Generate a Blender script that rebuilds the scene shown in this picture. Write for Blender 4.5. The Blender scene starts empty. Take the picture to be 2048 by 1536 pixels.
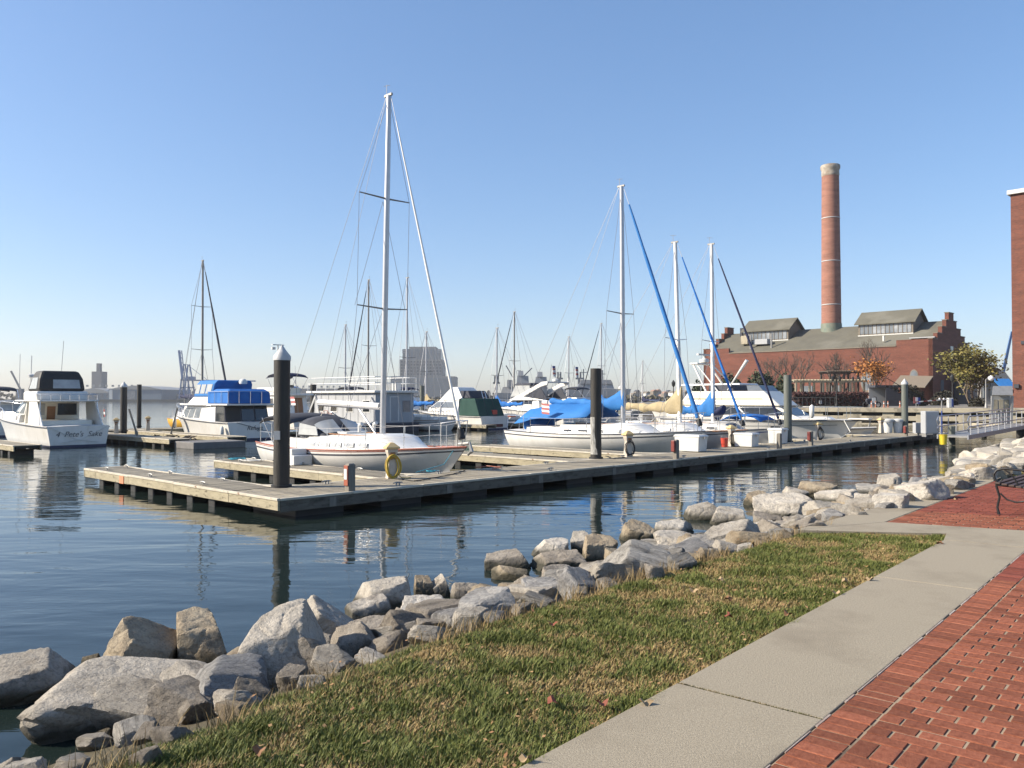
import bpy, bmesh, math, random
import numpy as np
from mathutils import Vector, Matrix, noise
random.seed(7); np.random.seed(7)
R = math.radians
SC = bpy.context.scene
COL = SC.collection
# ------------------------------------------------------------------ camera, sky, sun, exposure
HC = 2.35                     # camera above the water (z = 0)
FPX = 1640.0                  # focal length in photograph pixels (2048 wide)
PITCH = math.atan(29.0/FPX)
cam = bpy.data.cameras.new('camera'); cam.sensor_width = 36.0; cam.lens = 36.0*FPX/2048.0
cam.clip_start = 0.05; cam.clip_end = 6000
camo = bpy.data.objects.new('camera', cam); COL.objects.link(camo)
camo.location = (0, 0, HC); camo.rotation_euler = (R(90)+PITCH, 0, 0)
SC.camera = camo
SUN_EL = 31.0
SUN_AZ = R(-95)                                # compass angle from +Y towards +X, to the sun (left)
w = bpy.data.worlds.new('World'); SC.world = w; w.use_nodes = True
nt = w.node_tree; nt.nodes.clear()
sky = nt.nodes.new('ShaderNodeTexSky'); sky.sky_type = 'NISHITA'; sky.sun_disc = False
sky.sun_elevation = R(SUN_EL); sky.sun_rotation = SUN_AZ
sky.altitude = 0; sky.air_density = 1.0; sky.dust_density = 0.8; sky.ozone_density = 4.2
bg = nt.nodes.new('ShaderNodeBackground'); bg.inputs[1].default_value = 0.15
out = nt.nodes.new('ShaderNodeOutputWorld')
gm = nt.nodes.new('ShaderNodeGamma'); gm.inputs['Gamma'].default_value = .72      # evens out the whole sky's range
hs_ = nt.nodes.new('ShaderNodeHueSaturation'); hs_.inputs['Saturation'].default_value = 1.22
nt.links.new(sky.outputs[0], gm.inputs[0]); nt.links.new(gm.outputs[0], hs_.inputs['Color']); 
wb = nt.nodes.new('ShaderNodeMix'); wb.data_type = 'RGBA'; wb.blend_type = 'MULTIPLY'; wb.inputs['Factor'].default_value = 1; wb.inputs['B'].default_value = (1.045,1.0,1.05,1)   # white balance
nt.links.new(hs_.outputs[0], wb.inputs['A']); nt.links.new(wb.outputs['Result'], bg.inputs[0]); nt.links.new(bg.outputs[0], out.inputs[0])
sl = bpy.data.lights.new('sun', 'SUN'); sl.energy = 4.7; sl.angle = R(0.53); sl.color = (1.0, 0.90, 0.75)
slo = bpy.data.objects.new('sun', sl); COL.objects.link(slo)
sdir = Vector((math.sin(SUN_AZ)*math.cos(R(SUN_EL)), math.cos(SUN_AZ)*math.cos(R(SUN_EL)), math.sin(R(SUN_EL))))
slo.rotation_euler = sdir.to_track_quat('Z', 'Y').to_euler()
slo.location = (-20, -10, 30)
SC.view_settings.view_transform = 'Standard'; SC.view_settings.look = 'None'
SC.view_settings.exposure = 0.9; SC.view_settings.gamma = 1.0; SC.view_settings.use_curve_mapping = False
SC.render.engine = 'CYCLES'
SC.cycles.use_denoising = True
SC.cycles.max_bounces = 6; SC.cycles.volume_bounces = 0
SC.cycles.caustics_reflective = False; SC.cycles.caustics_refractive = False

# ------------------------------------------------------------------ coordinates
cp, sp = math.cos(PITCH), math.sin(PITCH)
def ray(px, py):
    x, y = (px-1024)/FPX, (768-py)/FPX
    return Vector((x, cp - y*sp, sp + y*cp))
def at(px, py, Y):                      # point seen at a photograph pixel, at depth Y
    d = ray(px, py); k = Y/d.y
    return Vector((d.x*k, Y, HC + d.z*k))
def onz(px, py, z):                     # point seen at a pixel on the level z
    d = ray(px, py); k = (z-HC)/d.z
    return Vector((d.x*k, d.y*k, z))
GA = R(43.5)                            # the marina grid: u along the main dock, v out from the shore
UX, UY = math.sin(GA), math.cos(GA)
VX, VY = -UY, UX
def W(u, v, z=0.0): return Vector((u*UX+v*VX, u*UY+v*VY, z))
def UV(p): return (p[0]*UX+p[1]*UY, p[0]*VX+p[1]*VY)
RZU = math.atan2(UY, UX)                # local +x along u
RZV = math.atan2(VY, VX)                # local +x along v
PA = R(40.3)                            # the paving grid: p along the walk, q towards the water
def PQ(p, q, z=0.0): return Vector((p*math.sin(PA)-q*math.cos(PA), p*math.cos(PA)+q*math.sin(PA), z))
def toPQ(v): return (v[0]*math.sin(PA)+v[1]*math.cos(PA), -v[0]*math.cos(PA)+v[1]*math.sin(PA))
RZP = math.atan2(math.cos(PA), math.sin(PA))

# ------------------------------------------------------------------ mesh helpers
class MB:
    def __init__(s): s.v = []; s.f = []
    def add(s, vs, fs, M=None):
        o = len(s.v)
        if M is not None: vs = [M @ Vector(v) for v in vs]
        s.v += [tuple(v) for v in vs]; s.f += [tuple(i+o for i in f) for f in fs]; return s
    def box(s, c, d, rz=0, M=None):
        x, y, z = d[0]/2, d[1]/2, d[2]/2
        ca, sa = math.cos(rz), math.sin(rz)
        vs = [(c[0]+a*x*ca-b*y*sa, c[1]+a*x*sa+b*y*ca, c[2]+e*z) for e in (-1, 1) for a, b in ((-1,-1),(1,-1),(1,1),(-1,1))]
        return s.add(vs, [(3,2,1,0),(4,5,6,7),(0,1,5,4),(1,2,6,5),(2,3,7,6),(3,0,4,7)], M)
    def beam(s, a, b, w, h=None, up=(0,0,1)):
        a, b = Vector(a), Vector(b); h = h or w
        d = (b-a).normalized(); up = Vector(up)
        if abs(d.dot(up)) > .98: up = Vector((1,0,0))
        r = d.cross(up).normalized(); u2 = r.cross(d)
        vs = [p + r*(i*w/2) + u2*(j*h/2) for p in (a, b) for i, j in ((-1,-1),(1,-1),(1,1),(-1,1))]
        return s.add(vs, [(0,1,2,3),(7,6,5,4),(4,5,1,0),(5,6,2,1),(6,7,3,2),(7,4,0,3)])
    def tube(s, pts, r, n=8, cap=True):
        pts = [Vector(p) for p in pts]; k = len(pts)
        rs = r if isinstance(r, (list, tuple)) else [r]*k
        rings = []; ref = None
        for i, p in enumerate(pts):
            d = (pts[min(i+1, k-1)]-pts[max(i-1, 0)]).normalized()
            if ref is None: ref = Vector((0,0,1)) if abs(d.z) < .9 else Vector((1,0,0))
            a = d.cross(ref).normalized(); b = a.cross(d).normalized(); ref = b
            rings.append([p + a*(math.cos(2*math.pi*j/n)*rs[i]) + b*(math.sin(2*math.pi*j/n)*rs[i]) for j in range(n)])
        return s.loft(rings, cap)
    def loft(s, rings, cap=True, closed=True):
        n = len(rings[0]); vs = [p for r in rings for p in r]; fs = []
        for i in range(len(rings)-1):
            for j in range(n if closed else n-1):
                a, b = i*n+j, i*n+(j+1) % n
                fs.append((a, b, b+n, a+n))
        if cap and closed:
            fs.append(tuple(range(n-1, -1, -1))); fs.append(tuple((len(rings)-1)*n+j for j in range(n)))
        return s.add(vs, fs)
    def lathe(s, prof, c=(0,0,0), n=16):
        return s.loft([[(c[0]+r*math.cos(2*math.pi*j/n), c[1]+r*math.sin(2*math.pi*j/n), c[2]+z) for j in range(n)] for r, z in prof])
    def prism(s, poly, lo, hi, axis='y'):
        def P(a, b, t): return {'y': (a, t, b), 'x': (t, a, b), 'z': (a, b, t)}[axis]
        return s.loft([[P(a, b, lo) for a, b in poly], [P(a, b, hi) for a, b in poly]])
    def plate(s, c4, th):                # a thin plate from four corners, th thick outward
        c4 = [Vector(c) for c in c4]
        n = (c4[1]-c4[0]).cross(c4[3]-c4[0]).normalized()*th
        return s.loft([[c - n*.2 for c in c4], [c + n for c in c4]])
    def mesh(s, name, mat, smooth=None):
        me = bpy.data.meshes.new(name); me.from_pydata(s.v, [], s.f)
        bm = bmesh.new(); bm.from_mesh(me); bmesh.ops.recalc_face_normals(bm, faces=bm.faces); bm.to_mesh(me); bm.free()
        if smooth is not None:
            for p in me.polygons: p.use_smooth = True
            me.set_sharp_from_angle(angle=R(smooth))
        if mat: me.materials.append(mat)
        return me
    def build(s, name, mat, parent=None, smooth=None, bevel=0, loc=None, rz=0):
        o = bpy.data.objects.new(name, s.mesh(name, mat, smooth)); COL.objects.link(o)
        if parent: o.parent = parent
        if loc is not None: o.location = loc
        if rz: o.rotation_euler = (0, 0, rz)
        if bevel:
            b = o.modifiers.new('bevel', 'BEVEL'); b.width = bevel; b.segments = 2; b.limit_method = 'ANGLE'; b.angle_limit = R(40)
        return o
def obj(name, me, parent=None, loc=None, rz=0):
    o = bpy.data.objects.new(name, me); COL.objects.link(o)
    if parent: o.parent = parent
    if loc is not None: o.location = loc
    if rz: o.rotation_euler = (0, 0, rz)
    return o
def tag(o, label, cat, group=None):
    o['label'] = label; o['category'] = cat
    if group: o['group'] = group
    return o
def thing(name, label, cat, loc=(0,0,0), rz=0, group=None):
    o = bpy.data.objects.new(name, None); COL.objects.link(o); o.empty_display_size = .3
    o.location = loc; o.rotation_euler = (0, 0, rz)
    return tag(o, label, cat, group)
def kind(o, k, label=None):
    o['kind'] = k
    if label: o['label'] = label
    return o
def dup(root, loc, rz=None, label=None, group=None, sc=None):
    r = root.copy(); COL.objects.link(r); r.location = loc
    if rz is not None: r.rotation_euler = (0, 0, rz)
    if sc: r.scale = (sc, sc, sc)
    if label: r['label'] = label
    if group: r['group'] = group
    for ch in root.children:
        c = ch.copy(); COL.objects.link(c); c.parent = r
        for g in ch.children:
            d = g.copy(); COL.objects.link(d); d.parent = c
    return r
def lerp(a, b, t): return a + (b-a)*t
def ss(a, b, x):
    t = min(1, max(0, (x-a)/(b-a))); return t*t*(3-2*t)

# ------------------------------------------------------------------ materials
def pm(name, c, c2=None, scale=4.0, rough=.6, rough2=None, metal=0.0, bump=0.0, bscale=None, coat=0.0, rnd=0.0, stretch=None, detail=6, spec=.5, c3=None, c3scale=1.0, c3lo=.52, c3hi=.62, isl=False):
    m = bpy.data.materials.new(name); m.use_nodes = True
    n, l = m.node_tree.nodes, m.node_tree.links
    b = n['Principled BSDF']
    b.inputs['Base Color'].default_value = (*c, 1); b.inputs['Roughness'].default_value = rough
    b.inputs['Metallic'].default_value = metal; b.inputs['Coat Weight'].default_value = coat
    b.inputs['Coat Roughness'].default_value = .08
    b.inputs['Specular IOR Level'].default_value = spec
    tc = n.new('ShaderNodeTexCoord'); vec = tc.outputs['Object']
    if stretch:
        mp = n.new('ShaderNodeMapping'); mp.inputs['Scale'].default_value = stretch
        l.new(vec, mp.inputs[0]); vec = mp.outputs[0]
    colo = None
    def ns(sc, det=detail):
        t = n.new('ShaderNodeTexNoise'); t.inputs['Scale'].default_value = sc; t.inputs['Detail'].default_value = det
        t.inputs['Roughness'].default_value = .62
        l.new(vec, t.inputs['Vector']); return t
    if c2:
        t = ns(scale); rp = n.new('ShaderNodeValToRGB')
        rp.color_ramp.elements[0].position = .33; rp.color_ramp.elements[1].position = .68
        rp.color_ramp.elements[0].color = (*c, 1); rp.color_ramp.elements[1].color = (*c2, 1)
        l.new(t.outputs['Fac'], rp.inputs[0]); colo = rp.outputs[0]
        if rough2 is not None:
            mr = n.new('ShaderNodeMapRange'); mr.inputs['To Min'].default_value = rough; mr.inputs['To Max'].default_value = rough2
            mr.inputs['From Min'].default_value = .35; mr.inputs['From Max'].default_value = .65
            l.new(t.outputs['Fac'], mr.inputs[0]); l.new(mr.outputs[0], b.inputs['Roughness'])
    if c3:
        t = ns(c3scale); rp = n.new('ShaderNodeValToRGB')
        rp.color_ramp.elements[0].position = c3lo; rp.color_ramp.elements[1].position = c3hi
        rp.color_ramp.elements[0].color = (0,0,0,1); rp.color_ramp.elements[1].color = (1,1,1,1)
        l.new(t.outputs['Fac'], rp.inputs[0])
        mx = n.new('ShaderNodeMix'); mx.data_type = 'RGBA'; mx.inputs['B'].default_value = (*c3, 1)
        if colo: l.new(colo, mx.inputs['A'])
        else: mx.inputs['A'].default_value = (*c, 1)
        l.new(rp.outputs[0], mx.inputs['Factor']); colo = mx.outputs['Result']
    if rnd:
        if isl:
            gi = n.new('ShaderNodeNewGeometry'); ro = gi.outputs['Random Per Island']
        else:
            oi = n.new('ShaderNodeObjectInfo'); ro = oi.outputs['Random']
        mr = n.new('ShaderNodeMapRange'); mr.inputs['To Min'].default_value = 1-rnd; mr.inputs['To Max'].default_value = 1+rnd
        l.new(ro, mr.inputs[0])
        hs = n.new('ShaderNodeHueSaturation'); l.new(mr.outputs[0], hs.inputs['Value'])
        if colo: l.new(colo, hs.inputs['Color'])
        else: hs.inputs['Color'].default_value = (*c, 1)
        colo = hs.outputs[0]
    if colo: l.new(colo, b.inputs['Base Color'])
    if bump:
        t = ns(bscale or scale*3, 8); bp = n.new('ShaderNodeBump'); bp.inputs['Strength'].default_value = 1.0
        bp.inputs['Distance'].default_value = bump
        l.new(t.outputs['Fac'], bp.inputs['Height']); l.new(bp.outputs[0], b.inputs['Normal'])
    return m
M = {}
M['gel'] = pm('gelcoat_white', (.72,.70,.66), (.64,.62,.57), 1.5, rough=.32, coat=.25, c3=(.50,.46,.38), c3scale=2.2, c3lo=.60, c3hi=.80, stretch=(1.5,1.5,.5))
M['gelgrey'] = pm('gelcoat_pale_grey', (.62,.62,.60), (.56,.56,.54), 2, rough=.3, coat=.2)
M['cream'] = pm('gelcoat_cream', (.76,.72,.62), (.70,.66,.56), 2, rough=.35, coat=.2)
M['deck'] = pm('deck_nonskid', (.70,.69,.66), (.62,.61,.58), 5, rough=.7)
M['blue'] = pm('canvas_blue', (.010,.115,.40), (.014,.15,.46), 2.5, rough=.85, bump=.02, bscale=3)
M['bluelt'] = pm('canvas_light_blue', (.014,.13,.38), (.02,.16,.43), 2.0, rough=.8, bump=.02, bscale=3)
M['navy'] = pm('canvas_navy', (.012,.016,.05), (.02,.026,.07), 3, rough=.85, bump=.015, bscale=4)
M['charcoal'] = pm('canvas_charcoal', (.035,.038,.05), (.05,.054,.068), 3, rough=.85, bump=.015, bscale=4)
M['tan'] = pm('canvas_tan', (.36,.29,.165), (.43,.35,.21), 3, rough=.9, bump=.03, bscale=5)
M['green'] = pm('canvas_green', (.008,.045,.035), (.014,.06,.045), 3, rough=.85, bump=.01, bscale=4)
M['black'] = pm('black_rubber', (.012,.012,.013), (.02,.02,.02), 4, rough=.65)
M['alu'] = pm('aluminium_spar', (.50,.50,.51), (.44,.44,.45), 3, rough=.38, metal=.75)
M['alud'] = pm('dark_spar', (.20,.19,.18), (.26,.25,.23), 3, rough=.5, metal=.3)
M['whitespar'] = pm('white_painted_spar', (.78,.77,.74), (.72,.71,.68), 3, rough=.35)
M['steel'] = pm('stainless_tube', (.70,.70,.70), rough=.25, metal=1)
M['wire'] = pm('rigging_wire', (.30,.30,.31), rough=.45, metal=.6)
M['glass'] = pm('dark_glass', (.015,.018,.02), rough=.06, spec=.8)
M['vinyl'] = pm('clear_vinyl_window', (.42,.43,.42), (.30,.31,.31), 2, rough=.2)
M['teak'] = pm('teak', (.22,.10,.04), (.30,.15,.07), 4, rough=.6)
M['redtrim'] = pm('red_brown_trim', (.27,.07,.035), (.33,.09,.05), 4, rough=.5)
M['stripe_dk'] = pm('dark_stripe', (.05,.055,.07), rough=.4)
M['stripe_bl'] = pm('blue_stripe', (.03,.06,.22), rough=.4)
M['boot'] = pm('bottom_paint', (.02,.03,.07), (.03,.04,.09), 3, rough=.7)
M['bootred'] = pm('bottom_paint_red', (.16,.04,.03), (.10,.04,.03), 3, rough=.8)
M['yellow'] = pm('yellow_hull_paint', (.72,.40,.03), (.65,.34,.02), 3, rough=.4)
M['red'] = pm('red_paint', (.20,.032,.025), (.16,.028,.02), 3, rough=.5)
M['redfl'] = pm('bright_red_plastic', (.50,.06,.035), rough=.45)
M['white'] = pm('white_plastic', (.62,.62,.60), (.54,.54,.51), 4, rough=.45)
M['cap'] = pm('white_pile_cap', (.50,.50,.49), (.42,.42,.41), 9, rough=.5)
M['yelrope'] = pm('yellow_hose', (.42,.28,.03), (.52,.37,.06), 8, rough=.55)
M['rope'] = pm('white_rope', (.62,.60,.54), rough=.9)
M['ropebl'] = pm('teal_rope', (.03,.22,.30), rough=.9)
M['pedtan'] = pm('pedestal_tan_hood', (.55,.38,.16), (.62,.45,.22), 6, rough=.6)
M['pedgrey'] = pm('pedestal_body', (.52,.47,.40), (.42,.37,.30), 7, rough=.7)
M['pile'] = pm('dark_timber_pile', (.016,.014,.011), (.032,.028,.022), 3, rough=.6, stretch=(3,3,.5), bump=.01, bscale=10)
M['pilegrn'] = pm('grey_green_pile', (.09,.10,.085), (.14,.15,.13), 3, rough=.65, stretch=(3,3,.4), bump=.008, bscale=10)
M['guano'] = pm('guano_streaks', (.45,.45,.42), (.12,.11,.1), 8, rough=.9, stretch=(3,3,.7))
M['plank'] = pm('weathered_deck_plank', (.20,.172,.125), (.31,.275,.205), 4, rough=.85, rnd=.22, stretch=(9,1.2,9), bump=.006, bscale=8, c3=(.15,.13,.10), c3scale=1.6)
M['plank_isl'] = pm('weathered_planks', (.20,.172,.125), (.31,.275,.205), 4, rough=.85, rnd=.22, stretch=(3,3,3), bump=.006, bscale=8, isl=True)
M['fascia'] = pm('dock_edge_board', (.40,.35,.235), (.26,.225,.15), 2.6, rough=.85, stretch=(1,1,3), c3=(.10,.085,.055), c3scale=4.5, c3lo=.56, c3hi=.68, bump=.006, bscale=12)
M['fascia_shaded'] = pm('dock_front_board_shaded', (.15,.13,.10), (.10,.088,.068), 2.2, rough=.85, stretch=(1,1,3), c3=(.055,.048,.035), c3scale=3, c3lo=.5, c3hi=.66, bump=.006, bscale=12)  # edge board darkened: the front face's shade is put into its colour
M['lip'] = pm('dock_rub_strip', (.56,.51,.41), (.44,.39,.30), 3, rough=.75, c3=(.25,.16,.10), c3scale=5, c3lo=.6, c3hi=.7)
M['float'] = pm('black_dock_float', (.008,.008,.008), (.015,.015,.014), 3, rough=.6)
M['postwood'] = pm('grey_post_wood', (.16,.14,.115), (.22,.20,.165), 5, rough=.8, stretch=(4,4,1))
M['conc'] = pm('walk_concrete', (.225,.190,.135), (.365,.315,.23), 80, rough=.93, bump=.005, bscale=130, c3=(.20,.165,.115), c3scale=1.1, c3lo=.50, c3hi=.74, detail=10)
M['quay'] = pm('quay_concrete', (.40,.355,.26), (.32,.28,.205), 1.2, rough=.9, c3=(.19,.17,.13), c3scale=.7, bump=.01, bscale=8)
M['quaydark'] = pm('quay_shadow_gap', (.03,.028,.025), (.045,.04,.035), 2, rough=.9)
M['brick'] = pm('paving_brick', (.18,.056,.030), (.265,.096,.054), 30, rough=.92, rnd=.28, bump=.005, bscale=80, c3=(.105,.038,.028), c3scale=5, c3lo=.50, c3hi=.68, spec=.2)
M['brick_isl'] = pm('paving_bricks', (.165,.042,.028), (.235,.072,.046), 30, rough=.92, rnd=.24, bump=.004, bscale=70, isl=True, spec=.2)
M['mortar'] = pm('paving_joint_sand', (.26,.19,.12), (.36,.28,.19), 6, rough=.95, c3=(.08,.055,.035), c3scale=1.6, c3lo=.48, c3hi=.62)
M['effl'] = pm('white_joint_efflorescence', (.42,.37,.33), (.24,.17,.13), 9, rough=.95)
M['soil'] = pm('turf_soil', (.085,.066,.034), (.055,.048,.024), 5, rough=1, c3=(.12,.09,.045), c3scale=1.1, bump=.02, bscale=25)
M['iron'] = pm('black_cast_iron', (.014,.014,.015), (.025,.023,.022), 10, rough=.45, metal=.3)
M['slat'] = pm('dark_brown_slat', (.045,.025,.02), (.065,.04,.03), 6, rough=.6)
M['galv'] = pm('galvanised_metal', (.34,.335,.32), (.27,.265,.25), 4, rough=.5, metal=.35)
M['cab'] = pm('grey_cabinet', (.36,.37,.38), (.32,.33,.34), 2, rough=.55)
M['lamp'] = pm('lamp_post_black', (.018,.02,.02), rough=.5)
M['globe'] = pm('white_globe', (.8,.8,.8), rough=.3)
M['bark'] = pm('grey_brown_bark', (.055,.042,.032), (.11,.088,.07), 6, rough=.9)
M['barkpale'] = pm('pale_bark', (.25,.20,.15), (.16,.125,.09), 5, rough=.9)
M['shingle'] = pm('roof_shingle_greyish_green', (.128,.120,.090), (.098,.093,.072), .5, rough=.9, rnd=0, c3=(.15,.142,.112), c3scale=.15)
M['siding'] = pm('brown_siding', (.16,.135,.105), (.20,.17,.13), 2, rough=.8, stretch=(6,6,1))
M['copper'] = pm('verdigris_flashing', (.11,.15,.12), (.20,.20,.15), 1.5, rough=.7)
M['pane'] = pm('grey_window_pane', (.10,.12,.14), (.20,.22,.24), .7, rough=.15)
M['panew'] = pm('pale_window_pane', (.34,.36,.38), (.16,.18,.20), .9, rough=.25)
M['paleflag'] = pm('flag_white', (.70,.68,.66), rough=.9)
M['flagred'] = pm('flag_red', (.38,.13,.12), rough=.9)
M['flagblue'] = pm('flag_blue', (.03,.05,.22), rough=.9)
M['orange'] = pm('orange_plastic', (.42,.17,.10), rough=.6)
M['grey_house'] = pm('houseboat_grey_panel', (.40,.41,.42), (.34,.35,.36), 1.2, rough=.6, stretch=(2,2,.4))
def brickwall(name, c1, c2, mort, scale, bands=None, blotch=None):
    m = bpy.data.materials.new(name); m.use_nodes = True
    n, l = m.node_tree.nodes, m.node_tree.links; b = n['Principled BSDF']; b.inputs['Roughness'].default_value = .9
    tc = n.new('ShaderNodeTexCoord'); mp = n.new('ShaderNodeMapping')
    sx = n.new('ShaderNodeSeparateXYZ'); l.new(tc.outputs['Object'], sx.inputs[0])
    ad = n.new('ShaderNodeMath'); ad.operation = 'ADD'; l.new(sx.outputs[0], ad.inputs[0]); l.new(sx.outputs[1], ad.inputs[1])
    cx = n.new('ShaderNodeCombineXYZ'); l.new(ad.outputs[0], cx.inputs[0]); l.new(sx.outputs[2], cx.inputs[1])
    br = n.new('ShaderNodeTexBrick'); l.new(cx.outputs[0], br.inputs['Vector'])
    br.inputs['Scale'].default_value = scale; br.inputs['Brick Width'].default_value = .22; br.inputs['Row Height'].default_value = .075
    br.inputs['Mortar Size'].default_value = .008
    br.inputs['Color1'].default_value = (*c1,1); br.inputs['Color2'].default_value = (*c2,1); br.inputs['Mortar'].default_value = (*mort,1)
    t = n.new('ShaderNodeTexNoise'); t.inputs['Scale'].default_value = .55; t.inputs['Detail'].default_value = 8; t.inputs['Roughness'].default_value = .7
    mp.inputs['Scale'].default_value = (.5,.5,3.0); l.new(tc.outputs['Object'], mp.inputs[0]); l.new(mp.outputs[0], t.inputs['Vector'])
    mr = n.new('ShaderNodeMapRange'); mr.inputs['From Min'].default_value = .3; mr.inputs['From Max'].default_value = .7
    mr.inputs['To Min'].default_value = .72; mr.inputs['To Max'].default_value = 1.3; l.new(t.outputs['Fac'], mr.inputs[0])
    hs = n.new('ShaderNodeHueSaturation'); l.new(mr.outputs[0], hs.inputs['Value']); l.new(br.outputs['Color'], hs.inputs['Color'])
    colo = hs.outputs[0]
    if blotch:
        t2 = n.new('ShaderNodeTexNoise'); t2.inputs['Scale'].default_value = .35; t2.inputs['Detail'].default_value = 7
        l.new(tc.outputs['Object'], t2.inputs['Vector'])
        rp = n.new('ShaderNodeValToRGB'); rp.color_ramp.elements[0].position = .64; rp.color_ramp.elements[1].position = .72
        l.new(t2.outputs['Fac'], rp.inputs[0])
        mx = n.new('ShaderNodeMix'); mx.data_type = 'RGBA'; mx.inputs['B'].default_value = (*blotch,1)
        l.new(rp.outputs[0], mx.inputs['Factor']); l.new(colo, mx.inputs['A']); colo = mx.outputs['Result']
    l.new(colo, b.inputs['Base Color']); return m
M['bwall'] = brickwall('red_brick_wall', (.165,.047,.029), (.115,.034,.023), (.14,.08,.055), 1.0)
M['bchim'] = brickwall('chimney_brick', (.29,.122,.083), (.235,.095,.065), (.26,.17,.13), 1.0, blotch=(.36,.22,.165))
M['bware'] = brickwall('warehouse_brick', (.18,.054,.032), (.11,.036,.025), (.155,.09,.065), 1.0)
# ------------------------------------------------------------------ water
def water_mat():
    m = bpy.data.materials.new('harbour_water'); m.use_nodes = True
    n, l = m.node_tree.nodes, m.node_tree.links; b = n['Principled BSDF']
    b.inputs['Base Color'].default_value = (.012,.020,.018,1); b.inputs['Roughness'].default_value = .02
    b.inputs['IOR'].default_value = 1.333
    tc = n.new('ShaderNodeTexCoord')
    def wave(sc, rot, st, dist, det=3.0):
        mp = n.new('ShaderNodeMapping'); mp.inputs['Rotation'].default_value = (0,0,rot); mp.inputs['Scale'].default_value = st
        l.new(tc.outputs['Object'], mp.inputs[0])
        t = n.new('ShaderNodeTexNoise'); t.inputs['Scale'].default_value = sc; t.inputs['Detail'].default_value = det
        t.inputs['Roughness'].default_value = .5; t.inputs['Distortion'].default_value = .4
        l.new(mp.outputs[0], t.inputs['Vector'])
        mu = n.new('ShaderNodeMath'); mu.operation = 'MULTIPLY'; mu.inputs[1].default_value = dist; l.new(t.outputs['Fac'], mu.inputs[0])
        return mu.outputs[0]
    a = wave(1.1, .25, (.35,1.0,1), .023, 2)
    c = wave(4.2, -.1, (.45,1.0,1), .0075, 3)
    # calm and ruffled patches
    pt = n.new('ShaderNodeTexNoise'); pt.inputs['Scale'].default_value = .11; pt.inputs['Detail'].default_value = 3
    l.new(tc.outputs['Object'], pt.inputs['Vector'])
    mr = n.new('ShaderNodeMapRange'); mr.inputs['From Min'].default_value = .38; mr.inputs['From Max'].default_value = .62
    mr.inputs['To Min'].default_value = .30; mr.inputs['To Max'].default_value = 1.1; l.new(pt.outputs['Fac'], mr.inputs[0])
    mu = n.new('ShaderNodeMath'); mu.operation = 'MULTIPLY'; l.new(c, mu.inputs[0]); l.new(mr.outputs[0], mu.inputs[1])
    ad = n.new('ShaderNodeMath'); ad.operation = 'ADD'; l.new(a, ad.inputs[0]); l.new(mu.outputs[0], ad.inputs[1])
    bp = n.new('ShaderNodeBump'); bp.inputs['Strength'].default_value = 1; bp.inputs['Distance'].default_value = 1.0
    l.new(ad.outputs[0], bp.inputs['Height']); l.new(bp.outputs[0], b.inputs['Normal'])
    return m
M['water'] = water_mat()
kind(MB().add([(-1450,-60,0),(1450,-60,0),(1450,1450,0),(-1450,1450,0)], [(0,1,2,3)]).build('water', M['water']), 'structure')

# ------------------------------------------------------------------ near bank
def vedge(u):                            # v where the turf ends and the stones begin
    return 4.35 + .012*u + 2.4*ss(22, 38, u) - 9*ss(37, 54, u) - .6*(1-ss(0, 5, u))
def bank(u, v):
    e = vedge(u)
    z = .655
    if v > e-.1: z = lerp(.655, .05, min(1, (v-e+.1)/1.9))
    if v > e+1.8: z = lerp(.05, -.95, min(1, (v-e-1.8)/1.2))
    return z
def bankp(p): return bank(*UV(p))
mb = MB(); us = [-60,-40,-25,-15,-10]+[-8+.5*i for i in range(140)]; ds = [-70,-40,-20,-10,-6,-4,-3,-2,-1,-.6,-.2,.2,.6,1.0,1.5,2.0,2.5,3.2]
for u in us:
    for d in ds:
        v = vedge(u)+d; z = bank(u, v)
        if -.6 < d < 3: z += .05*noise.noise(Vector((u*1.3, v*1.3, 0)))
        if d > 3: z = -1.5
        mb.v.append(tuple(W(u, v, z)))
nd = len(ds)
for i in range(len(us)-1):
    for j in range(nd-1): mb.f.append((i*nd+j, (i+1)*nd+j, (i+1)*nd+j+1, i*nd+j+1))
kind(mb.build('ground', M['soil'], smooth=60), 'structure')

# ------------------------------------------------------------------ walk slabs and brick paving
ZW = .70
def slab(name, pts, mat, z=ZW, th=.14, parent=None, bevel=.005):
    return MB().loft([[(p[0],p[1],z-th) for p in pts], [(p[0],p[1],z) for p in pts]]).build(name, mat, parent, bevel=bevel)
walk = slab('walk', [PQ(-3.2,1.53), PQ(-3.2,2.37), PQ(11.4,2.37), PQ(11.4,1.53)], M['soil'], ZW-.09, .1, bevel=0); kind(walk, 'structure')
js = [-3.2, .55, 4.28, 8.02, 10.62]
for a, b in zip(js, js[1:]):
    slab('concrete_slab', [PQ(a+.007,1.53), PQ(a+.007,2.37+.004*math.sin(a)), PQ(b-.007,2.37+.004*math.sin(b)), PQ(b-.007,1.53)], M['conc'], parent=walk)
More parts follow.
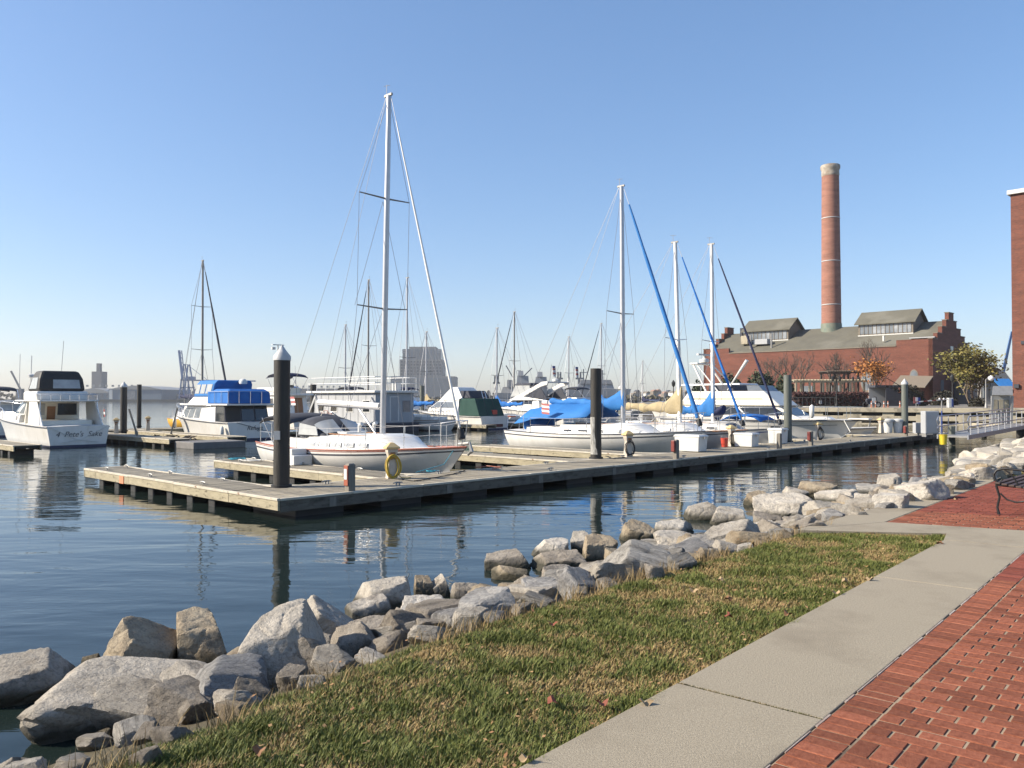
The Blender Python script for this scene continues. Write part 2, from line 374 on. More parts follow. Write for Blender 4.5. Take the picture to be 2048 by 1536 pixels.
# the cross slab and the strip along the stones
gA = onz(1590,1060,ZW); gB = onz(1893,1067,ZW)
b2a = onz(1770,1044,ZW); b2b = onz(2048,1061,ZW); b2c = onz(1987,962,ZW)
sEnd = onz(1990,949,ZW)
dirb = (b2b-b2a).normalized(); far = b2a+dirb*6.5; kk = PQ(11.2,1.525)
slab('concrete_slab', [gA, gB, kk, b2a], M['conc'], parent=walk, bevel=0)
slab('concrete_slab', [b2a, kk, PQ(11.2,-4), far], M['conc'], parent=walk, bevel=0)
slab('concrete_slab', [gB, PQ(10.63,2.375), PQ(10.63,1.525), kk], M['conc'], parent=walk, bevel=0)
slab('concrete_slab', [gA+Vector((.01,.02,0)), sEnd, sEnd+(b2c-sEnd)*1.0, b2a+Vector((.01,.02,0))], M['conc'], parent=walk)
mj = MB(); rj = random.Random(8)
for i in range(700):
    c = PQ(4.28+rj.gauss(0,.006), rj.uniform(1.53,2.37), ZW-.03); e = Vector((rj.uniform(-1,1),rj.uniform(-1,1),0))*.012; mj.add([c-e, c+e, c+Vector((rj.uniform(-.01,.01),rj.uniform(-.01,.01),.034))], [(0,1,2)])
kind(mj.build('joint_moss', pm('moss', (.06,.075,.015), (.16,.11,.05), 12, rough=1), walk), 'stuff')
# white efflorescence line along the bricks
def bricks(pav, cells, maxn, seed):
    rr = random.Random(seed); me = []
    for k in range(4):
        m = MB(); j = lambda: rr.uniform(-.0022,.0022)
        m.box((0,0,0), (.1955+j(),.0942+j(),.06)); me.append(m)
    meshes = [m.mesh('brick', M['brick']) for m in me]
    for x in meshes:
        bm = bmesh.new(); bm.from_mesh(x); bmesh.ops.bevel(bm, geom=[e for e in bm.edges], offset=.003, segments=1, affect='EDGES'); bm.to_mesh(x); bm.free()
    cells.sort(key=lambda c: c[3])
    rest = MB()
    for i, (x, y, rz, d) in enumerate(cells):
        z = ZW-.031+rr.uniform(-.003,.002); rz += rr.uniform(-.012,.012)
        if i < maxn:
            o = obj('brick', meshes[i % 4], pav, (x, y, z), rz); o.rotation_euler = (rr.uniform(-.012,.012), rr.uniform(-.008,.008), rz)
        else: rest.box((x, y, z), (.194,.0935,.06), rz)
    if rest.v: kind(rest.build('far_bricks', M['brick_isl'], pav, bevel=0), 'stuff')
pav = kind(slab('brick_pavement', [PQ(-3.2,-4), PQ(-3.2,1.522), PQ(11.19,1.522), PQ(11.19,-4)], M['mortar'], ZW-.006, .09, bevel=0), 'structure')
cells = []
def inview(v, mar=.0):
    return v.y > 2.4 and abs(v.x)/v.y < .68+mar
def putb(p, q, along_p):
    v = PQ(p, q)
    if not inview(v, .22): return
    cells.append((v.x, v.y, RZP if along_p else RZP+math.pi/2, v.length + (0 if inview(v) else 60)))
p = 1.2
while p < 11.1:
    putb(p, 1.418, False); p += .1035                       # header course along the walk
row = 0; p = 1.2; halves = []
while p < 11.1:
    if 3.95 < p < 4.16:                                     # soldier band across the field
        q = 1.26
        while q > -3: putb(p+.055, q, True); q -= .1035
        p += .207; row += 1; continue
    off = .104*(row % 2)
    q = 1.208-off
    if off: halves.append((p, 1.26))
    while q > -3: putb(p, q, False); q -= .207
    p += .1035; row += 1
bricks(pav, cells, 255, 3)
hme = MB().box((0,0,0), (.092,.0935,.06)).mesh('half_brick', M['brick'])
for p, q in halves:
    v = PQ(p, q, ZW-.031)
    if inview(v, .1): obj('half_brick', hme, pav, v, RZP)
m2 = MB(); random.seed(5)
p = 1.2
while p < 10.5:
    l_ = random.uniform(.08,.5); a = PQ(p, 1.5235, ZW-.004); b = PQ(p+l_, 1.5235, ZW-.004)
    m2.beam(a, b, random.uniform(.005,.012), .006); p += l_+random.uniform(.02,.3)
kind(m2.build('joint_efflorescence', M['effl'], pav), 'stuff')
p2 = kind(slab('brick_patch', [b2a, b2c, b2c+dirb*7, b2a+dirb*7], M['mortar'], ZW-.006, .09, bevel=0), 'structure')
cells = []; e2 = (b2c-b2a); n2 = int(e2.length/.1035); e2.normalize(); perp = Vector((e2.y,-e2.x,0)); rz2 = math.atan2(e2.y, e2.x)
for i in range(n2):
    for k in range(24):
        pt = b2a + e2*(.06+i*.1035) + perp*(.115+.207*k - .1*(i % 2 and k > 0))
        if (pt-b2a).cross(dirb).z > -.03: continue
        cells.append((pt.x, pt.y, rz2+math.pi/2, pt.length+(0 if inview(pt) else 60)))
bricks(p2, cells, 130, 4)

# ------------------------------------------------------------------ riprap stones
def rockmat(name, a, b, c, streak=(1,1,1), dark=(.06,.055,.05)):
    m = bpy.data.materials.new(name); m.use_nodes = True
    n, l = m.node_tree.nodes, m.node_tree.links; bs = n['Principled BSDF']; bs.inputs['Roughness'].default_value = .92
    bs.inputs['Specular IOR Level'].default_value = .25
    tc = n.new('ShaderNodeTexCoord'); mp = n.new('ShaderNodeMapping'); mp.inputs['Scale'].default_value = streak
    l.new(tc.outputs['Object'], mp.inputs[0])
    oi = n.new('ShaderNodeObjectInfo')
    ad = n.new('ShaderNodeVectorMath'); ad.operation = 'ADD'; l.new(mp.outputs[0], ad.inputs[0]); l.new(oi.outputs['Location'], ad.inputs[1])
    def N(sc, det, ro=.6):
        t = n.new('ShaderNodeTexNoise'); t.inputs['Scale'].default_value = sc; t.inputs['Detail'].default_value = det; t.inputs['Roughness'].default_value = ro
        l.new(ad.outputs[0], t.inputs['Vector']); return t.outputs['Fac']
    def ramp(f, stops):
        rp = n.new('ShaderNodeValToRGB'); el = rp.color_ramp.elements
        while len(el) < len(stops): el.new(.5)
        for e, (p_, col) in zip(el, stops): e.position = p_; e.color = (*col,1)
        l.new(f, rp.inputs[0]); return rp.outputs[0]
    base = ramp(N(2.6, 9, .65), [(.30,c),(.46,a),(.66,b)])
    sp_ = ramp(N(45, 3), [(.30,(.62,.62,.62)),(.50,(1,1,1)),(.72,(1.08,1.07,1.05))])
    mx = n.new('ShaderNodeMix'); mx.data_type = 'RGBA'; mx.blend_type = 'MULTIPLY'; mx.inputs['Factor'].default_value = .75
    l.new(base, mx.inputs['A']); l.new(sp_, mx.inputs['B'])
    vn = ramp(N(5.5, 4, .5), [(.47,(0,0,0)),(.495,(1,1,1)),(.52,(0,0,0))])
    m2_ = n.new('ShaderNodeMix'); m2_.data_type = 'RGBA'; m2_.inputs['B'].default_value = (*dark,1)
    mu = n.new('ShaderNodeMath'); mu.operation = 'MULTIPLY'; mu.inputs[1].default_value = .35; l.new(vn, mu.inputs[0])
    l.new(mu.outputs[0], m2_.inputs['Factor']); l.new(mx.outputs['Result'], m2_.inputs['A'])
    mr = n.new('ShaderNodeMapRange'); mr.inputs['To Min'].default_value = .82; mr.inputs['To Max'].default_value = 1.15; l.new(oi.outputs['Random'], mr.inputs[0])
    hs = n.new('ShaderNodeHueSaturation'); l.new(mr.outputs[0], hs.inputs['Value']); l.new(m2_.outputs['Result'], hs.inputs['Color'])
    ge = n.new('ShaderNodeNewGeometry'); sx_ = n.new('ShaderNodeSeparateXYZ'); l.new(ge.outputs['Position'], sx_.inputs[0])
    wn = n.new('ShaderNodeMath'); wn.operation = 'MULTIPLY_ADD'; l.new(N(4, 3), wn.inputs[0]); wn.inputs[1].default_value = -.16; l.new(sx_.outputs[2], wn.inputs[2])
    wr = n.new('ShaderNodeMapRange'); wr.inputs['From Min'].default_value = -.02; wr.inputs['From Max'].default_value = .07; wr.inputs['To Min'].default_value = .9; wr.inputs['To Max'].default_value = 0; l.new(wn.outputs[0], wr.inputs[0])
    wm = n.new('ShaderNodeMix'); wm.data_type = 'RGBA'; wm.inputs['B'].default_value = (.035,.034,.022,1); l.new(wr.outputs[0], wm.inputs['Factor']); l.new(hs.outputs[0], wm.inputs['A'])   # weedy tide line
    l.new(wm.outputs['Result'], bs.inputs['Base Color'])
    b1 = n.new('ShaderNodeBump'); b1.inputs['Distance'].default_value = .07; b1.inputs['Strength'].default_value = 1; l.new(N(7, 10, .68), b1.inputs['Height'])
    b2 = n.new('ShaderNodeBump'); b2.inputs['Distance'].default_value = .008; b2.inputs['Strength'].default_value = 1; l.new(N(60, 4), b2.inputs['Height'])
    l.new(b1.outputs[0], b2.inputs['Normal']); l.new(b2.outputs[0], bs.inputs['Normal'])
    return m
RM = {'white': rockmat('stone_white', (.47,.43,.37), (.56,.52,.455), (.30,.265,.22)),
      'light': rockmat('stone_light_grey', (.40,.36,.30), (.50,.455,.385), (.22,.19,.15)),
      'tan': rockmat('stone_tan', (.30,.24,.165), (.38,.32,.23), (.17,.13,.085)),
      'grey': rockmat('stone_grey', (.27,.235,.19), (.36,.32,.265), (.14,.12,.095)),
      'blue': rockmat('stone_blue_grey', (.29,.28,.265), (.43,.41,.38), (.15,.145,.14), (1,2.2,1)),
      'strata': rockmat('stone_striped', (.34,.32,.285), (.50,.465,.41), (.13,.12,.105), (.5,5,3))}
_ico = {}
def ico(sub):
    if sub not in _ico:
        bm = bmesh.new(); bmesh.ops.create_icosphere(bm, subdivisions=sub, radius=1)
        _ico[sub] = (np.array([v.co[:] for v in bm.verts]), [tuple(v.index for v in f.verts) for f in bm.faces]); bm.free()
    return _ico[sub]
def rock_mesh(seed, size, sub=5, planes=11, rough=.06, mat=None, lo=.52):
    rs = np.random.RandomState(seed); V, F = ico(sub)
    nrm = rs.normal(size=(planes,3)); nrm /= np.linalg.norm(nrm, axis=1)[:,None]
    nrm[:, 2] *= .8
    e = rs.uniform(-.35,.35,(4,3)); box_ = np.array([[1,0,.1],[-1,0,.1],[0,1,.15],[0,-1,.25]])+e
    nrm = np.vstack([nrm, box_, [[rs.uniform(-.3,.3),-.25,1],[0,.1,-1]]]); h = np.concatenate([rs.uniform(lo+.14,.84,planes), rs.uniform(lo+.04,.72,4), [.60,.75]])
    nrm /= np.linalg.norm(nrm, axis=1)[:,None]
    dt = np.maximum(V @ nrm.T, 1e-3); rr = h/dt
    k = 95.0; r = -np.log(np.exp(-k*np.minimum(rr, 3)).sum(1)+np.exp(-k*1.05))/k
    P = V*r[:,None]
    off = Vector((seed*3.17 % 50, seed*1.31 % 50, 0))
    S = np.array(size)/2
    out_ = np.empty_like(P)
    for i, p in enumerate(P):
        q = Vector(p)*1.6+off
        d = noise.fractal(q, .9, 2.1, 4)*rough + noise.fractal(q*4.5, .8, 2.1, 3)*rough*.30
        rdg = abs(noise.noise(q*1.1+Vector((9,4,2))))
        out_[i] = p*(1+d-.10*max(0,.12-rdg)/.12*.5)
    out_ *= S
    me = bpy.data.meshes.new('boulder'); me.from_pydata(out_.tolist(), [], F)
    for pl in me.polygons: pl.use_smooth = True
    me.set_sharp_from_angle(angle=R(30))
    if mat: me.materials.append(mat)
    return me
def rock_at(cx, cy, w_, h_):
    d = ray(cx, cy); k = 2.0
    while k < 80:
        p = Vector((d.x*k, d.y*k, HC+d.z*k)); hw = h_*k/FPX
        u, v = UV(p)
        if p.z <= max(bank(u, v), -.05) + .34*hw: break
        k += .01
    return p, w_*k/FPX, hw
HERO = [ # x0,y0,x1,y1, tone, label
 (25,1338,432,1482,'light','long whitish boulder lying lowest at the left end of the stone bank',1.15),
 (-70,1312,150,1425,'light','pale grey boulder cut by the left edge of the photograph',1.1),
 (185,1258,350,1382,'tan','tan faceted boulder behind the long whitish one at the left',1),
 (330,1226,458,1362,'tan','upright square-cut tan boulder standing over the water on the left',1),
 (446,1215,655,1400,'light','largest pale slab-faced boulder with a crack across its face',1),
 (586,1196,704,1335,'light','pointed boulder leaning against the largest pale slab',1),
 (438,1362,548,1428,'grey','low brown-grey stone at the turf in front of the largest slab',1),
 (116,1350,236,1398,'tan','flat tan stone wedged above the long whitish boulder',1),
 (154,1308,198,1352,'tan','small brown stone at the waterline left of the tan boulder',1),
 (676,1240,804,1310,'grey','broad dull grey boulder right of the pointed leaning one',1),
 (703,1155,828,1240,'light','big flat-topped boulder at the water below the first finger dock',1),
 (686,1198,790,1252,'white','pale stone tucked under the flat-topped boulder',1),
 (788,1200,915,1275,'white','bright white lumpy boulder at the edge of the grass',1),
 (823,1155,874,1212,'tan','narrow brown wedge of stone beside the flat-topped boulder',1),
 (860,1157,904,1210,'light','pale pointed stone behind the white lumpy boulder',1),
 (893,1163,965,1230,'grey','round grey-green boulder left of the blue-grey one',1),
 (916,1180,1034,1260,'blue','craggy blue-grey boulder with a dark right face',1),
 (1042,1158,1117,1222,'blue','block with a pale left face and a black right face',1),
 (1074,1140,1174,1210,'strata','striped boulder with tilted dark bands',1),
 (1154,1132,1236,1185,'light','smooth rounded grey boulder resting on the turf',1),
 (1212,1098,1364,1168,'strata','wide layered boulder with a dark hollow under it',1.2),
 (968,1106,1064,1152,'grey','grey humped boulder at the water behind the craggy one',1),
 (1070,1078,1138,1125,'white','brightest white peaked stone at the waterline',1),
 (1158,1072,1226,1140,'tan','tan rounded boulder standing upright near the reflected piling',1),
 (1138,1066,1188,1118,'light','thin leaning stone left of the tan upright boulder',1),
 (1058,1106,1172,1154,'grey','flat brown-grey boulder between the white peak and the striped one',1),
 (984,1138,1062,1172,'tan','rough brown stone behind the black-faced block',1),
 (1238,1046,1312,1094,'tan','brown boulder with a sharp right corner at the water',1),
 (1262,1082,1348,1120,'strata','dark-ended stone above the wide layered boulder',1),
 (1308,1040,1384,1080,'white','white flat stone in the middle of the bank',1),
 (1312,1070,1416,1122,'light','pale broad boulder left of the long slanting one',1),
 (1402,1050,1524,1112,'light','long slanting pale boulder beside the end of the grass',1.1),
 (1365,1008,1442,1050,'light','peaked pale boulder where the mast is mirrored',1),
 (1424,1018,1500,1062,'light','knobbly pale boulder right of the peaked one',1),
 (1508,992,1618,1048,'light','large pale boulder in front of the slab corner',1),
 (1504,1026,1570,1072,'grey','dark grey stone below the large pale boulder',1),
 (1490,985,1550,1020,'tan','tan flat boulder at the water left of the third piling reflection',1),
 (1562,975,1612,1005,'light','pale square boulder at the water beyond the slab corner',1),
 (1600,962,1676,1002,'tan','olive brown boulder at the water past the slab corner',1),
 (1640,980,1720,1016,'light','pale rounded boulder against the concrete strip',1),
 (1755,948,1806,990,'light','tall pale stone beside the concrete strip',1),
 (1715,968,1772,1000,'strata','ribbed pale stone lying on the concrete edge',1),
]
HERO_POS = []
for i, (x0,y0,x1,y1,tone,lab,asp) in enumerate(HERO):
    p, wd, hg = rock_at((x0+x1)/2, (y0+y1)/2, x1-x0, y1-y0)
    dep = (wd*.55+hg*.45)
    kw = {0:.98, 4:1.05, 1:1.05}.get(i, 1.22 if i < 9 else 1.36); me = rock_mesh(100+i*7, (wd*kw, dep*1.25, hg*(1.4 if i < 9 else 1.6)), 5, 7, .028, RM[tone], .48)
    yaw = -math.atan2(p.x, p.y)
    o = obj('boulder', me, None, p + Vector((0, dep*.18, -hg*.10)), yaw)
    tilt = random.Random(i).uniform(-.25,.25)
    if i == 5: tilt = -.6
    if i == 31: tilt = -.25
    o.rotation_euler = (random.Random(i+50).uniform(-.1,.15), tilt, yaw)
    tag(o, lab, 'boulder', 'riprap boulders on the bank'); HERO_POS.append(o.location.copy())
SHORT = ['long whitish boulder','boulder at the left edge','tan faceted boulder','upright tan boulder','largest pale slab','pointed leaning boulder','low brown-grey stone','flat tan stone','small brown waterline stone','dull grey boulder','flat-topped boulder','pale tucked stone','white lumpy boulder','narrow brown wedge','pale pointed stone','round grey-green boulder','craggy blue-grey boulder','black-faced block','striped boulder','smooth rounded boulder','wide layered boulder','grey humped boulder','white peaked stone','tan upright boulder','thin leaning stone','flat brown-grey boulder','rough brown stone','sharp-cornered brown boulder','dark-ended stone','white flat stone','pale broad boulder','long slanting boulder','peaked pale boulder','knobbly boulder','large pale boulder','dark grey stone','tan flat boulder','pale square boulder','olive brown boulder','pale rounded boulder','tall pale stone','ribbed stone']
HP_ = []
TW = {'white':'white','light':'pale','tan':'tan','grey':'grey','blue':'blue-grey','strata':'banded'}
# fillers: near stones between the big ones, then the long far bank
def poly(o): return None
rr = random.Random(21)
fm = [rock_mesh(900+k*11, (1,1,.72), 4, 6, .03, None) for k in range(9)]
fmm = {}
def fmesh(k, tone):
    if (k, tone) not in fmm:
        m = fm[k].copy(); m.materials.append(RM[tone]); fmm[(k,tone)] = m
    return fmm[(k,tone)]
tones = ['light','light','grey','light','grey','tan','tan','strata','white','blue']
def filler(u, v, s, lab):
    k = rr.randrange(9); t = rr.choice(tones)
    p = W(u, v, max(bank(u, v), -.08)+s*.20)
    o = obj('boulder', fmesh(k, t), None, p, rr.uniform(0,6.28))
    o.rotation_euler = (rr.uniform(-.35,.35), rr.uniform(-.35,.35), rr.uniform(0,6.28))
    o.scale = (s*rr.uniform(.9,1.5), s*rr.uniform(.8,1.1), s*rr.uniform(.75,1.1))
    if 'filling' in lab:
        j = min(range(len(HERO_POS)), key=lambda q: (HERO_POS[q]-p).length); d = p-HERO_POS[j]; a = d.x*UX+d.y*UY; b = d.x*VX+d.y*VY
        side = ('right of' if a > 0 else 'left of') if abs(a) > abs(b) else ('on the water side of' if b > 0 else 'on the grass side of')
        lab = ('small ' if s < .42 else 'middling ') + TW[t] + ' filling stone ' + side + ' the ' + SHORT[j]
    tag(o, lab, 'boulder', 'small stones filling the riprap bank' if 'filling' in lab else 'far riprap boulders')
u = .5
while u < 13.5:
    for v0 in (.08,.42,.78,1.15,1.5,1.85):
        if 1.7 < u < 4.2 and v0 < .4: continue
        filler(u+rr.uniform(-.15,.15), vedge(u)+v0+rr.uniform(-.12,.12), rr.uniform(.30,.55) if v0 > .2 and u > 4.2 else rr.uniform(.18,.34), 'small stone filling gaps between the big bank boulders')
    u += .5
u = 2.4
while u < 12.5:
    for v0 in (1.25,1.8): filler(u+rr.uniform(-.15,.15), vedge(u)+v0+rr.uniform(-.12,.12), rr.uniform(.45,.68), 'larger stone filling gaps')
    u += .55
u = 13.3
while u < 22:
    for v0 in (.05,.5,.95,1.4,1.85):
        filler(u+rr.uniform(-.2,.2), vedge(u)+v0+rr.uniform(-.15,.15), rr.uniform(.42,.78), 'pale boulder on the far riprap bank beyond the concrete strip')
    u += .62
sm = MB(); small = [rock_mesh(1500+k, (1,1,.72), 3, 6, .03, None) for k in range(6)]
while u < 54:
    for v0 in (.05,.6,1.2,1.75):
        me = small[rr.randrange(6)]; uu = u+rr.uniform(-.2,.2); vv = vedge(u)+v0+rr.uniform(-.15,.15); s_ = rr.uniform(.55,.95)
        T = Matrix.Translation(W(uu, vv, max(bank(uu, vv), -.2)+s_*.12)) @ Matrix.Rotation(rr.uniform(0,6.3),4,'Z') @ Matrix.Rotation(rr.uniform(-.4,.4),4,'X') @ Matrix.Diagonal((s_*1.3,s_,s_,1))
        sm.add([v.co for v in me.vertices], [tuple(p_.vertices) for p_ in me.polygons], T)
    u += .62
kind(sm.build('far_riprap', pm('far_bank_stone', (.25,.225,.185), (.38,.35,.30), 2.5, rough=.95, rnd=.35, isl=True, bump=.04, bscale=6), smooth=45), 'stuff', 'pale riprap stones dwindling towards the gangway')['category'] = 'stones'

# ------------------------------------------------------------------ turf
def grass_mat():
    m = bpy.data.materials.new('grass_blades'); m.use_nodes = True
    n, l = m.node_tree.nodes, m.node_tree.links; b = n['Principled BSDF']
    a = n.new('ShaderNodeAttribute'); a.attribute_name = 'tint'
    l.new(a.outputs['Color'], b.inputs['Base Color']); b.inputs['Roughness'].default_value = .6
    b.inputs['Specular IOR Level'].default_value = .25
    b.inputs['Subsurface Weight'].default_value = 0
    return m
def turf(name, label, pts_fn, seed):
    rs = np.random.RandomState(seed)
    pts = pts_fn(rs); N = len(pts)
    dist = np.linalg.norm(pts[:,:2], axis=1)
    nz = np.array([noise.fractal(Vector((x*.9, y*.9, 3.0)), .8, 2.0, 3) for x, y in pts[:,:2]])
    nz2 = np.array([noise.noise(Vector((x*3.2, y*3.2, 8.0))) for x, y in pts[:,:2]])
    nz3 = np.array([noise.noise(Vector((x*7.5, y*7.5, 18.0))) for x, y in pts[:,:2]])
    straw = np.clip(.46 + .60*nz + .85*nz2 + .40*nz3, 0, 1)
    isstraw = rs.rand(N) < np.clip(straw*1.15-.08, .06, .93)
    g1 = np.array([.080,.098,.020]); g2 = np.array([.170,.185,.045]); s1 = np.array([.40,.30,.13]); s2 = np.array([.25,.165,.068])
    t = rs.rand(N,1); col = g1*(1-t)+g2*t; cs = s1*(1-t)+s2*t
    col[isstraw] = cs[isstraw]
    H = rs.uniform(.014,.048,N)*(1+.8*np.clip(-nz2,0,1)+.6*np.clip(nz3-.1,0,1))*np.where(isstraw,.8,1.0); Wd = rs.uniform(.0012,.0026,N)*(1+.10*dist)
    az = rs.uniform(0,2*np.pi,N); lean = rs.uniform(.15,1.15,N)*np.where(isstraw,1.3,1)
    dx, dy = np.cos(az), np.sin(az); sx, sy = -dy, dx
    b0 = pts; mid = pts + np.stack([dx*lean*H*.35, dy*lean*H*.35, H*.6],1); tip = pts + np.stack([dx*lean*H*1.0, dy*lean*H*1.0, H],1)
    sd = np.stack([sx*Wd, sy*Wd, np.zeros(N)],1)
    V = np.stack([b0-sd, b0+sd, mid+sd*.8, mid-sd*.8, tip], 1).reshape(-1,3)
    i = np.arange(N)*5
    me = bpy.data.meshes.new(name)
    me.vertices.add(N*5); me.vertices.foreach_set('co', V.astype(np.float32).ravel())
    quads = np.stack([i,i+1,i+2,i+3],1); tris = np.stack([i+3,i+2,i+4],1)
    loops = np.concatenate([quads.ravel(), tris.ravel()]).astype(np.int32)
    me.loops.add(len(loops)); me.loops.foreach_set('vertex_index', loops)
    me.polygons.add(2*N)
    ls = np.concatenate([np.arange(N)*4, N*4+np.arange(N)*3]).astype(np.int32)
    me.polygons.foreach_set('loop_start', ls)
    me.update(calc_edges=True); me.validate()
    ca = me.color_attributes.new('tint', 'FLOAT_COLOR', 'POINT')
    c5 = np.repeat(np.hstack([col, np.ones((N,1))]), 5, axis=0).astype(np.float32)
    ca.data.foreach_set('color', c5.ravel())
    me.materials.append(GM)
    o = obj(name, me); kind(o, 'stuff', label); o['category'] = 'grass'
    return o
GM = grass_mat()
def near_turf(rs):
    out_ = []
    gaE = toPQ(gA); gbE = toPQ(gB)
    while len(out_) < 270000:
        n_ = 40000
        # denser close to the camera
        p = 1.4 + (rs.rand(n_)**1.35)*9.8; q = 2.335 + rs.rand(n_)**1.08*3.4
        x = p*math.sin(PA)-q*math.cos(PA); y = p*math.cos(PA)+q*math.sin(PA)
        u = x*UX+y*UY; v = x*VX+y*VY
        for a, b, c, d, pp, qq in zip(x, y, u, v, p, q):
            if d > vedge(c)+.16*noise.noise(Vector((c*2.5,0,5)))+.05+.30*(1-ss(3.2,4.6,c)): continue
            if b < 2.2 or abs(a)/b > .82: continue
            lim = lerp(gbE[0], gaE[0], (qq-gbE[1])/(gaE[1]-gbE[1]))
            if pp > lim+.03: continue
            out_.append((a, b, min(.650, bank(c, d)-.005) + .012*noise.noise(Vector((a*2, b*2, 0)))))
    return np.array(out_[:270000])
turf('turf', 'patchy green and straw coloured grass between the stones and the walk', near_turf, 1)
def far_turf(rs):
    out_ = []
    while len(out_) < 26000:
        u = rs.uniform(18, 44, 20000); v = rs.uniform(1, 12, 20000)
        for c, d in zip(u, v):
            pt = W(c, d)
            if d > vedge(c)-.05 or pt.x/pt.y > .75 or pt.x/pt.y < .4: continue
            if (pt-sEnd).dot(Vector((UX,UY,0))) < .15: continue
            out_.append((pt.x, pt.y, .652))
    return np.array(out_)
turf('far_turf', 'short dry grass beyond the end of the concrete strip at the right edge', far_turf, 2)
wd_ = MB(); rw = random.Random(77)
for i in range(5200):
    u = rw.uniform(.3, 11.5); v = vedge(u)+abs(rw.gauss(0,.16))-.08 if i % 3 else vedge(u)+rw.uniform(.1,1.3)
    if noise.noise(Vector((u*1.9, v*1.9, 2))) < .02: continue
    c = W(u, v, bank(u, v)-.02); a = rw.uniform(0,6.28); h = rw.uniform(.06,.20); d = Vector((math.cos(a), math.sin(a), 0))*h*rw.uniform(.15,.9); e = Vector((-math.sin(a), math.cos(a), 0))*.0028
    wd_.add([c-e, c+e, c+d*.45+Vector((0,0,h*.65))+e*.7, c+d*.45+Vector((0,0,h*.65))-e*.7, c+d+Vector((0,0,h))], [(0,1,2,3),(3,2,4)])
o = wd_.build('dry_weeds', pm('dry_weed_stalks', (.30,.22,.10), (.18,.12,.05), 3, rough=.9, rnd=.4, isl=True)); kind(o, 'stuff', 'dry straw weeds growing between the bank stones and the turf'); o['category'] = 'weeds'
lt = MB(); rl = random.Random(91)
for i in range(420):
    p_, q_ = rl.uniform(2.2, 10.6), 2.38+rl.random()**1.6*2.0; c = PQ(p_, q_, .685+rl.uniform(0,.02))
    if UV(c)[1] > vedge(UV(c)[0])+.3: continue
    a = rl.uniform(0,6.28); e = Vector((math.cos(a),math.sin(a),rl.uniform(-.5,.5)))*rl.uniform(.006,.02); f = Vector((-math.sin(a),math.cos(a),rl.uniform(-.4,.4)))*rl.uniform(.005,.013)
    lt.add([c-e, c+f, c+e, c-f], [(0,1,2,3)])
o = lt.build('leaf_litter', pm('leaf_scraps', (.26,.12,.05), (.36,.24,.11), 9, rough=.9, rnd=.4, isl=True)); kind(o, 'stuff', 'tiny brown leaf scraps scattered through the turf'); o['category'] = 'leaves'
# fallen leaves
LM = [pm('leaf_brown', (.20,.10,.045), (.15,.07,.03), 20, rough=.8), pm('leaf_pale', (.34,.25,.14), (.28,.19,.10), 20, rough=.8), pm('leaf_red', (.24,.07,.035), (.18,.05,.03), 20, rough=.8)]
def leaf_mesh(k):
    m = MB(); n_ = 12; r0 = []
    for j in range(n_):
        a = 2*math.pi*j/n_; r_ = .035*(1+.45*math.cos(5*a)*(.5+.5*math.cos(a/2)))
        r0.append((r_*math.cos(a)*1.2, r_*math.sin(a), .012*math.sin(2*a+k)+.004))
    m.v = [(0,0,.0)]+r0; m.f = [(0,1+j,1+(j+1)%n_) for j in range(n_)]
    return m.mesh('fallen_leaf', LM[k])
lms = [leaf_mesh(k) for k in range(3)]
LP = [(1290,1405,1,'pale leaf on the walk slab next to the grass near the joint'),(1458,1232,2,'red leaf in the middle of the turf'),(1105,1248,2,'red-brown leaf in the turf below the black-faced block'),
 (1105,1403,2,'small red leaf in the grass left of the slab joint'),(1205,1406,2,'small red leaf just left of the walk edge'),(520,1500,0,'curled brown leaf in the grass near the bottom edge'),
 (1440,1160,1,'pale leaf in the turf near the rounded boulder'),(1387,1181,1,'pale leaf lower down from the rounded boulder'),(1690,1162,1,'pale leaf on the grass border beside the walk'),(1672,1185,1,'pale leaf half in the grass at the walk edge'),(1575,1228,0,'brown leaf at the grass edge beside the walk'),
 (1862,989,1,'pale brown leaf on the concrete strip'),(1912,998,1,'pale leaf on the far brick patch'),(1880,1086,0,'brown leaf on the cross slab by the grass tip'),(1740,1158,1,'bright leaf near the walk edge further up'),(1455,1198,0,'brown leaf in the turf right of the striped boulder'),(1052,1517,1,'pale leaf at the bottom edge between grass and walk')]
for i, (x, y, k, lab) in enumerate(LP):
    pt = onz(x, y, ZW+.012); o = obj('fallen_leaf', lms[k], None, pt, i*1.7); o.scale = (.8,.8,1.4)
    o.rotation_euler = (.15*math.sin(i), .2*math.cos(i*2), i*1.7); tag(o, lab, 'leaf', 'fallen leaves')

# ------------------------------------------------------------------ iron bench on the far brick patch
bo = onz(1998,1029,ZW); bench = thing('park_bench', 'black iron bench with curled armrests on the far brick patch', 'bench', bo, RZU)
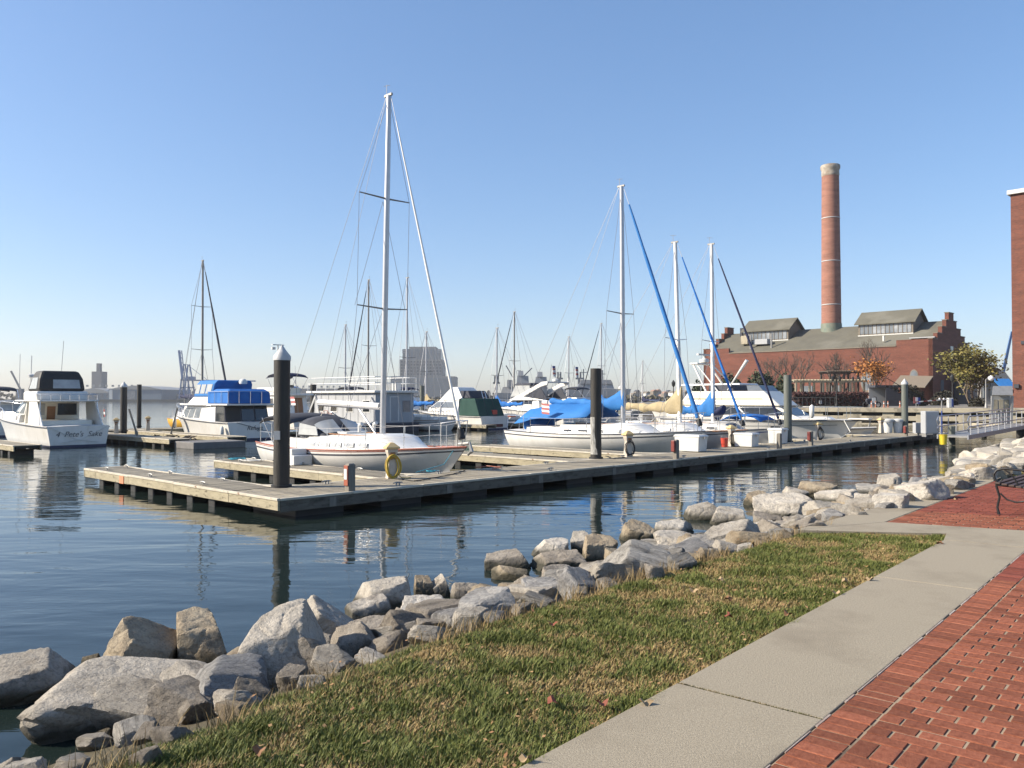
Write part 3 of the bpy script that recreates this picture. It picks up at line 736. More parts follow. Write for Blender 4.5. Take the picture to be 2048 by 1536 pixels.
# local: +x along the bench (away), +y towards the water; front leg at the origin
def endframe(x):
    m = MB()
    m.tube([(x,0,0),(x,.02,.10),(x,-.01,.25),(x,.03,.40),(x,.02,.44)], [.022,.016,.016,.018,.02], 8)
    m.tube([(x,-.50,0),(x,-.48,.12),(x,-.44,.30),(x,-.46,.44),(x,-.55,.85)], [.022,.016,.016,.018,.015], 8)
    m.tube([(x,.02,.42),(x,-.46,.40)], .018, 8)
    m.tube([(x,-.02,.30),(x,-.10,.22),(x,-.22,.19),(x,-.34,.22),(x,-.44,.30)], .012, 8)
    o = m.build('end_frame', M['iron'], bench, smooth=50)
    a = MB()
    pts = [(x,.0,.44),(x,.05,.50),(x,.06,.57),(x,.02,.63),(x,-.06,.655),(x,-.2,.65),(x,-.35,.64),(x,-.50,.66)]
    a.tube(pts, .017, 8)
    a.tube([(x,-.06,.655),(x,-.13,.60),(x,-.20,.52),(x,-.24,.44)], .011, 8)
    a.tube([(x,.02,.50),(x,-.03,.53),(x,-.05,.50),(x,-.02,.47)], .010, 8)
    a.build('armrest', M['iron'], bench, smooth=50)
endframe(0); endframe(1.75)
for k in range(6):
    y = .01-.088*k; z = .445-.012*k
    MB().box((.875,y,z), (1.82,.07,.028)).build('seat_slat', M['slat'], bench, bevel=.006)
for k in range(5):
    z = .53+.075*k; y = -.475-.016*k
    MB().box((.875,y,z), (1.78,.028,.055)).build('back_slat', M['slat'], bench, bevel=.006)

# ------------------------------------------------------------------ floating docks
ZD = .41
V0, V1 = 14.25, 16.1                     # main dock front and back edges
UA, UB = 8.45, 50.5
plank_me = {}
def plank_mesh(len_):
    k = round(len_, 2)
    if k not in plank_me:
        ms = []
        for i in range(3):
            m = MB(); m.box((0,0,0), (.134, len_, .036)); me = m.mesh('plank', M['plank'])
            bm = bmesh.new(); bm.from_mesh(me); bmesh.ops.bevel(bm, geom=list(bm.edges), offset=.004, segments=1, affect='EDGES'); bm.to_mesh(me); bm.free(); ms.append(me)
        plank_me[k] = ms
    return plank_me[k]
rk = random.Random(4)
dock = thing('main_dock', 'long grey floating dock running from the near corner to the gangway', 'dock', W(UA, V0, 0), RZU)
Ld = UB-UA; Wd_ = V1-V0
pme = plank_mesh(Wd_-.02)
n_ = int(Ld/.143)
for i in range(n_):
    o = obj('plank', pme[i % 3], dock, (.072+i*.143, Wd_/2, ZD-.018+rk.uniform(-.003,.003)), rk.uniform(-.006,.006))
def edge_run(parent, x0, x1, y, seg, name='edge_board', h=.185, lipm=True, axis='x', mat=None):
    a = x0
    while a < x1-.05:
        b = min(a+seg, x1); dz = rk.uniform(-.008,.008)
        m = MB(); m2_ = MB()
        if axis == 'x':
            m.box(((a+b)/2, y, ZD-.045-h/2+dz), (b-a-.006, .045, h)); m2_.box(((a+b)/2, y, ZD-.018+dz), (b-a-.004, .075, .05))
        else:
            m.box((y, (a+b)/2, ZD-.045-h/2+dz), (.045, b-a-.006, h)); m2_.box((y, (a+b)/2, ZD-.018+dz), (.075, b-a-.004, .05))
        m.build(name, mat or M['fascia'], parent, bevel=.004)
        if lipm: m2_.build('rub_strip', M['lip'], parent, bevel=.008)
        a = b
edge_run(dock, 0, Ld, -.03, 3.6, mat=M['fascia_shaded'], h=.22); edge_run(dock, 1.1, Ld, Wd_+.03, 3.6)
edge_run(dock, -.05, Wd_+.05, -.03, 4, axis='y')
edge_run(dock, -.05, Wd_+.05, Ld+.03, 4, axis='y')
x = .5
while x < Ld:
    MB().box((x+.5, Wd_/2, .02), (1.15, Wd_-.16, .36)).build('dock_float', M['float'], dock, bevel=.04); x += 2.1
for x in np.arange(1.2, Ld, 3.2):
    MB().box((x, -.057, ZD-.16), (.16,.012,.20)).build('bracket', M['postwood'], dock)
# black slab put in for the shade in the recess under the deck
MB().box((Ld/2, Wd_/2, ZD-.10), (Ld-.2, Wd_-.2, .10)).build('underdeck_shade', M['float'], dock)

def finger(u, v0, L, w_, label, detail, sgn=1, lbl_group='finger docks', z=ZD):
    f = thing('finger_dock', label, 'dock', W(u, v0, 0), RZU, lbl_group)
    # local x across (u), local y outwards (v)
    if detail:
        me = plank_mesh(w_-.02)
        for i in range(int(L/.143)):
            o = obj('plank', me[i % 3], f, (w_/2, .072+i*.143, z-.018+rk.uniform(-.003,.003)+.02*math.sin(i*.11)), math.pi/2+rk.uniform(-.008,.008))
    else:
        m = MB()
        for i in range(int(L/.143)): m.box((w_/2, .072+i*.143, z-.018), (w_-.02,.134,.036))
        kind(m.build('deck_planks', M['plank_isl'], f), 'stuff')
    edge_run(f, 0, L, -.03, 2.6 if detail else 5.2, axis='y'); edge_run(f, 0, L, w_+.03, 2.6 if detail else 5.2, axis='y')
    edge_run(f, -.06, w_+.06, L+.03, 3, axis='x')
    MB().box((w_/2, L/2, z-.09), (w_-.1, L-.1, .08)).build('underdeck_shade', M['float'], f)  # black slab stands for the shade beneath the finger planks
    y = .9
    while y < L-.2:
        MB().box((w_/2, y, .04), (w_-.04, .30, .34)).build('dock_float', M['float'], f, bevel=.03); y += 1.05
    return f
fA = finger(UA, V1+.06, 8.2, 1.0, 'outermost finger dock with pale peeling edge boards at the near corner', True)
# a short orange-painted block on the outer edge board
MB().box((-.062, 5.6, ZD-.14), (.012,.26,.20)).build('orange_patch', pm('faded_orange', (.62,.24,.12), (.5,.22,.12), 8, rough=.8), fA)
fB = finger(12.35, V1+.06, 8.4, 1.0, 'second finger dock alongside the near white sailboat', True)
fC = finger(19.6, V1+.06, 8.2, .95, 'finger dock ending behind the tall dark piling, left one of the pair', False)
fD = finger(23.6, V1+.06, 8.4, .95, 'finger dock along the hull of the blue-canvas sailboat', False)
fE = finger(32.0, V1+.06, 8.0, .95, 'finger dock between the tan-cover sailboat and the blue-cover sailboat', False)
fF = finger(37.5, V1+.06, 8.0, .95, 'finger dock left of the big white motor yacht', False)
fG = finger(44.6, V1+.06, 8.0, .95, 'finger dock right of the big white motor yacht', False)
for f, s in ((fC, 1), (fD, 1), (fA, 1), (fB, 1)):     # triangular gussets at the roots
    m = MB(); x = 1.0 if f in (fA,) else .95
    m.prism([(x+.05, 0), (x+.75, 0), (x+.05, .9)], ZD-.05, ZD-.004, 'z'); m.build('gusset', M['lip'], f)
# second dock (behind) and its fingers
V2 = 52.2
d2 = thing('back_dock', 'distant floating dock behind the moored motor boats', 'dock', W(17.8, V2, 0), RZU)
m = MB()
for i in range(int(48/.29)): m.box((.145+i*.29, 1.0, ZD-.018), (.28, 1.98, .036))
kind(m.build('deck_planks', M['plank_isl'], d2), 'stuff')
edge_run(d2, 0, 48, -.03, 6); edge_run(d2, 0, 48, 2.03, 6)
for x in np.arange(1.5, 48, 3.0): MB().box((x, 1.0, .04), (1.2,1.8,.34)).build('dock_float', M['float'], d2, bevel=.03)
for u, v, lab in ((10.4, 38.0, 'finger dock at the left edge of the photograph'), (17.1, 38.6, 'finger dock right of the motor cruiser with the black canopy'), (20.1, 38.7, 'finger dock left of the flybridge boat with blue canvas'),
                  (27.2, 40.5, 'finger dock between the blue-canvas flybridge boat and the grey houseboat'), (42.1, 42.5, 'finger dock between the small sloop and the green-canvas cruiser'), (46.6, 42.5, 'finger dock right of the green-canvas cruiser')):
    finger(u, v, V2-v-.06, .95, lab, False)
# dark dinghy-like clutter: low stage beside the left cruiser
st = tag(MB().box((0,0,0), (2.6,2.0,.34)).build('swim_stage', pm('stage_grey', (.13,.125,.12), (.18,.17,.16), 3, rough=.8), None, bevel=.04, loc=W(18.6,37.6,.15), rz=RZU), 'low dark square float lying off the finger beside the left cruiser', 'float')

# ------------------------------------------------------------------ pilings
def piling(px, pytop, base, r, label, mat, cap, group='mooring pilings', n=18):
    p = thing('piling', label, 'piling', (base.x, base.y, 0), 0, group)
    top = at(px, pytop, base.y).z; ch = .34 if cap else 0
    m = MB(); prof = [(r*1.02,-2.0)]
    for k in range(9): prof.append((r*(1+.02*math.sin(k*2.3+px)), -.0+k*(top-ch)/8))
    m.lathe(prof, n=n); m.build('shaft', mat, p, smooth=50)
    if cap:
        c = MB(); c.lathe([(r*1.09,top-ch),(r*1.09,top-ch+.09),(r*.55,top-.13),(.01,top)], n=n); c.build('cone_cap', M['cap'], p, smooth=40)
    h = MB(); h.lathe([(r*1.02,ZD-.02),(r*1.28,ZD-.02),(r*1.28,ZD+.05),(r*1.02,ZD+.05)], n=n); h.build('pile_hoop', M['black'], p, smooth=40)
    return p
p1 = piling(562, 690, onz(563, 974, ZD), .175, 'tall dark piling with white cone cap at the near dock corner', M['pile'], True)
b1 = onz(563,974,ZD)
m = MB(); m.box((-.05, -.19, 1.55), (.13,.03,.19)); m.build('notice_plate', M['cap'], p1)
p2 = piling(1192, 737, onz(1192, 917, ZD), .178, 'tall flat-topped dark piling with white droppings below', M['pile'], False)
g = MB(); 
gp = [( .1815, .55),(.1815,1.2),(.1815,1.75)]
n0 = 7
g.loft([[(r_*math.cos(a), r_*math.sin(a), z) for a in np.linspace(R(175), R(250+ (30 if z<1 else 0)), n0)] for r_, z in gp], closed=False); g.build('guano_streak', M['guano'], p2, smooth=40)
piling(1576, 750, onz(1576, 883, ZD), .175, 'grey-green flat-topped piling beside the tall white dock box', M['pilegrn'], False)
piling(1810, 757, onz(1810, 865, ZD), .175, 'grey-green piling with white cone cap near the gangway', M['pilegrn'], True)
piling(1261, 767, W(41.5, 30.0), .22, 'grey piling with pale cap behind the blue-canvas sailboat', M['pilegrn'], True)
piling(246, 763, onz(247, 866, .3), .19, 'dark piling with pale cone cap right of the left cruiser', M['pile'], True)
piling(278, 769, onz(278, 856, .3), .15, 'thin brown piling just right of the cone-capped one', M['pile'], False)
piling(397, 768, W(27.5, 53.9), .14, 'thin brown piling behind the yellow sailboat', M['pile'], False)
piling(511, 770, W(31.5, 51.5), .16, 'brown piling showing above the blue flybridge canvas', M['pile'], False)
piling(602, 767, W(34.5, 55.2), .22, 'short dark piling behind the grey houseboat', M['pile'], False) if False else None
piling(678, 767, W(37.5, 58), .26, 'dark piling behind the upper rail of the houseboat', M['pile'], False)
piling(893, 776, W(43.2, 54.6), .20, 'dark piling left of the green-canvas cruiser bow', M['pile'], False)
piling(944, 771, W(46.2, 54.6), .19, 'grey piling behind the green-canvas cruiser', M['pilegrn'], False)

# ------------------------------------------------------------------ power pedestals, posts, boxes
def pedestal(px, py, label, coil=None, z=ZD, sc=1.0, ground=None):
    g0 = ground or onz(px, py, z)
    t = thing('power_pedestal', label, 'pedestal', g0, RZU-.35, 'power pedestals on the docks')
    m = MB(); m.loft([[(a*wx, b*wy, z_) for a, b in ((-1,-1),(1,-1),(1,1),(-1,1))] for z_, wx, wy in ((0,.13,.11),(.05,.12,.10),(.40,.095,.08),(.52,.09,.075),(.64,.125,.105),(.72,.13,.11))])
    m.build('body', M['pedgrey'], t, bevel=.012)
    h = MB(); h.loft([[(a*wx, b*wy, z_) for a, b in ((-1,-1),(1,-1),(1,1),(-1,1))] for z_, wx, wy in ((.72,.17,.14),(.76,.175,.145),(.86,.06,.05),(.875,.03,.02))])
    h.build('hood', M['pedtan'], t, bevel=.01)
    s = MB(); s.box((0,-.108,.60), (.12,.02,.08)); s.box((-.03,-.112,.5), (.05,.02,.06)); s.build('socket_cover', M['teak'], t)
    if coil:
        c = MB(); rr_ = random.Random(int(px))
        for k in range(13 if coil == 'yelrope' else 5):
            a = rr_.uniform(.12,.21); b_ = rr_.uniform(.20,.30); oy = rr_.uniform(-.02,.03); ox = rr_.uniform(-.03,.03)
            c.tube([(ox+a*math.cos(q), -.13+oy+.02*math.sin(3*q), .30+b_*math.sin(q)*1.0) for q in np.linspace(0, 2*math.pi, 20)], .011, 6)
        if coil == 'yelrope': c.tube([(.1,-.13,.12),(.2,-.16,.03),(.32,-.2,.012),(.45,-.12,.012)], .011, 6)
        c.build('hose_coil' if coil == 'yelrope' else 'cable_coil', M[coil], t, smooth=60)
    if sc != 1: t.scale = (sc,)*3
    return t
pedestal(783, 957, 'tan-hooded power pedestal hung with a coiled yellow hose', 'yelrope')
pedestal(1256, 914, 'power pedestal with dark cables between the tall piling and the red box post', 'black')
pedestal(1463, 893, 'power pedestal with coiled cable next to the red bucket', 'black')
pedestal(1637, 880, 'power pedestal with dark coil in front of the motor yacht hull', 'black')
pedestal(1762, 866, 'power pedestal left of the two white bins', None)
for px, lab, u_, v_ in ((270, 'far pedestal between the left cruiser and the blue-canvas boat', 18.0, 47.5), (300, 'far pedestal nearest the dark oar-like pole', 21.0, 50.5), (528, 'far pedestal at the stern of the blue-canvas flybridge boat', 27.6, 44.0)):
    pedestal(px, 845, lab, None, ground=W(u_, v_, ZD))
def post(px, py, h, label, red=True):
    g0 = onz(px, py, ZD); u_, v_ = UV(g0); g0 = W(u_, V0+.07, ZD)
    t = thing('dock_post', label, 'post', g0, RZU, 'posts along the front of the main dock')
    m = MB(); m.loft([[(a*.085, b*.07, z) for a, b in ((-1,-1),(1,-1),(1,1),(-1,1))] for z in (-.25, h-.03)]+[[(a*.06, b*.05, h) for a, b in ((-1,-1),(1,-1),(1,1),(-1,1))]])
    m.build('post', M['postwood'], t, bevel=.006)
    if red:
        c = MB(); c.box((-.13, .02, h-.20), (.09,.13,.36)); c.build('extinguisher_box', M['red'], t, bevel=.02)
    return t
t = post(684, 980, .58, 'grey wooden post with red-edged plate near the dock corner', False)
c = MB(); c.box((-.10, 0, .33), (.025,.14,.42)); c.build('red_edge_plate', M['redtrim'], t, bevel=.005)
c = MB(); c.box((-.116, 0, .36), (.012,.10,.22)); c.build('white_notice', M['white'], t)
post(1336, 917, .62, 'post with red box in front of the dock box under the blue-canvas boat')
post(1545, 897, .60, 'bare dark post right of the white dock boxes', False)
post(1612, 891, .60, 'post with red box just right of the third piling')
post(1790, 872, .55, 'reddish post in front of the white bins')
post(1854, 866, .5, 'short dark post in front of the grey cabinet', False)
def dockbox(px, py, size, label):
    g0 = onz(px, py, ZD+.02); t = thing('dock_box', label, 'dock box', g0, RZU+.0, 'white dock boxes')
    a, b, h = size
    m = MB(); m.loft([[(i*a/2*k, j*b/2*k, z) for i, j in ((-1,-1),(1,-1),(1,1),(-1,1))] for z, k in ((0,.93),(h*.86,1.0))]); m.build('bin', M['white'], t, bevel=.02)
    l_ = MB(); l_.loft([[(i*a/2*k, j*b/2*k, z) for i, j in ((-1,-1),(1,-1),(1,1),(-1,1))] for z, k in ((h*.86,1.06),(h*.93,1.06),(h,.97))]); l_.build('lid', M['white'], t, bevel=.012)
    f = MB(); f.box((0,-b/2*1.07,h*.84), (.07,.02,.08)); f.build('hasp', M['steel'], t)
    return t
dockbox(1382, 902, (.62,1.02,.60), 'white low dock box nearest the post with the red box')
dockbox(1493, 893, (.60,.80,.55), 'white dock box right of the pedestal with the red bucket')
dockbox(1556, 887, (.62,.62,.66), 'tall white locker box left of the third piling')
def bucket(px, py, mat, label, r, h, u=None):
    g0 = onz(px, py, ZD); t = thing('bucket', label, 'bucket', g0)
    MB().lathe([(r*.82,0),(r,h*.92),(r*1.06,h*.92),(r*1.06,h),(r*.95,h),(r*.8,h*.1)]).build('pail', mat, t, smooth=40)
    MB().tube([(r,0,h*.95),(r*.6,0,h*1.25),(-r*.6,0,h*1.25),(-r,0,h*.95)], .008, 6).build('handle', M['wire'], t)
bucket(1449, 894, M['redfl'], 'red bucket beside the pedestal', .15, .36)
bucket(1886, 889, pm('yellow_plastic', (.70,.52,.03), rough=.5), 'yellow bucket at the foot of the thin pole by the gangway', .17, .42)
for px, lab in ((1783, 'left one of the two white wheeled bins'), (1802, 'right one of the two white bins, behind the capped piling')):
    g0 = onz(px, 866, ZD); g0 = Vector((g0.x+.0, g0.y+.4, ZD)); t = thing('trash_bin', lab, 'bin', g0, 0, 'white bins on the dock')
    MB().lathe([(.20,0),(.27,.68),(.30,.70),(.30,.76),(.24,.78),(.05,.80)]).build('barrel', M['white'], t, smooth=40)
    MB().lathe([(.305,.62),(.305,.70)], n=16).build('rim_band', M['cab'], t, smooth=40)
# white boarding steps on the second finger
g0 = onz(598, 929, ZD); t = thing('boarding_steps', 'white two-step boarding stool on the second finger dock', 'steps', g0, RZU)
MB().box((.0,0,.14), (.62,.45,.28)).build('lower_step', M['white'], t, bevel=.02)
MB().box((.0,.16,.37), (.5,.36,.18)).build('upper_step', M['white'], t, bevel=.02)
# rope heaps
def rope_heap(pos, label, mat, r, n, seed):
    rr_ = random.Random(seed); c = MB()
    for k in range(n):
        ox, oy = rr_.uniform(-r,r)*.6, rr_.uniform(-r,r)*.6; rad = rr_.uniform(.5,1)*r
        c.tube([(ox+rad*math.cos(q), oy+rad*.7*math.sin(q), .015+.02*k/n+.01*math.sin(4*q)) for q in np.linspace(0, 5.6, 14)], .012, 5)
    return tag(c.build('rope_heap', mat, None, smooth=60, loc=pos), label, 'rope')
rope_heap(onz(868, 944, ZD), 'teal rope lying on the dock under the near sailboat bow', M['ropebl'], .16, 4, 1)
rope_heap(onz(505, 922, ZD+.02), 'white and teal line heaped on the end of the second finger', M['rope'], .35, 5, 2)
rope_heap(onz(478, 919, ZD+.02), 'teal line at the end of the second finger', M['ropebl'], .3, 4, 3)
# grey utility cabinet, thin pole, gangway
g0 = onz(1870, 874, ZD); cabn = thing('utility_cabinet', 'grey metal utility cabinet at the end of the main dock', 'cabinet', (g0.x, g0.y+.5, ZD), .05)
MB().box((0,0,.72), (.72,.45,1.15)).build('body', M['cab'], cabn, bevel=.02)
MB().box((0,-.232,.72), (.66,.012,1.07)).build('door', M['cab'], cabn, bevel=.004)
for sx in (-.3,.3): MB().box((sx,0,.07), (.05,.4,.16)).build('leg', M['galv'], cabn)
g0 = onz(1848, 872, ZD); c2_ = thing('meter_box', 'smaller grey box left of the utility cabinet', 'cabinet', (g0.x, g0.y+.6, ZD), .05)
MB().box((0,0,.40), (.45,.3,.55)).build('body', M['cab'], c2_, bevel=.02); MB().box((0,0,.07), (.08,.08,.16)).build('leg', M['galv'], c2_)
g0 = onz(1840, 868, ZD); t = tag(MB().loft([[(-.28,-.2,.02),(.26,-.2,.02),(.26,.22,.02),(-.28,.22,.02)],[(-.05,-.12,.26),(.2,-.12,.22),(.2,.12,.22),(-.05,.12,.26)]]).build('white_tub', M['white'], None, bevel=.05, loc=g0), 'white plastic tub lying by the grey cabinet', 'tub')
g0 = onz(1884, 872, ZD); lp = thing('dock_lamp_pole', 'thin pole with two small heads and a blue lower half by the gangway', 'lamp pole', g0)
zt = at(1883, 800, g0.y).z
MB().tube([(0,0,0),(0,0,1.3)], .035, 8).build('blue_sleeve', M['stripe_bl'], lp); MB().tube([(0,0,1.3),(0,0,zt-ZD)], .028, 8).build('pole', M['galv'], lp)
MB().beam((-.12,0,zt-ZD),(.12,0,zt-ZD),.03).build('crossbar', M['galv'], lp)
for s_ in (-.11,.11): MB().lathe([(.01,-.03),(.05,0),(.03,.06),(.01,.07)], (s_,0,zt-ZD+.04), 8).build('lamp_head', M['globe'], lp, smooth=60)
ga = onz(1905, 874, ZD+.06); gb = at(2046, 852, 51.0); gb.z = .72
gw = thing('gangway', 'aluminium gangway with tube handrails rising to the right edge', 'gangway', ga, math.atan2(gb.y-ga.y, gb.x-ga.x))
Lg = math.hypot(gb.x-ga.x, gb.y-ga.y); rise = gb.z-ga.z
def gz(x): return rise*x/Lg
MB().prism([(0,-.02),(Lg,rise-.02),(Lg,rise+.06),(0,.06)], -.65, .65, 'y').build('ramp_deck', M['galv'], gw)
for sy, lab in ((-.68,'near'),(.68,'far')):
    m = MB(); m.beam((0,sy,.0),(Lg,sy,rise),.06,.22); m.build('side_beam', M['alu'], gw)
    for hh in (.5, 1.0):
        m = MB(); m.tube([(.15,sy,hh*.55),(-.05,sy,hh*.8),(.2,sy,hh+gz(.2)),(Lg,sy,hh+rise)], .03, 8); m.build('handrail', M['alu'], gw, smooth=50)
    for x in np.arange(.5, Lg, 1.35):
        MB().beam((x,sy,gz(x)),(x,sy,gz(x)+1.0),.04).build('rail_post', M['alu'], gw)
# gate frame with a tilted panel at the head of the gangway
g0 = at(2003, 848, 54.0); g0.z = 0.72; gt = thing('gangway_gate', 'grey gate frame with tilted roof panel beside the brick warehouse', 'gate', g0, -.08)
top = at(2003, 792, 54).z-.72
for sx in (-.62,.62):
    MB().beam((sx-.1,-.2,0),(sx-.02,-.2,top),.09,.14).build('gate_post', M['galv'], gt)
MB().prism([(-.62,0),(.62,0),(.62,top),(-.62,top)], .05, .08, 'y').build('back_panel', M['cab'], gt)
for k in range(3):
    MB().box((-.36+.36*k, .02, top*.62), (.26,.05,top*.5)).build('gate_pane', M['quay'], gt)
for k in range(2):
    for j in range(3): MB().lathe([(.10,-.02),(.10,.02)], (-.2+.3*k, .0, .25+.28*j), 10).build('tube_end', M['galv'], gt)
pp = MB(); pp.plate([(-.75,-.35,top+.02),(.55,-.35,top+.02),(.85,.35,top+.62),(-.35,.35,top+.62)], .06); pp.build('roof_panel', M['galv'], gt)
tag(MB().beam((0,0,-.4),(0,0,.55),.24).build('mooring_bollard', M['pilegrn'], None, bevel=.03, loc=onz(1904, 874, ZD)), 'grey square bollard at the foot of the gangway', 'bollard')

pl = thing('gangway_landing', 'pile-supported landing at the head of the gangway by the right edge', 'landing', (gb.x+1.6, gb.y+1.8, 0), 0)
MB().box((.6,0,.60), (6.2,4.6,.22)).build('landing_deck', M['quay'], pl, bevel=.02)
for x in (-1.9,.6,3.2):
    for y in (-1.9,1.9): MB().lathe([(.16,-1.5),(.16,.5)], (x,y,0), 10).build('landing_pile', M['pile'], pl, smooth=40)

# cleats, droppings and shore cords
def cleat(parent, x, y, rz):
    m = MB(); m.tube([(-.13,0,.055),(-.06,0,.07),(.06,0,.07),(.13,0,.055)], [.010,.016,.016,.010], 6); m.box((-.04,0,.03), (.03,.03,.06)); m.box((.04,0,.03), (.03,.03,.06))
    m.build('cleat', M['galv'], parent, smooth=50, loc=(x, y, ZD), rz=rz)
for x in (2.2, 5.6, 9.8, 13.6, 18.2, 22.5, 27.5, 33.0, 38.0): cleat(dock, x, Wd_-.18, 0)
for x in (3.1, 8.3, 15.0, 21.0, 29.0): cleat(dock, x, .22, 0)
for f in (fA, fB):
    for y in (1.6, 4.4, 7.2): cleat(f, .16, y, math.pi/2); cleat(f, .84, y+.4, math.pi/2)
rd_ = random.Random(41)
for par, xr, yr, n_ in ((fA, (.05,.95), (.2,8.0), 170), (dock, (.1,7.0), (.1,1.7), 130), (fB, (.05,.95), (.2,8.0), 60)):
    m = MB()
    for i in range(n_):
        x, y, r_ = rd_.uniform(*xr), rd_.uniform(*yr), rd_.uniform(.008,.03)
        m.add([(x+r_*math.cos(a)*rd_.uniform(.6,1.2), y+r_*math.sin(a)*rd_.uniform(.6,1.2), ZD+.006) for a in np.linspace(0,6.28,8)[:-1]], [tuple(range(7))])
    kind(m.build('bird_droppings', M['guano'], par), 'stuff')
def cord(pts, mat, label, r=.013):
    rr_ = random.Random(len(pts)*7+int(pts[0][0])); q_ = []
    P_ = [onz(x, y, ZD+.02) for x, y in pts]
    for a, b in zip(P_, P_[1:]):
        for k in range(8): q_.append(a.lerp(b, k/8)+Vector((rr_.uniform(-.05,.05), rr_.uniform(-.05,.05), 0)))
    q_.append(P_[-1]); m = MB(); m.tube(q_, r, 5); tag(m.build('shore_cord', M[mat], None, smooth=60), label, 'cord')
cord([(790,957),(830,962),(905,948),(930,941)], 'black', 'dark shore cord trailing from the yellow-hose pedestal towards the bow')
cord([(1250,914),(1225,917),(1212,912)], 'black', 'dark cord on the deck between the second pedestal and the tall piling')
cord([(952,935),(975,932),(1002,934),(985,938)], 'redtrim', 'reddish line lying on the main dock left of the tall flat-topped piling')
# ------------------------------------------------------------------ boats: shared builders
# local axes of a boat: +x to the bow, +y to port, z = 0 at the water
RZBOW_OUT = RZV                          # bow pointing away from the shore (+v)
RZBOW_IN = RZV+math.pi                   # bow pointing to the shore (-v)
class Hull:
    def __init__(s, L, B, fs, fb, stern=.8, tm=.42, p=2.2, rake=.9, chine=False, dip=.0, draft=.5, flare=.0, srake=0.0):
        s.__dict__.update(locals()); del s.__dict__['s']
    def b(s, t):
        if t < s.tm: k = lerp(s.stern, 1, math.sin(t/s.tm*math.pi/2))
        else: k = max(0, 1-((t-s.tm)/(1-s.tm))**s.p)
        return max(.012, k*s.B/2)
    def sheer(s, t):
        return lerp(s.fs, s.fb, t**1.6) - s.dip*math.sin(t*math.pi)
    def pt(s, t, k, side=1, off=0.0):     # k: 0 keel .. 1 sheer
        zs = s.sheer(t); zk = -s.draft*(1-t**4)
        x = -s.L/2 + s.L*t - s.rake*(1-k)*ss(.45,1,t) + s.srake*(1-k)*(1-ss(0,.3,t))
        bb = s.b(t)
        if s.chine:
            zc = .02+.35*t**3*zs; kc = .38
            if k < kc: y = bb*.88*(k/kc)*(1-.45*t**3); z = lerp(zk, zc, k/kc)
            else:
                q = (k-kc)/(1-kc); y = bb*lerp(.88*(1-.45*t**3), 1, q**(1+1.2*t)); z = lerp(zc, zs, q)
        else:
            y = bb*(1-(1-k)**(2.6-1.0*t)); z = lerp(zk, zs, k)
        return Vector((x, side*(y+off), z))
    def build(s, root, mat, nt=26, nk=11, deck=None):
        m = MB(); rings = []
        for i in range(nt+1):
            t = i/nt
            rings.append([s.pt(t, 1-j/nk, 1) for j in range(nk)] + [s.pt(t, 0)] + [s.pt(t, (j+1)/nk, -1) for j in range(nk)])
        m.loft(rings, cap=False, closed=False)
        n = len(rings[0]); m.f.append(tuple(range(n)))
        h = m.build('hull', mat, root, smooth=35)
        d = MB(); r2 = []
        for i in range(nt+1):
            t = i/nt; p = s.pt(t, 1); zc = p.z-.03
            r2.append([Vector((p.x, p.y*f, zc+.05*(1-f*f))) for f in (1,.5,0,-.5,-1)])
        d.loft(r2, cap=False, closed=False); d.build('deck', deck or M['deck'], root, smooth=50)
        return h
    def band(s, root, name, k0, k1, mat, t0=0.0, t1=1.0, off=.006, nt=26, zabs=None, sides=(1,-1)):
        for sd in sides:
            m = MB(); rg = []
            for i in range(nt+1):
                t = lerp(t0, t1, i/nt)
                if zabs:
                    ks = []
                    for zz in zabs:
                        lo, hi = 0, 1
                        for _ in range(18):
                            md = (lo+hi)/2
                            if s.pt(t, md).z < zz: lo = md
                            else: hi = md
                        ks.append(lo)
                else: ks = [k0, k1]
                rg.append([s.pt(t, lerp(ks[0], ks[1], f), sd, off) for f in (0,.5,1)])
            m.loft(rg, cap=False, closed=False); m.build(name, mat, root, smooth=50)
    def rail(s, root, name, mat, r=.02, dz=.01, inset=.0, t0=0, t1=1, nt=24, h=0, both=True):
        for sd in ((1,-1) if both else (1,)):
            m = MB(); m.tube([s.pt(lerp(t0,t1,i/nt),1,sd,-inset)+Vector((0,0,dz+h)) for i in range(nt+1)], r, 6); m.build(name, mat, root, smooth=60)
    def sidept(s, x, side, inset=.0, dz=0):
        t = (x+s.L/2)/s.L; p = s.pt(t, 1, side, -inset); return Vector((x, p.y, p.z+dz))
def wallpt(S, side, z, f):               # S: list of (z, x0, x1, w0, w1): house sections; a point on a wall
    for a, b in zip(S, S[1:]):
        if a[0] <= z <= b[0] + 1e-6: break
    k = (z-a[0])/(b[0]-a[0]); x0, x1, w0, w1 = [lerp(a[i], b[i], k) for i in (1,2,3,4)]
    if side == 'port': return Vector((lerp(x0,x1,f), lerp(w0,w1,f), z))
    if side == 'stbd': return Vector((lerp(x0,x1,f), -lerp(w0,w1,f), z))
    if side == 'front': return Vector((x1, lerp(w1,-w1,f), z))
    return Vector((x0, lerp(-w0,w0,f), z))
def house(root, name, S, mat, bevel=.03):
    m = MB(); m.loft([[(x0,w0,z),(x0,-w0,z),(x1,-w1,z),(x1,w1,z)] for z, x0, x1, w0, w1 in S]); return m.build(name, mat, root, bevel=bevel)
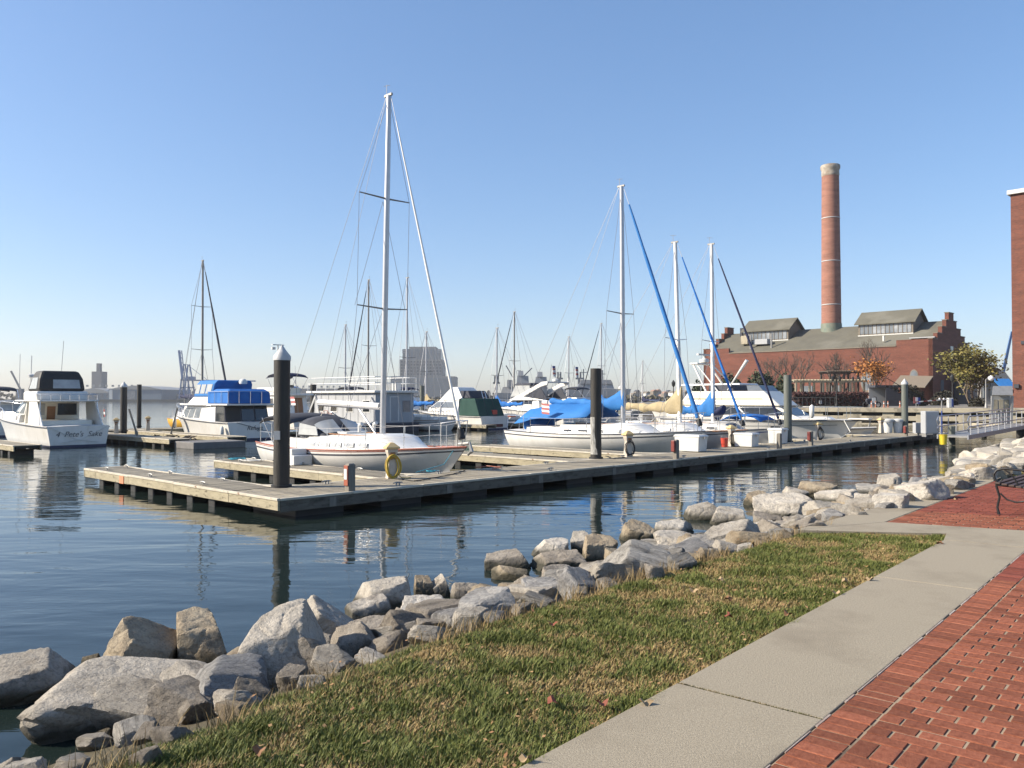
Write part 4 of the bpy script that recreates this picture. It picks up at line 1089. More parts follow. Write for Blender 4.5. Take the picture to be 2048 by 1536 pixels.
def panel(root, name, S, side, za, zb, fa, fb, mat, th=.014, fa2=None, fb2=None):
    c = [wallpt(S, side, za, fa), wallpt(S, side, za, fb), wallpt(S, side, zb, fb if fb2 is None else fb2), wallpt(S, side, zb, fa if fa2 is None else fa2)]
    n = (c[1]-c[0]).cross(c[3]-c[0]).normalized()
    outv = {'port': Vector((0,1,0)), 'stbd': Vector((0,-1,0)), 'front': Vector((1,0,0)), 'aft': Vector((-1,0,0))}[side]
    if n.dot(outv) < 0: c = [c[1], c[0], c[3], c[2]]
    m = MB(); m.plate(c, th); return m.build(name, mat, root)
def textobj(body, size, mat, root, M4, shear=.25, name='boat_name'):
    cu = bpy.data.curves.new('t', 'FONT'); cu.body = body; cu.size = size; cu.shear = shear; cu.align_x = 'CENTER'; cu.align_y = 'CENTER'; cu.extrude = .002
    to = bpy.data.objects.new('t', cu); COL.objects.link(to)
    bpy.context.view_layer.update()
    me = bpy.data.meshes.new_from_object(to.evaluated_get(bpy.context.evaluated_depsgraph_get()))
    bpy.data.objects.remove(to); me.materials.clear(); me.materials.append(mat)
    o = obj(name, me, root); o.matrix_local = M4; return o
def wire(root, pts, r=.006, name='shroud', mat=None):
    m = MB(); m.tube(pts, r, 5); return m.build(name, mat or M['wire'], root)
def bimini(root, name, x0, x1, w_, z, mat, rise=.14, th=.02, nx=6, droop=.12):
    m = MB(); rg = []
    for i in range(nx+1):
        f = i/nx; x = lerp(x0, x1, f); zz = z + rise*math.sin(f*math.pi)**.6 - droop*abs(2*f-1)**4
        rg.append([(x, w_*math.sin(a), zz - .28*(1-math.cos(a))*w_*.5) for a in np.linspace(-1.35,1.35,9)])
    m.loft(rg, cap=False, closed=False)
    o = m.build(name, mat, root, smooth=50); sd = o.modifiers.new('s','SOLIDIFY'); sd.thickness = th; return o

def sailboat(name, label, u, v, out, L=9, B=3.0, fs=.85, fb=1.1, mastx=None, mast_top=11, spread=(.45,.75), hullm='gel', stripe='stripe_dk', toe='redtrim',
             boom=3.6, boom_z=None, cover=None, furl=None, furl_r=.05, cabin=True, detail=2, sparmat='alu', rig=.006, mr=.075, cat='sailboat', group='moored sailboats', rails=True, collar=.9, ports=4, backstays=2, bootm='boot', lean=-.05):
    # v: bow position for boats pointing in, stern position for boats pointing out
    cv = v+L/2
    root = thing(name, label, cat, W(u, cv, 0), RZBOW_OUT if out else RZBOW_IN, group)
    H = Hull(L, B, fs, fb, stern=.62, tm=.42, p=2.1, rake=L*.11, dip=.10, draft=.5, srake=L*.05)
    H.build(root, M[hullm])
    H.band(root, 'boot_stripe', 0, 0, M[bootm], zabs=(-.05,.075), off=.004)
    if stripe: H.band(root, 'sheer_stripe', .875, .91, M[stripe], off=.005)
    if toe: H.rail(root, 'toe_rail', M[toe], .022, 0)
    xm = L/2 - (mastx if mastx is not None else L*.38)
    zm0 = H.sheer(.6)+.25
    if cabin:
        x0, x1 = -L*.16, L*.30; zs = H.sheer(.5)-.03
        st = []
        for i in range(15):
            f = i/14; x = lerp(x0, x1, f); hh = .42*(1-.0*f)*(1-ss(.72,1.0,f)) + .03; ww = min(H.b((x+L/2)/L)*.66, B*.33)*(1-.25*ss(.7,1,f))
            zb = H.sheer((x+L/2)/L)-.06
            st.append([(x, ww*1.06, zb),(x, ww*1.0, zb+hh*.65),(x, ww*.86, zb+hh*.95),(x, ww*.4, zb+hh*1.08),(x, -ww*.4, zb+hh*1.08),(x, -ww*.86, zb+hh*.95),(x, -ww, zb+hh*.65),(x, -ww*1.06, zb)])
        m = MB(); m.loft(st); cb = m.build('cabin', M['gel' if hullm != 'cream' else 'cream'], root, smooth=40)
        for i in range(ports):
            f = .12+.52*i/max(1,ports-1); x = lerp(x0,x1,f); ww = min(H.b((x+L/2)/L)*.66, B*.33); zb = H.sheer((x+L/2)/L)-.06
            for sd in (1,-1):
                pm_ = MB(); pm_.plate([(x-.24,sd*(ww*1.048),zb+.13),(x+.24,sd*(ww*1.048),zb+.13),(x+.24,sd*(ww*1.008),zb+.27),(x-.24,sd*(ww*1.008),zb+.27)] if sd < 0 else [(x+.24,sd*(ww*1.048),zb+.13),(x-.24,sd*(ww*1.048),zb+.13),(x-.24,sd*(ww*1.008),zb+.27),(x+.24,sd*(ww*1.008),zb+.27)], .014)
                pf = pm_.build('port_frame', M['gelgrey'], cb)
                pg = MB(); pg.plate([(p_[0]*1.0+(.03 if p_[0] < x else -.03), p_[1]+sd*.011, p_[2]+(.025 if p_[2] < zb+.2 else -.025)) for p_ in [(x-.24,sd*ww*1.048,zb+.13),(x+.24,sd*ww*1.048,zb+.13),(x+.24,sd*ww*1.008,zb+.27),(x-.24,sd*ww*1.008,zb+.27)]][::(1 if sd < 0 else -1)], .008)
                pg.build('port_glass', M['glass' if name != 'sailboat' or u > 16 else 'vinyl'], cb)
            if detail > 1:
                pass
        if detail > 1:
            zt = H.sheer(.5)+.42
            for sd in (1,-1):
                hm = MB()
                hx0, hx1 = lerp(x0,x1,.15), lerp(x0,x1,.6)
                hm.tube([(hx0,sd*B*.22,zt),(hx1,sd*B*.21,zt-.01)], .018, 6)
                for k in range(6): hm.box((lerp(hx0,hx1,k/5), sd*B*.215, zt-.04), (.06,.03,.07))
                hm.build('grab_rail', M['teak'], root, smooth=60)
            MB().box((lerp(x0,x1,.72),0,zt-.10), (.55,.55,.08)).build('hatch', M['white'], root, bevel=.02)
            MB().box((x0+.75,0,zt+.02), (.9,.75,.07)).build('companion_hatch', M['gel'], root, bevel=.02)
        # cockpit coaming
        cm = MB()
        for sd in (1,-1): cm.box((x0-.95, sd*B*.27, H.sheer(.2)+.10), (2.0,.12,.30))
        cm.box((x0-1.95,0,H.sheer(.15)+.08), (.1,B*.5,.25))
        cm.build('coaming', M['gel'], root, bevel=.04)
    # mast
    m = MB(); m.tube([(xm,0,zm0-.5),(xm+lean*.55,0,mast_top*.6),(xm+lean,0,mast_top)], [mr,mr,mr*.85], 12); ms = m.build('mast', M[sparmat], root, smooth=50)
    mh = MB(); mx_ = xm+lean; mh.box((mx_-.03,0,mast_top+.02), (.34,.06,.07)); mh.tube([(mx_-.11,0,mast_top),(mx_-.11,0,mast_top+.35)], .008, 5); mh.tube([(mx_-.25,0,mast_top+.34),(mx_+.05,0,mast_top+.30)], .007, 5)
    mh.build('masthead', M['alud'], ms)
    for f in spread:
        zz = lerp(zm0, mast_top, f); xs_ = xm+lean*f
        for sd in (1,-1):
            s_ = MB(); s_.tube([(xs_,0,zz),(xs_-.1,sd*B*.30,zz+.06)], [.028,.018], 6); s_.build('spreader', M['alud' if sparmat != 'whitespar' else sparmat], ms)
    for sd in (1,-1):
        ch = H.sidept(xm-.1, sd, .12, 0)
        pts = [(xm+lean,0,mast_top-.05)]+[(xm+lean*f-.1, sd*B*.30, lerp(zm0,mast_top,f)+.06) for f in sorted(spread, reverse=True)]+[ch]
        wire(root, pts, rig)
        if spread: wire(root, [(xm,0,lerp(zm0,mast_top,min(spread))-.05), H.sidept(xm-.5, sd, .12)], rig)
        if detail > 1 and len(spread) > 1: wire(root, [(xm,0,lerp(zm0,mast_top,max(spread))-.05), (xm-.1, sd*B*.30, lerp(zm0,mast_top,min(spread))+.06)], rig)
    bowp = Vector((L/2-.12, 0, fb)); top = Vector((xm+lean+.12, 0, mast_top-.12))
    stern = [Vector((-L/2+.1, sd*B*.22, fs)) for sd in (1,-1)]
    if backstays == 1: wire(root, [(xm+lean-.12,0,mast_top), (-L/2+.1,0,fs)], rig, 'backstay')
    elif backstays == 2:
        jn = Vector((lerp(-L/2, xm, .16), 0, lerp(fs, mast_top, .2)))
        wire(root, [(xm+lean-.12,0,mast_top), jn], rig, 'backstay')
        for s_ in stern: wire(root, [jn, s_], rig, 'backstay')
    if furl:
        a = bowp.lerp(top, .05); b = bowp.lerp(top, .93); k = 14
        m = MB(); m.tube([a.lerp(b, i/k) for i in range(k+1)], [furl_r*(.55+.75*math.sin(min(1,(1-i/k)*1.4+.06)*math.pi*.5))*(1+.10*math.sin(i*2.1)) for i in range(k+1)], 8)
        m.build('furled_jib', M[furl], root, smooth=60)
        dr = MB(); dr.tube([bowp.lerp(top,.02), bowp.lerp(top,.045)], .10, 10); dr.build('furler_drum', M['black'], root, smooth=50)
        wire(root, [bowp, top], rig*1.2, 'forestay')
    else: wire(root, [bowp, top], rig*1.1, 'forestay')
    if boom:
        bz = boom_z or zm0+.95; a = Vector((xm-.08,0,bz)); b = Vector((xm-boom,0,bz+.10))
        m = MB(); m.tube([a,b], .055, 8); m.build('boom', M['whitespar' if sparmat == 'whitespar' else 'alu'], root, smooth=50)
        if cover:
            rg = []; k = 30
            for i in range(k+1):
                f = i/k; c = b.lerp(a, f); hh = lerp(.11,.24,f)+.03*math.sin(f*29)+.015*math.sin(f*53); wdt = (lerp(.09,.17,f)+.02*math.sin(f*37+1))*(1-.35*ss(.8,1,f))
                up = collar*max(0,(f-.62)/.38)**2.8
                rg.append([c + Vector((0, wdt*math.cos(q), .04 + (hh*math.sin(q) if math.sin(q) < 0 else (hh+up)*math.sin(q)) - .05*math.sin(f*9)**2)) for q in np.linspace(0,2*math.pi,13)[:-1]])
            rg.append([a + Vector((.15, .10*math.cos(q), .06 + ((collar+.26)*math.sin(q) if math.sin(q) > 0 else .26*math.sin(q)))) for q in np.linspace(0,2*math.pi,13)[:-1]])
            m = MB(); m.loft(rg); m.build('sail_cover', M[cover], root, smooth=70)
        wire(root, [b, (xm+lean-.12,0,mast_top)], rig*.8, 'topping_lift')
        wire(root, [b.lerp(a,.15), (lerp(-L/2, xm, .28),0,fs+.1)], rig*1.4, 'mainsheet', M['rope'])
    if rails:
        # pulpit, stanchions, lifelines, pushpit
        for sd in (1,-1):
            xs = [-L*.30,-L*.14,L*.03,L*.19,L*.32]
            pts = []
            for x in xs:
                p = H.sidept(x, sd, .06); pts.append(p+Vector((0,0,.62)))
                m = MB(); m.tube([p, p+Vector((0,0,.62))], .013, 6); m.build('stanchion', M['steel'], root)
            pu = H.sidept(L*.43, sd, .03)
            pts.append(pu+Vector((0,0,.66)))
            wire(root, pts, rig*.9, 'lifeline')
            wire(root, [p-Vector((0,0,.3)) for p in pts], rig*.8, 'lifeline')
        m = MB(); q = [H.sidept(L*.43, 1, .03)+Vector((0,0,.66)), Vector((L/2-.15,.18,fb+.70)), Vector((L/2+.05,0,fb+.70)), Vector((L/2-.15,-.18,fb+.70)), H.sidept(L*.43, -1, .03)+Vector((0,0,.66))]
        m.tube(q, .014, 6)
        for sd in (1,-1):
            m.tube([H.sidept(L*.43,sd,.03), H.sidept(L*.43,sd,.03)+Vector((0,0,.66))], .014, 6)
            m.tube([H.sidept(L*.475,sd,.02), Vector((L/2-.15,sd*.18,fb+.70))], .014, 6)
        m.build('pulpit', M['steel'], root, smooth=60)
        m = MB(); ys = B*.28; z0 = fs+.02
        path = [Vector((-L*.36, B*.36, z0+.62)), Vector((-L/2+.15, ys, z0+.62)), Vector((-L/2+.05, 0, z0+.62)), Vector((-L/2+.15, -ys, z0+.62)), Vector((-L*.36, -B*.36, z0+.62))]
        m.tube(path, .014, 6)
        for p in path: m.tube([p, p-Vector((0,0,.62))], .013, 6)
        m.tube([p-Vector((0,0,.3)) for p in path], .011, 6)
        m.build('pushpit', M['steel'], root, smooth=60)
    root['L'] = L
    return root, H, xm, zm0

# ------------------------------------------------------------------ the near white sailboat
A, HA, xmA, zmA = sailboat('sailboat', 'near white sailboat with red trim, grey dodger and tallest mast', 15.05, 15.95, False, L=9.3, B=3.1, fs=.90, fb=1.06, mastx=3.65, mast_top=11.35, spread=(.38,.70),
    stripe='stripe_dk', toe='redtrim', boom=3.35, boom_z=1.98+.08, cover=None, furl='gel', furl_r=.028, ports=5, rig=.007, mr=.088, lean=.28)
HA.band(A, 'cove_stripe', .955, .97, M['redtrim'], off=.006)
# boom bag is just the white boom, thicker
m = MB(); m.tube([(xmA-.12,0,2.13),(xmA-3.35,0,2.24)], .085, 12); m.build('rolled_sail', M['whitespar'], A, smooth=50)
m = MB(); m.tube([(xmA-.1,0,1.1),(xmA-1.15,0,2.02)], .03, 8); m.build('boom_vang', M['alu'], A)
xd = -9.3*.16
# dodger: hoop canvas with clear window, and bimini behind it
def dodger(root, x, w_, zb, h, mat, ln=1.1):
    m = MB(); rg = []
    for i in range(6):
        f = i/5; xx = x + ln*(1-f)*.0 + lerp(ln, -.35, f); hh = h*(ss(0,.75,f)*.85+.15); rg.append([(xx, w_*math.cos(a)*(.92+.08*f), zb + hh*max(0, math.sin(a))**.55) for a in np.linspace(0, math.pi, 15)])
    m.loft(rg, cap=False, closed=False); o = m.build('dodger', mat, root, smooth=60); o.modifiers.new('s','SOLIDIFY').thickness = .015
    for k, (a0, a1) in enumerate(((R(28),R(82)),(R(98),R(152)),)):
        q = MB(); rg = []
        for f in (.10,.30,.52):
            xx = x+lerp(ln,-.35,f); hh = h*(ss(0,.75,f)*.85+.15)
            rg.append([(xx+.03, w_*math.cos(a)*(.92+.08*f)*1.01, zb+.03 + hh*max(0,math.sin(a))**.55) for a in np.linspace(a0,a1,7)])
        q.loft(rg, cap=False, closed=False); q.build('dodger_window', M['vinyl'], o, smooth=60)
    for sd in (1,-1):
        q = MB(); c = []
        for f in (.22,.95): c.append(x+lerp(ln,-.35,f))
        q.plate([(c[0],sd*w_*1.0,zb+.05),(c[1],sd*w_*1.005,zb+.05),(c[1],sd*w_*.96,zb+h*.66),(c[0]-.12,sd*w_*.97,zb+h*.50)][::(-1 if sd > 0 else 1)], .02); q.build('side_window', M['vinyl'], o)
    return o
dodger(A, -1.75, .95, HA.sheer(.4)+.33, .62, M['charcoal'])
bimini(A, 'bimini', -4.15, -2.35, 1.15, 1.78, M['charcoal'], rise=.10)
for sd in (1,-1):
    for xx in (-4.0,-3.2,-2.5): wire(A, [(-3.25,sd*1.12,HA.sheer(.2)+.05),(xx,sd*1.10,1.72)], .012, 'bimini_frame', M['steel'])
m = MB(); m.tube([(-3.9,.35,1.0),(-3.9,.35,1.35)], .05, 8); m.lathe([(.0,-.01),(.36,-.01),(.36,.01),(0,.01)], (-3.75,0,1.25), 16); m.build('wheel_pedestal', M['steel'], A)
# fenders and dock lines
for x in (-2.6, 1.6):
    p = HA.sidept(x, 1, -.09); MB().lathe([(.02,-.62),(.09,-.56),(.10,-.3),(.09,-.05),(.02,.0)], (p.x,p.y,p.z-.15), 10).build('fender', M['white'], A, smooth=60)
wire(A, [HA.sidept(-1.9,-1,0), HA.sidept(-2.4,-1,0)+Vector((-.1,-.35,-.62))], .012, 'dock_line', M['black'])
wire(A, [HA.sidept(-2.9,-1,0), HA.sidept(-2.0,-1,0)+Vector((0,-.2,-.4)), HA.sidept(-2.1,-1,0)+Vector((0,-.5,-.62))], .010, 'dock_line', M['rope'])
wire(A, [(4.3,-.1,1.02),(4.25,-.45,.6),(4.0,-1.2,.42)], .010, 'dock_line', M['ropebl'])
m = MB(); m.tube([(4.35,0,1.12),(4.75,0,1.16)], .05, 8); m.tube([(4.75,0,1.2),(4.85,0,.95),(4.7,0,.85)], [.03,.06,.03], 6); m.build('anchor', M['galv'], A, smooth=50)
for x, y in ((.55,-.5),(.0,.45)):
    m = MB(); m.tube([(x,y,1.35),(x,y,1.58)], .05, 8); m.tube([(x,y,1.55),(x+.12,y,1.60)], .06, 8); m.build('vent_cowl', M['white'], A, smooth=50)
wire(A, [(-2.6,.9,1.1),(-2.6,.9,1.75),(-2.55,.6,1.9)], .02, 'arch_tube', M['steel'])

# ------------------------------------------------------------------ sailboats further along the main dock
L2, H2, xm2, zm2 = sailboat('sailboat', 'white sailboat under light blue boom tent with bright blue furled jib', 27.4, 16.0, False, L=9.6, B=3.1, fs=.95, fb=1.12, mastx=3.75, mast_top=11.05, spread=(.47,), stripe='stripe_dk', toe='stripe_dk',
    boom=3.9, boom_z=2.1, cover='bluelt', furl='bluelt', furl_r=.062, ports=4, rig=.008, mr=.10, collar=.36)
# boom tent over the cockpit
m = MB(); rg = []
for i in range(9):
    f = i/8; x = lerp(-4.0, xm2-1.0, f); rz_ = 2.22-.35*(1-ss(0,.35,f))-.10*math.sin(f*math.pi)
    rg.append([(x, y, z) for y, z in ((-1.15,rz_-.62),(-.6,rz_-.28),(-.06,rz_),(.06,rz_),(.6,rz_-.28),(1.15,rz_-.62))])
m.loft(rg, cap=False, closed=False); o = m.build('boom_tent', M['bluelt'], L2, smooth=30); o.modifiers.new('s','SOLIDIFY').thickness = .015
MB().box((-3.5,0,1.22), (.7,1.5,.5)).build('cockpit_cover', M['blue'], L2, bevel=.12)
m = MB(); m.tube([(-4.45,0,.95),(-4.45,0,2.5)], .012, 6); m.build('flag_staff', M['white'], L2)
m = MB(); m.tube([(-4.25,.5,1.15),(-4.25,.5,1.35)], .18, 10); m.build('grill_drum', M['black'], L2, smooth=50)
m = MB(); m.lathe([(.16,-.04),(.2,0),(.16,.04)], (-4.5,-.75,1.55), 14); m.build('life_ring', M['redtrim'], L2)
for k, c in enumerate(('flagred','paleflag','flagred','paleflag','flagred')):
    MB().loft([[(-2.3+.02*k*0+.0, -1.25, 2.15-.09*k),(-1.85,-1.28,2.12-.09*k)],[(-2.25,-1.25,2.06-.09*k),(-1.80,-1.28,2.03-.09*k)]], cap=False, closed=False).build('flag_stripe', M[c], L2)
M3, H3, xm3, zm3 = sailboat('sailboat', 'grey-hulled sailboat with tan sail cover and dark blue furled jib', 30.75, 16.0, False, L=9.2, B=2.9, fs=.9, fb=1.08, mastx=3.15, mast_top=9.15, spread=(.47,), hullm='gelgrey', stripe='stripe_dk', toe='teak',
    boom=3.7, boom_z=1.9, cover='tan', furl='blue', furl_r=.042, ports=4, rig=.008, sparmat='whitespar', mr=.09, collar=.70, lean=-.22)
N4, H4, xm4, zm4 = sailboat('sailboat', 'grey sailboat with light blue sail cover and near-black furled jib', 33.9, 15.9, False, L=8.6, B=2.6, fs=.9, fb=1.05, mastx=3.45, mast_top=9.5, spread=(.46,), hullm='gelgrey', stripe='stripe_bl', toe='stripe_dk',
    boom=3.1, boom_z=1.75, cover='bluelt', furl='navy', furl_r=.042, ports=3, rig=.008, sparmat='whitespar', mr=.09, collar=.75)
bimini(N4, 'bow_cover', 1.6, 3.6, .8, 1.55, M['blue'], rise=.12)
m = MB(); m.loft([[(1.1+.3*f, .42*math.cos(q)*(1-.5*f), 1.62+.25*f+.28*math.sin(q)*(1-.3*f)) for q in np.linspace(0,2*math.pi,11)[:-1]] for f in (0,.35,.7,1)]); m.build('bagged_dinghy', M['navy'], N4, smooth=60)
# ------------------------------------------------------------------ sailboats behind
sailboat('sailboat', 'yellow-hulled sailboat behind the left docks with dark sail cover', 29.4, 56.0, False, L=9, B=2.8, fs=.8, fb=1.1, mastx=4.8, mast_top=13.0, spread=(.42,.70), hullm='yellow', stripe=None, toe='teak', boom=3.6, boom_z=2.4, cover='navy', furl='charcoal', furl_r=.06, ports=3, detail=1, sparmat='alud', rig=.014, mr=.085, collar=.5)
sailboat('sailboat', 'small white sloop with blue sail cover moored right of the grey houseboat', 40.0, 44.4, True, L=8.2, B=2.6, fs=.8, fb=.95, mastx=3.5, mast_top=11.6, spread=(.42,), hullm='gel', stripe='stripe_dk', toe='teak', boom=3.2, boom_z=1.9, cover='blue', ports=3, detail=1, rig=.012, mr=.075, collar=.5)
sailboat('sailboat', 'grey sloop with blue sail cover between the green-canvas cruiser and the express cruiser', 48.6, 43.6, True, L=8.0, B=2.5, fs=.75, fb=.95, mastx=3.7, mast_top=8.2, spread=(.45,), hullm='gelgrey', stripe='stripe_dk', toe=None, boom=3.0, boom_z=1.8, cover='blue', ports=3, detail=1, rig=.012, mr=.075, collar=.6)
def backsail(px, pytop, v, label, cover='navy', dk='alud', furl='charcoal', out=True, L=9):
    r_ = (px-1024)/FPX; k = (VX*r_+VY); u_ = v*(UX*r_+UY)/k
    Y = W(u_, v).y; zt = at(px, pytop, Y).z
    sailboat('sailboat', label, u_, v-L*.58 if out else v-L*.42, out, L=L, B=2.8, fs=.85, fb=1.05, mastx=L*.42, mast_top=zt, spread=(.5,), hullm='gel', stripe='stripe_bl', toe=None, boom=3.4, boom_z=2.0, cover=cover, furl=furl, ports=3, detail=1, sparmat=dk, rig=.016, mr=.085, rails=True, collar=.6)
backsail(736, 560, 62, 'sailboat whose dark mast rises left of the tallest mast above the houseboat', 'navy', 'alud')
backsail(690, 650, 66, 'sailboat with the short mast and radar left of the houseboat rail', 'blue', 'alu', None)
backsail(852, 664, 62, 'sailboat whose thin pale mast stands before the far tower block', 'tan', 'alu', None)
backsail(1028, 624, 60, 'sailboat with dark mast and dark forestay right of the green-canvas cruiser', 'navy', 'alud', 'charcoal')
backsail(1137, 674, 60, 'sailboat with short mast between the flags and the dark piling', 'navy', 'alu', None)
backsail(1202, 647, 62, 'sailboat with dark forestay behind the tall flat-topped piling', 'blue', 'alu', 'charcoal')
backsail(1285, 722, 78, 'far small sailboat whose thin mast shows right of the blue-canvas boat', 'navy', 'alu', None)

# ------------------------------------------------------------------ motor boats
def motor(name, label, u, v, out, L, B, fs, fb, hullm='gel', **k):
    root = thing(name, label, 'motor boat', W(u, v+L/2, 0), RZBOW_OUT if out else RZBOW_IN, 'moored motor boats')
    H = Hull(L, B, fs, fb, stern=.93, tm=.38, p=2.3, rake=L*.12, chine=True, draft=.5, **k)
    H.build(root, M[hullm]); H.band(root, 'boot_stripe', 0, 0, M['boot'], zabs=(-.06,.10), off=.005)
    H.rail(root, 'rub_rail', M['stripe_dk'], .028, -.06)
    tb = MB(); bb = H.b(0)*.90; tb.box((-L/2-.003, 0, .03), (.006, bb*2, .16)); tb.build('transom_boot', M['boot'], root)
    return root, H
def bowrail(root, H, t0, t1, h=.6, n=6):
    for sd in (1,-1):
        m = MB(); pts = [H.pt(lerp(t0,t1,i/n),1,sd,-.05)+Vector((0,0,h)) for i in range(n+1)]
        pts[0].z -= h*.85; m.tube(pts, .016, 6)
        for p in pts[1:]: m.tube([p, p-Vector((0,0,h))], .012, 6)
        m.build('bow_rail', M['steel'], root, smooth=60)
    m = MB(); m.tube([H.pt(t1,1,1,-.05)+Vector((0,0,h)), H.pt(1,1,1)+Vector((.1,0,h)), H.pt(t1,1,-1,-.05)+Vector((0,0,h))], .016, 6); m.build('bow_rail', M['steel'], root, smooth=60)
def transom_M(L, y, z, sc=1):          # text on the transom, facing aft
    return Matrix.Translation((-L/2-.012, y, z)) @ Matrix(((0,0,-1,0),(-1,0,0,0),(0,1,0,0),(0,0,0,1)))

# the left cruiser with a black canopy and lettered transom
P, HP = motor('cabin_cruiser', 'white cabin cruiser with black flybridge canopy and lettered transom at the left', 14.4, 42.6, True, 12.6, 3.05, 1.02, 1.62)
P0 = set(P.children)
SP = [(.95,-2.0,3.6,1.28,.55),(1.45,-2.0,3.0,1.24,.75)]
house(P, 'forward_cabin', [(1.0,-.3,4.0,1.38,.35),(1.5,-.3,3.2,1.28,.55),(1.62,-.2,2.6,1.1,.5)], M['gel'], .08)
for sd in ('port','stbd'):
    for f0 in (.42,.52,.62): panel(P, 'side_port', [(1.0,-.3,4.0,1.38,.35),(1.5,-.3,3.2,1.28,.55)], sd, 1.18, 1.42, f0, f0+.085, M['glass'])
SC_ = [(.95,-2.3,1.3,1.38,1.25),(1.55,-1.9,1.1,1.34,1.18),(2.2,-1.9,.25,1.22,1.0)]
house(P, 'deckhouse', [(1.5,-1.1,1.1,1.30,1.18),(2.2,-1.3,.25,1.22,1.0)], M['gel'], .05)
for sd in ('port','stbd'):
    panel(P, 'side_window', [(1.5,-1.1,1.1,1.30,1.18),(2.2,-1.3,.25,1.22,1.0)], sd, 1.58, 2.10, .08, .48, M['glass']); panel(P, 'side_window', [(1.5,-1.1,1.1,1.30,1.18),(2.2,-1.3,.25,1.22,1.0)], sd, 1.58, 2.10, .54, .92, M['glass'])
panel(P, 'windscreen', [(1.5,-1.1,1.1,1.30,1.18),(2.2,-1.3,.25,1.22,1.0)], 'front', 1.58, 2.12, .04, .96, M['glass'])
SB = [(1.02,-1.12,-1.0,1.28,1.28),(2.2,-1.30,-1.2,1.22,1.22)]
house(P, 'aft_bulkhead', SB, M['cream'], 0)
panel(P, 'cabin_door', SB, 'aft', 1.05, 1.95, .46, .62, M['teak']); panel(P, 'aft_window', SB, 'aft', 1.5, 2.1, .05, .42, M['glass']); panel(P, 'aft_window', SB, 'aft', 1.5, 2.1, .66, .95, M['vinyl'])
MB().box((-1.7,0,2.24), (3.9,2.75,.08)).build('flybridge_deck', M['gel'], P, bevel=.03)
for sd in (1,-1):
    m = MB(); m.plate([(-4.2,sd*1.35,1.0),(-2.0,sd*1.36,1.0),(-2.0,sd*1.30,2.2),(-3.2,sd*1.30,2.2)][::(1 if sd < 0 else -1)], .04); m.build('cockpit_wing', M['gel'], P)
    wire(P, [(-3.55,sd*1.30,2.2),(-3.75,sd*1.40,1.05)], .02, 'support_tube', M['steel'])
m = MB(); m.box((-2.3,0,1.12), (2.0,2.4,.3)); m.build('cockpit_seat', M['cream'], P, bevel=.06)
house(P, 'flybridge', [(2.28,-2.6,.3,1.18,.95),(2.62,-2.65,.15,1.22,1.0),(2.72,-2.6,.0,1.15,.95)], M['gel'], .05)
SQ = [(2.72,-2.6,-.1,1.12,.92),(3.35,-2.5,-.75,1.04,.9),(3.75,-2.3,-1.0,.88,.8)]
house(P, 'canopy', SQ, M['black'], .14)
panel(P, 'canopy_window', SQ, 'aft', 2.86, 3.30, .12, .70, M['vinyl'], .02); panel(P, 'canopy_window', SQ, 'port', 2.84, 3.4, .15, .8, M['vinyl'], .02); panel(P, 'canopy_window', SQ, 'stbd', 2.84, 3.4, .15, .8, M['vinyl'], .02)
for sd in (1,-1):
    m = MB(); m.tube([(-3.6,sd*1.3,2.3),(-3.6,sd*1.3,2.55),(-2.7,sd*1.3,2.6)], .016, 6); m.build('fly_rail', M['steel'], P)
m = MB(); m.tube([(-3.6,1.3,2.55),(-3.6,-1.3,2.55)], .016, 6)
for k in range(7): m.tube([(-3.6,-1.3+k*.43,2.28),(-3.6,-1.3+k*.43,2.55)], .012, 5)
m.build('fly_rail', M['steel'], P)
m = MB(); m.tube([(.6,.55,2.25),(.4,.55,4.6)], .02, 6); m.lathe([(.02,-.12),(.14,-.08),(.15,.05),(.02,.1)], (.45,.55,3.55), 10); m.build('antenna', M['gelgrey'], P)
wire(P, [(-.3,-.6,2.7),(-.5,-.7,5.4)], .012, 'antenna'); wire(P, [(1.2,.9,2.2),(1.1,.9,4.7)], .012, 'antenna')
for o in P.children:
    if o not in P0: o.location.x -= 1.4
bowrail(P, HP, .5, .93, .55)
P1 = set(P.children)
m = MB(); m.tube([(-5.8,-1.3,1.1),(-5.8,-1.3,1.9)], .012, 5); m.build('flag_staff', M['steel'], P)
for k, c in enumerate(('flagred','paleflag','flagred')): MB().box((-5.85-.02*k,-1.32,1.75-.13*k), (.22,.02,.12)).build('flag_stripe', M[c], P)
textobj("4  Pete's  Sake", .36, M['stripe_dk'], P, transom_M(12.6, 0, .62), .35)
for sd in (1,-1): wire(P, [(-6.32,sd*1.3,.98),(-6.38,sd*.1,.36),(-6.38,-sd*.9,.22)], .012, 'dock_line', M['rope'])

# flybridge boat with blue canvas
F_, HF = motor('flybridge_cruiser', 'white flybridge boat with blue canvas enclosure left of the near piling', 23.6, 42.6, True, 9.6, 3.3, 1.02, 1.5)
SS_ = [(1.0,-3.0,2.3,1.38,1.1),(1.9,-3.0,1.5,1.34,1.05)]
house(F_, 'saloon', SS_, M['gel'], .05)
for sd in ('port','stbd'):
    for f0, f1 in ((.42,.58),(.60,.76),(.78,.93)): panel(F_, 'side_window', SS_, sd, 1.2, 1.78, f0, f1, M['pane'])
for f0 in (.05,.37,.69): panel(F_, 'windscreen', SS_, 'front', 1.25, 1.8, f0, f0+.28, M['glass'])
m = MB()
house(F_, 'aft_enclosure', [(1.02,-4.2,-3.02,1.36,1.36),(1.95,-4.0,-3.02,1.3,1.3)], M['charcoal'], .02)
SE = [(1.02,-4.2,-3.02,1.36,1.36),(1.95,-4.0,-3.02,1.3,1.3)]
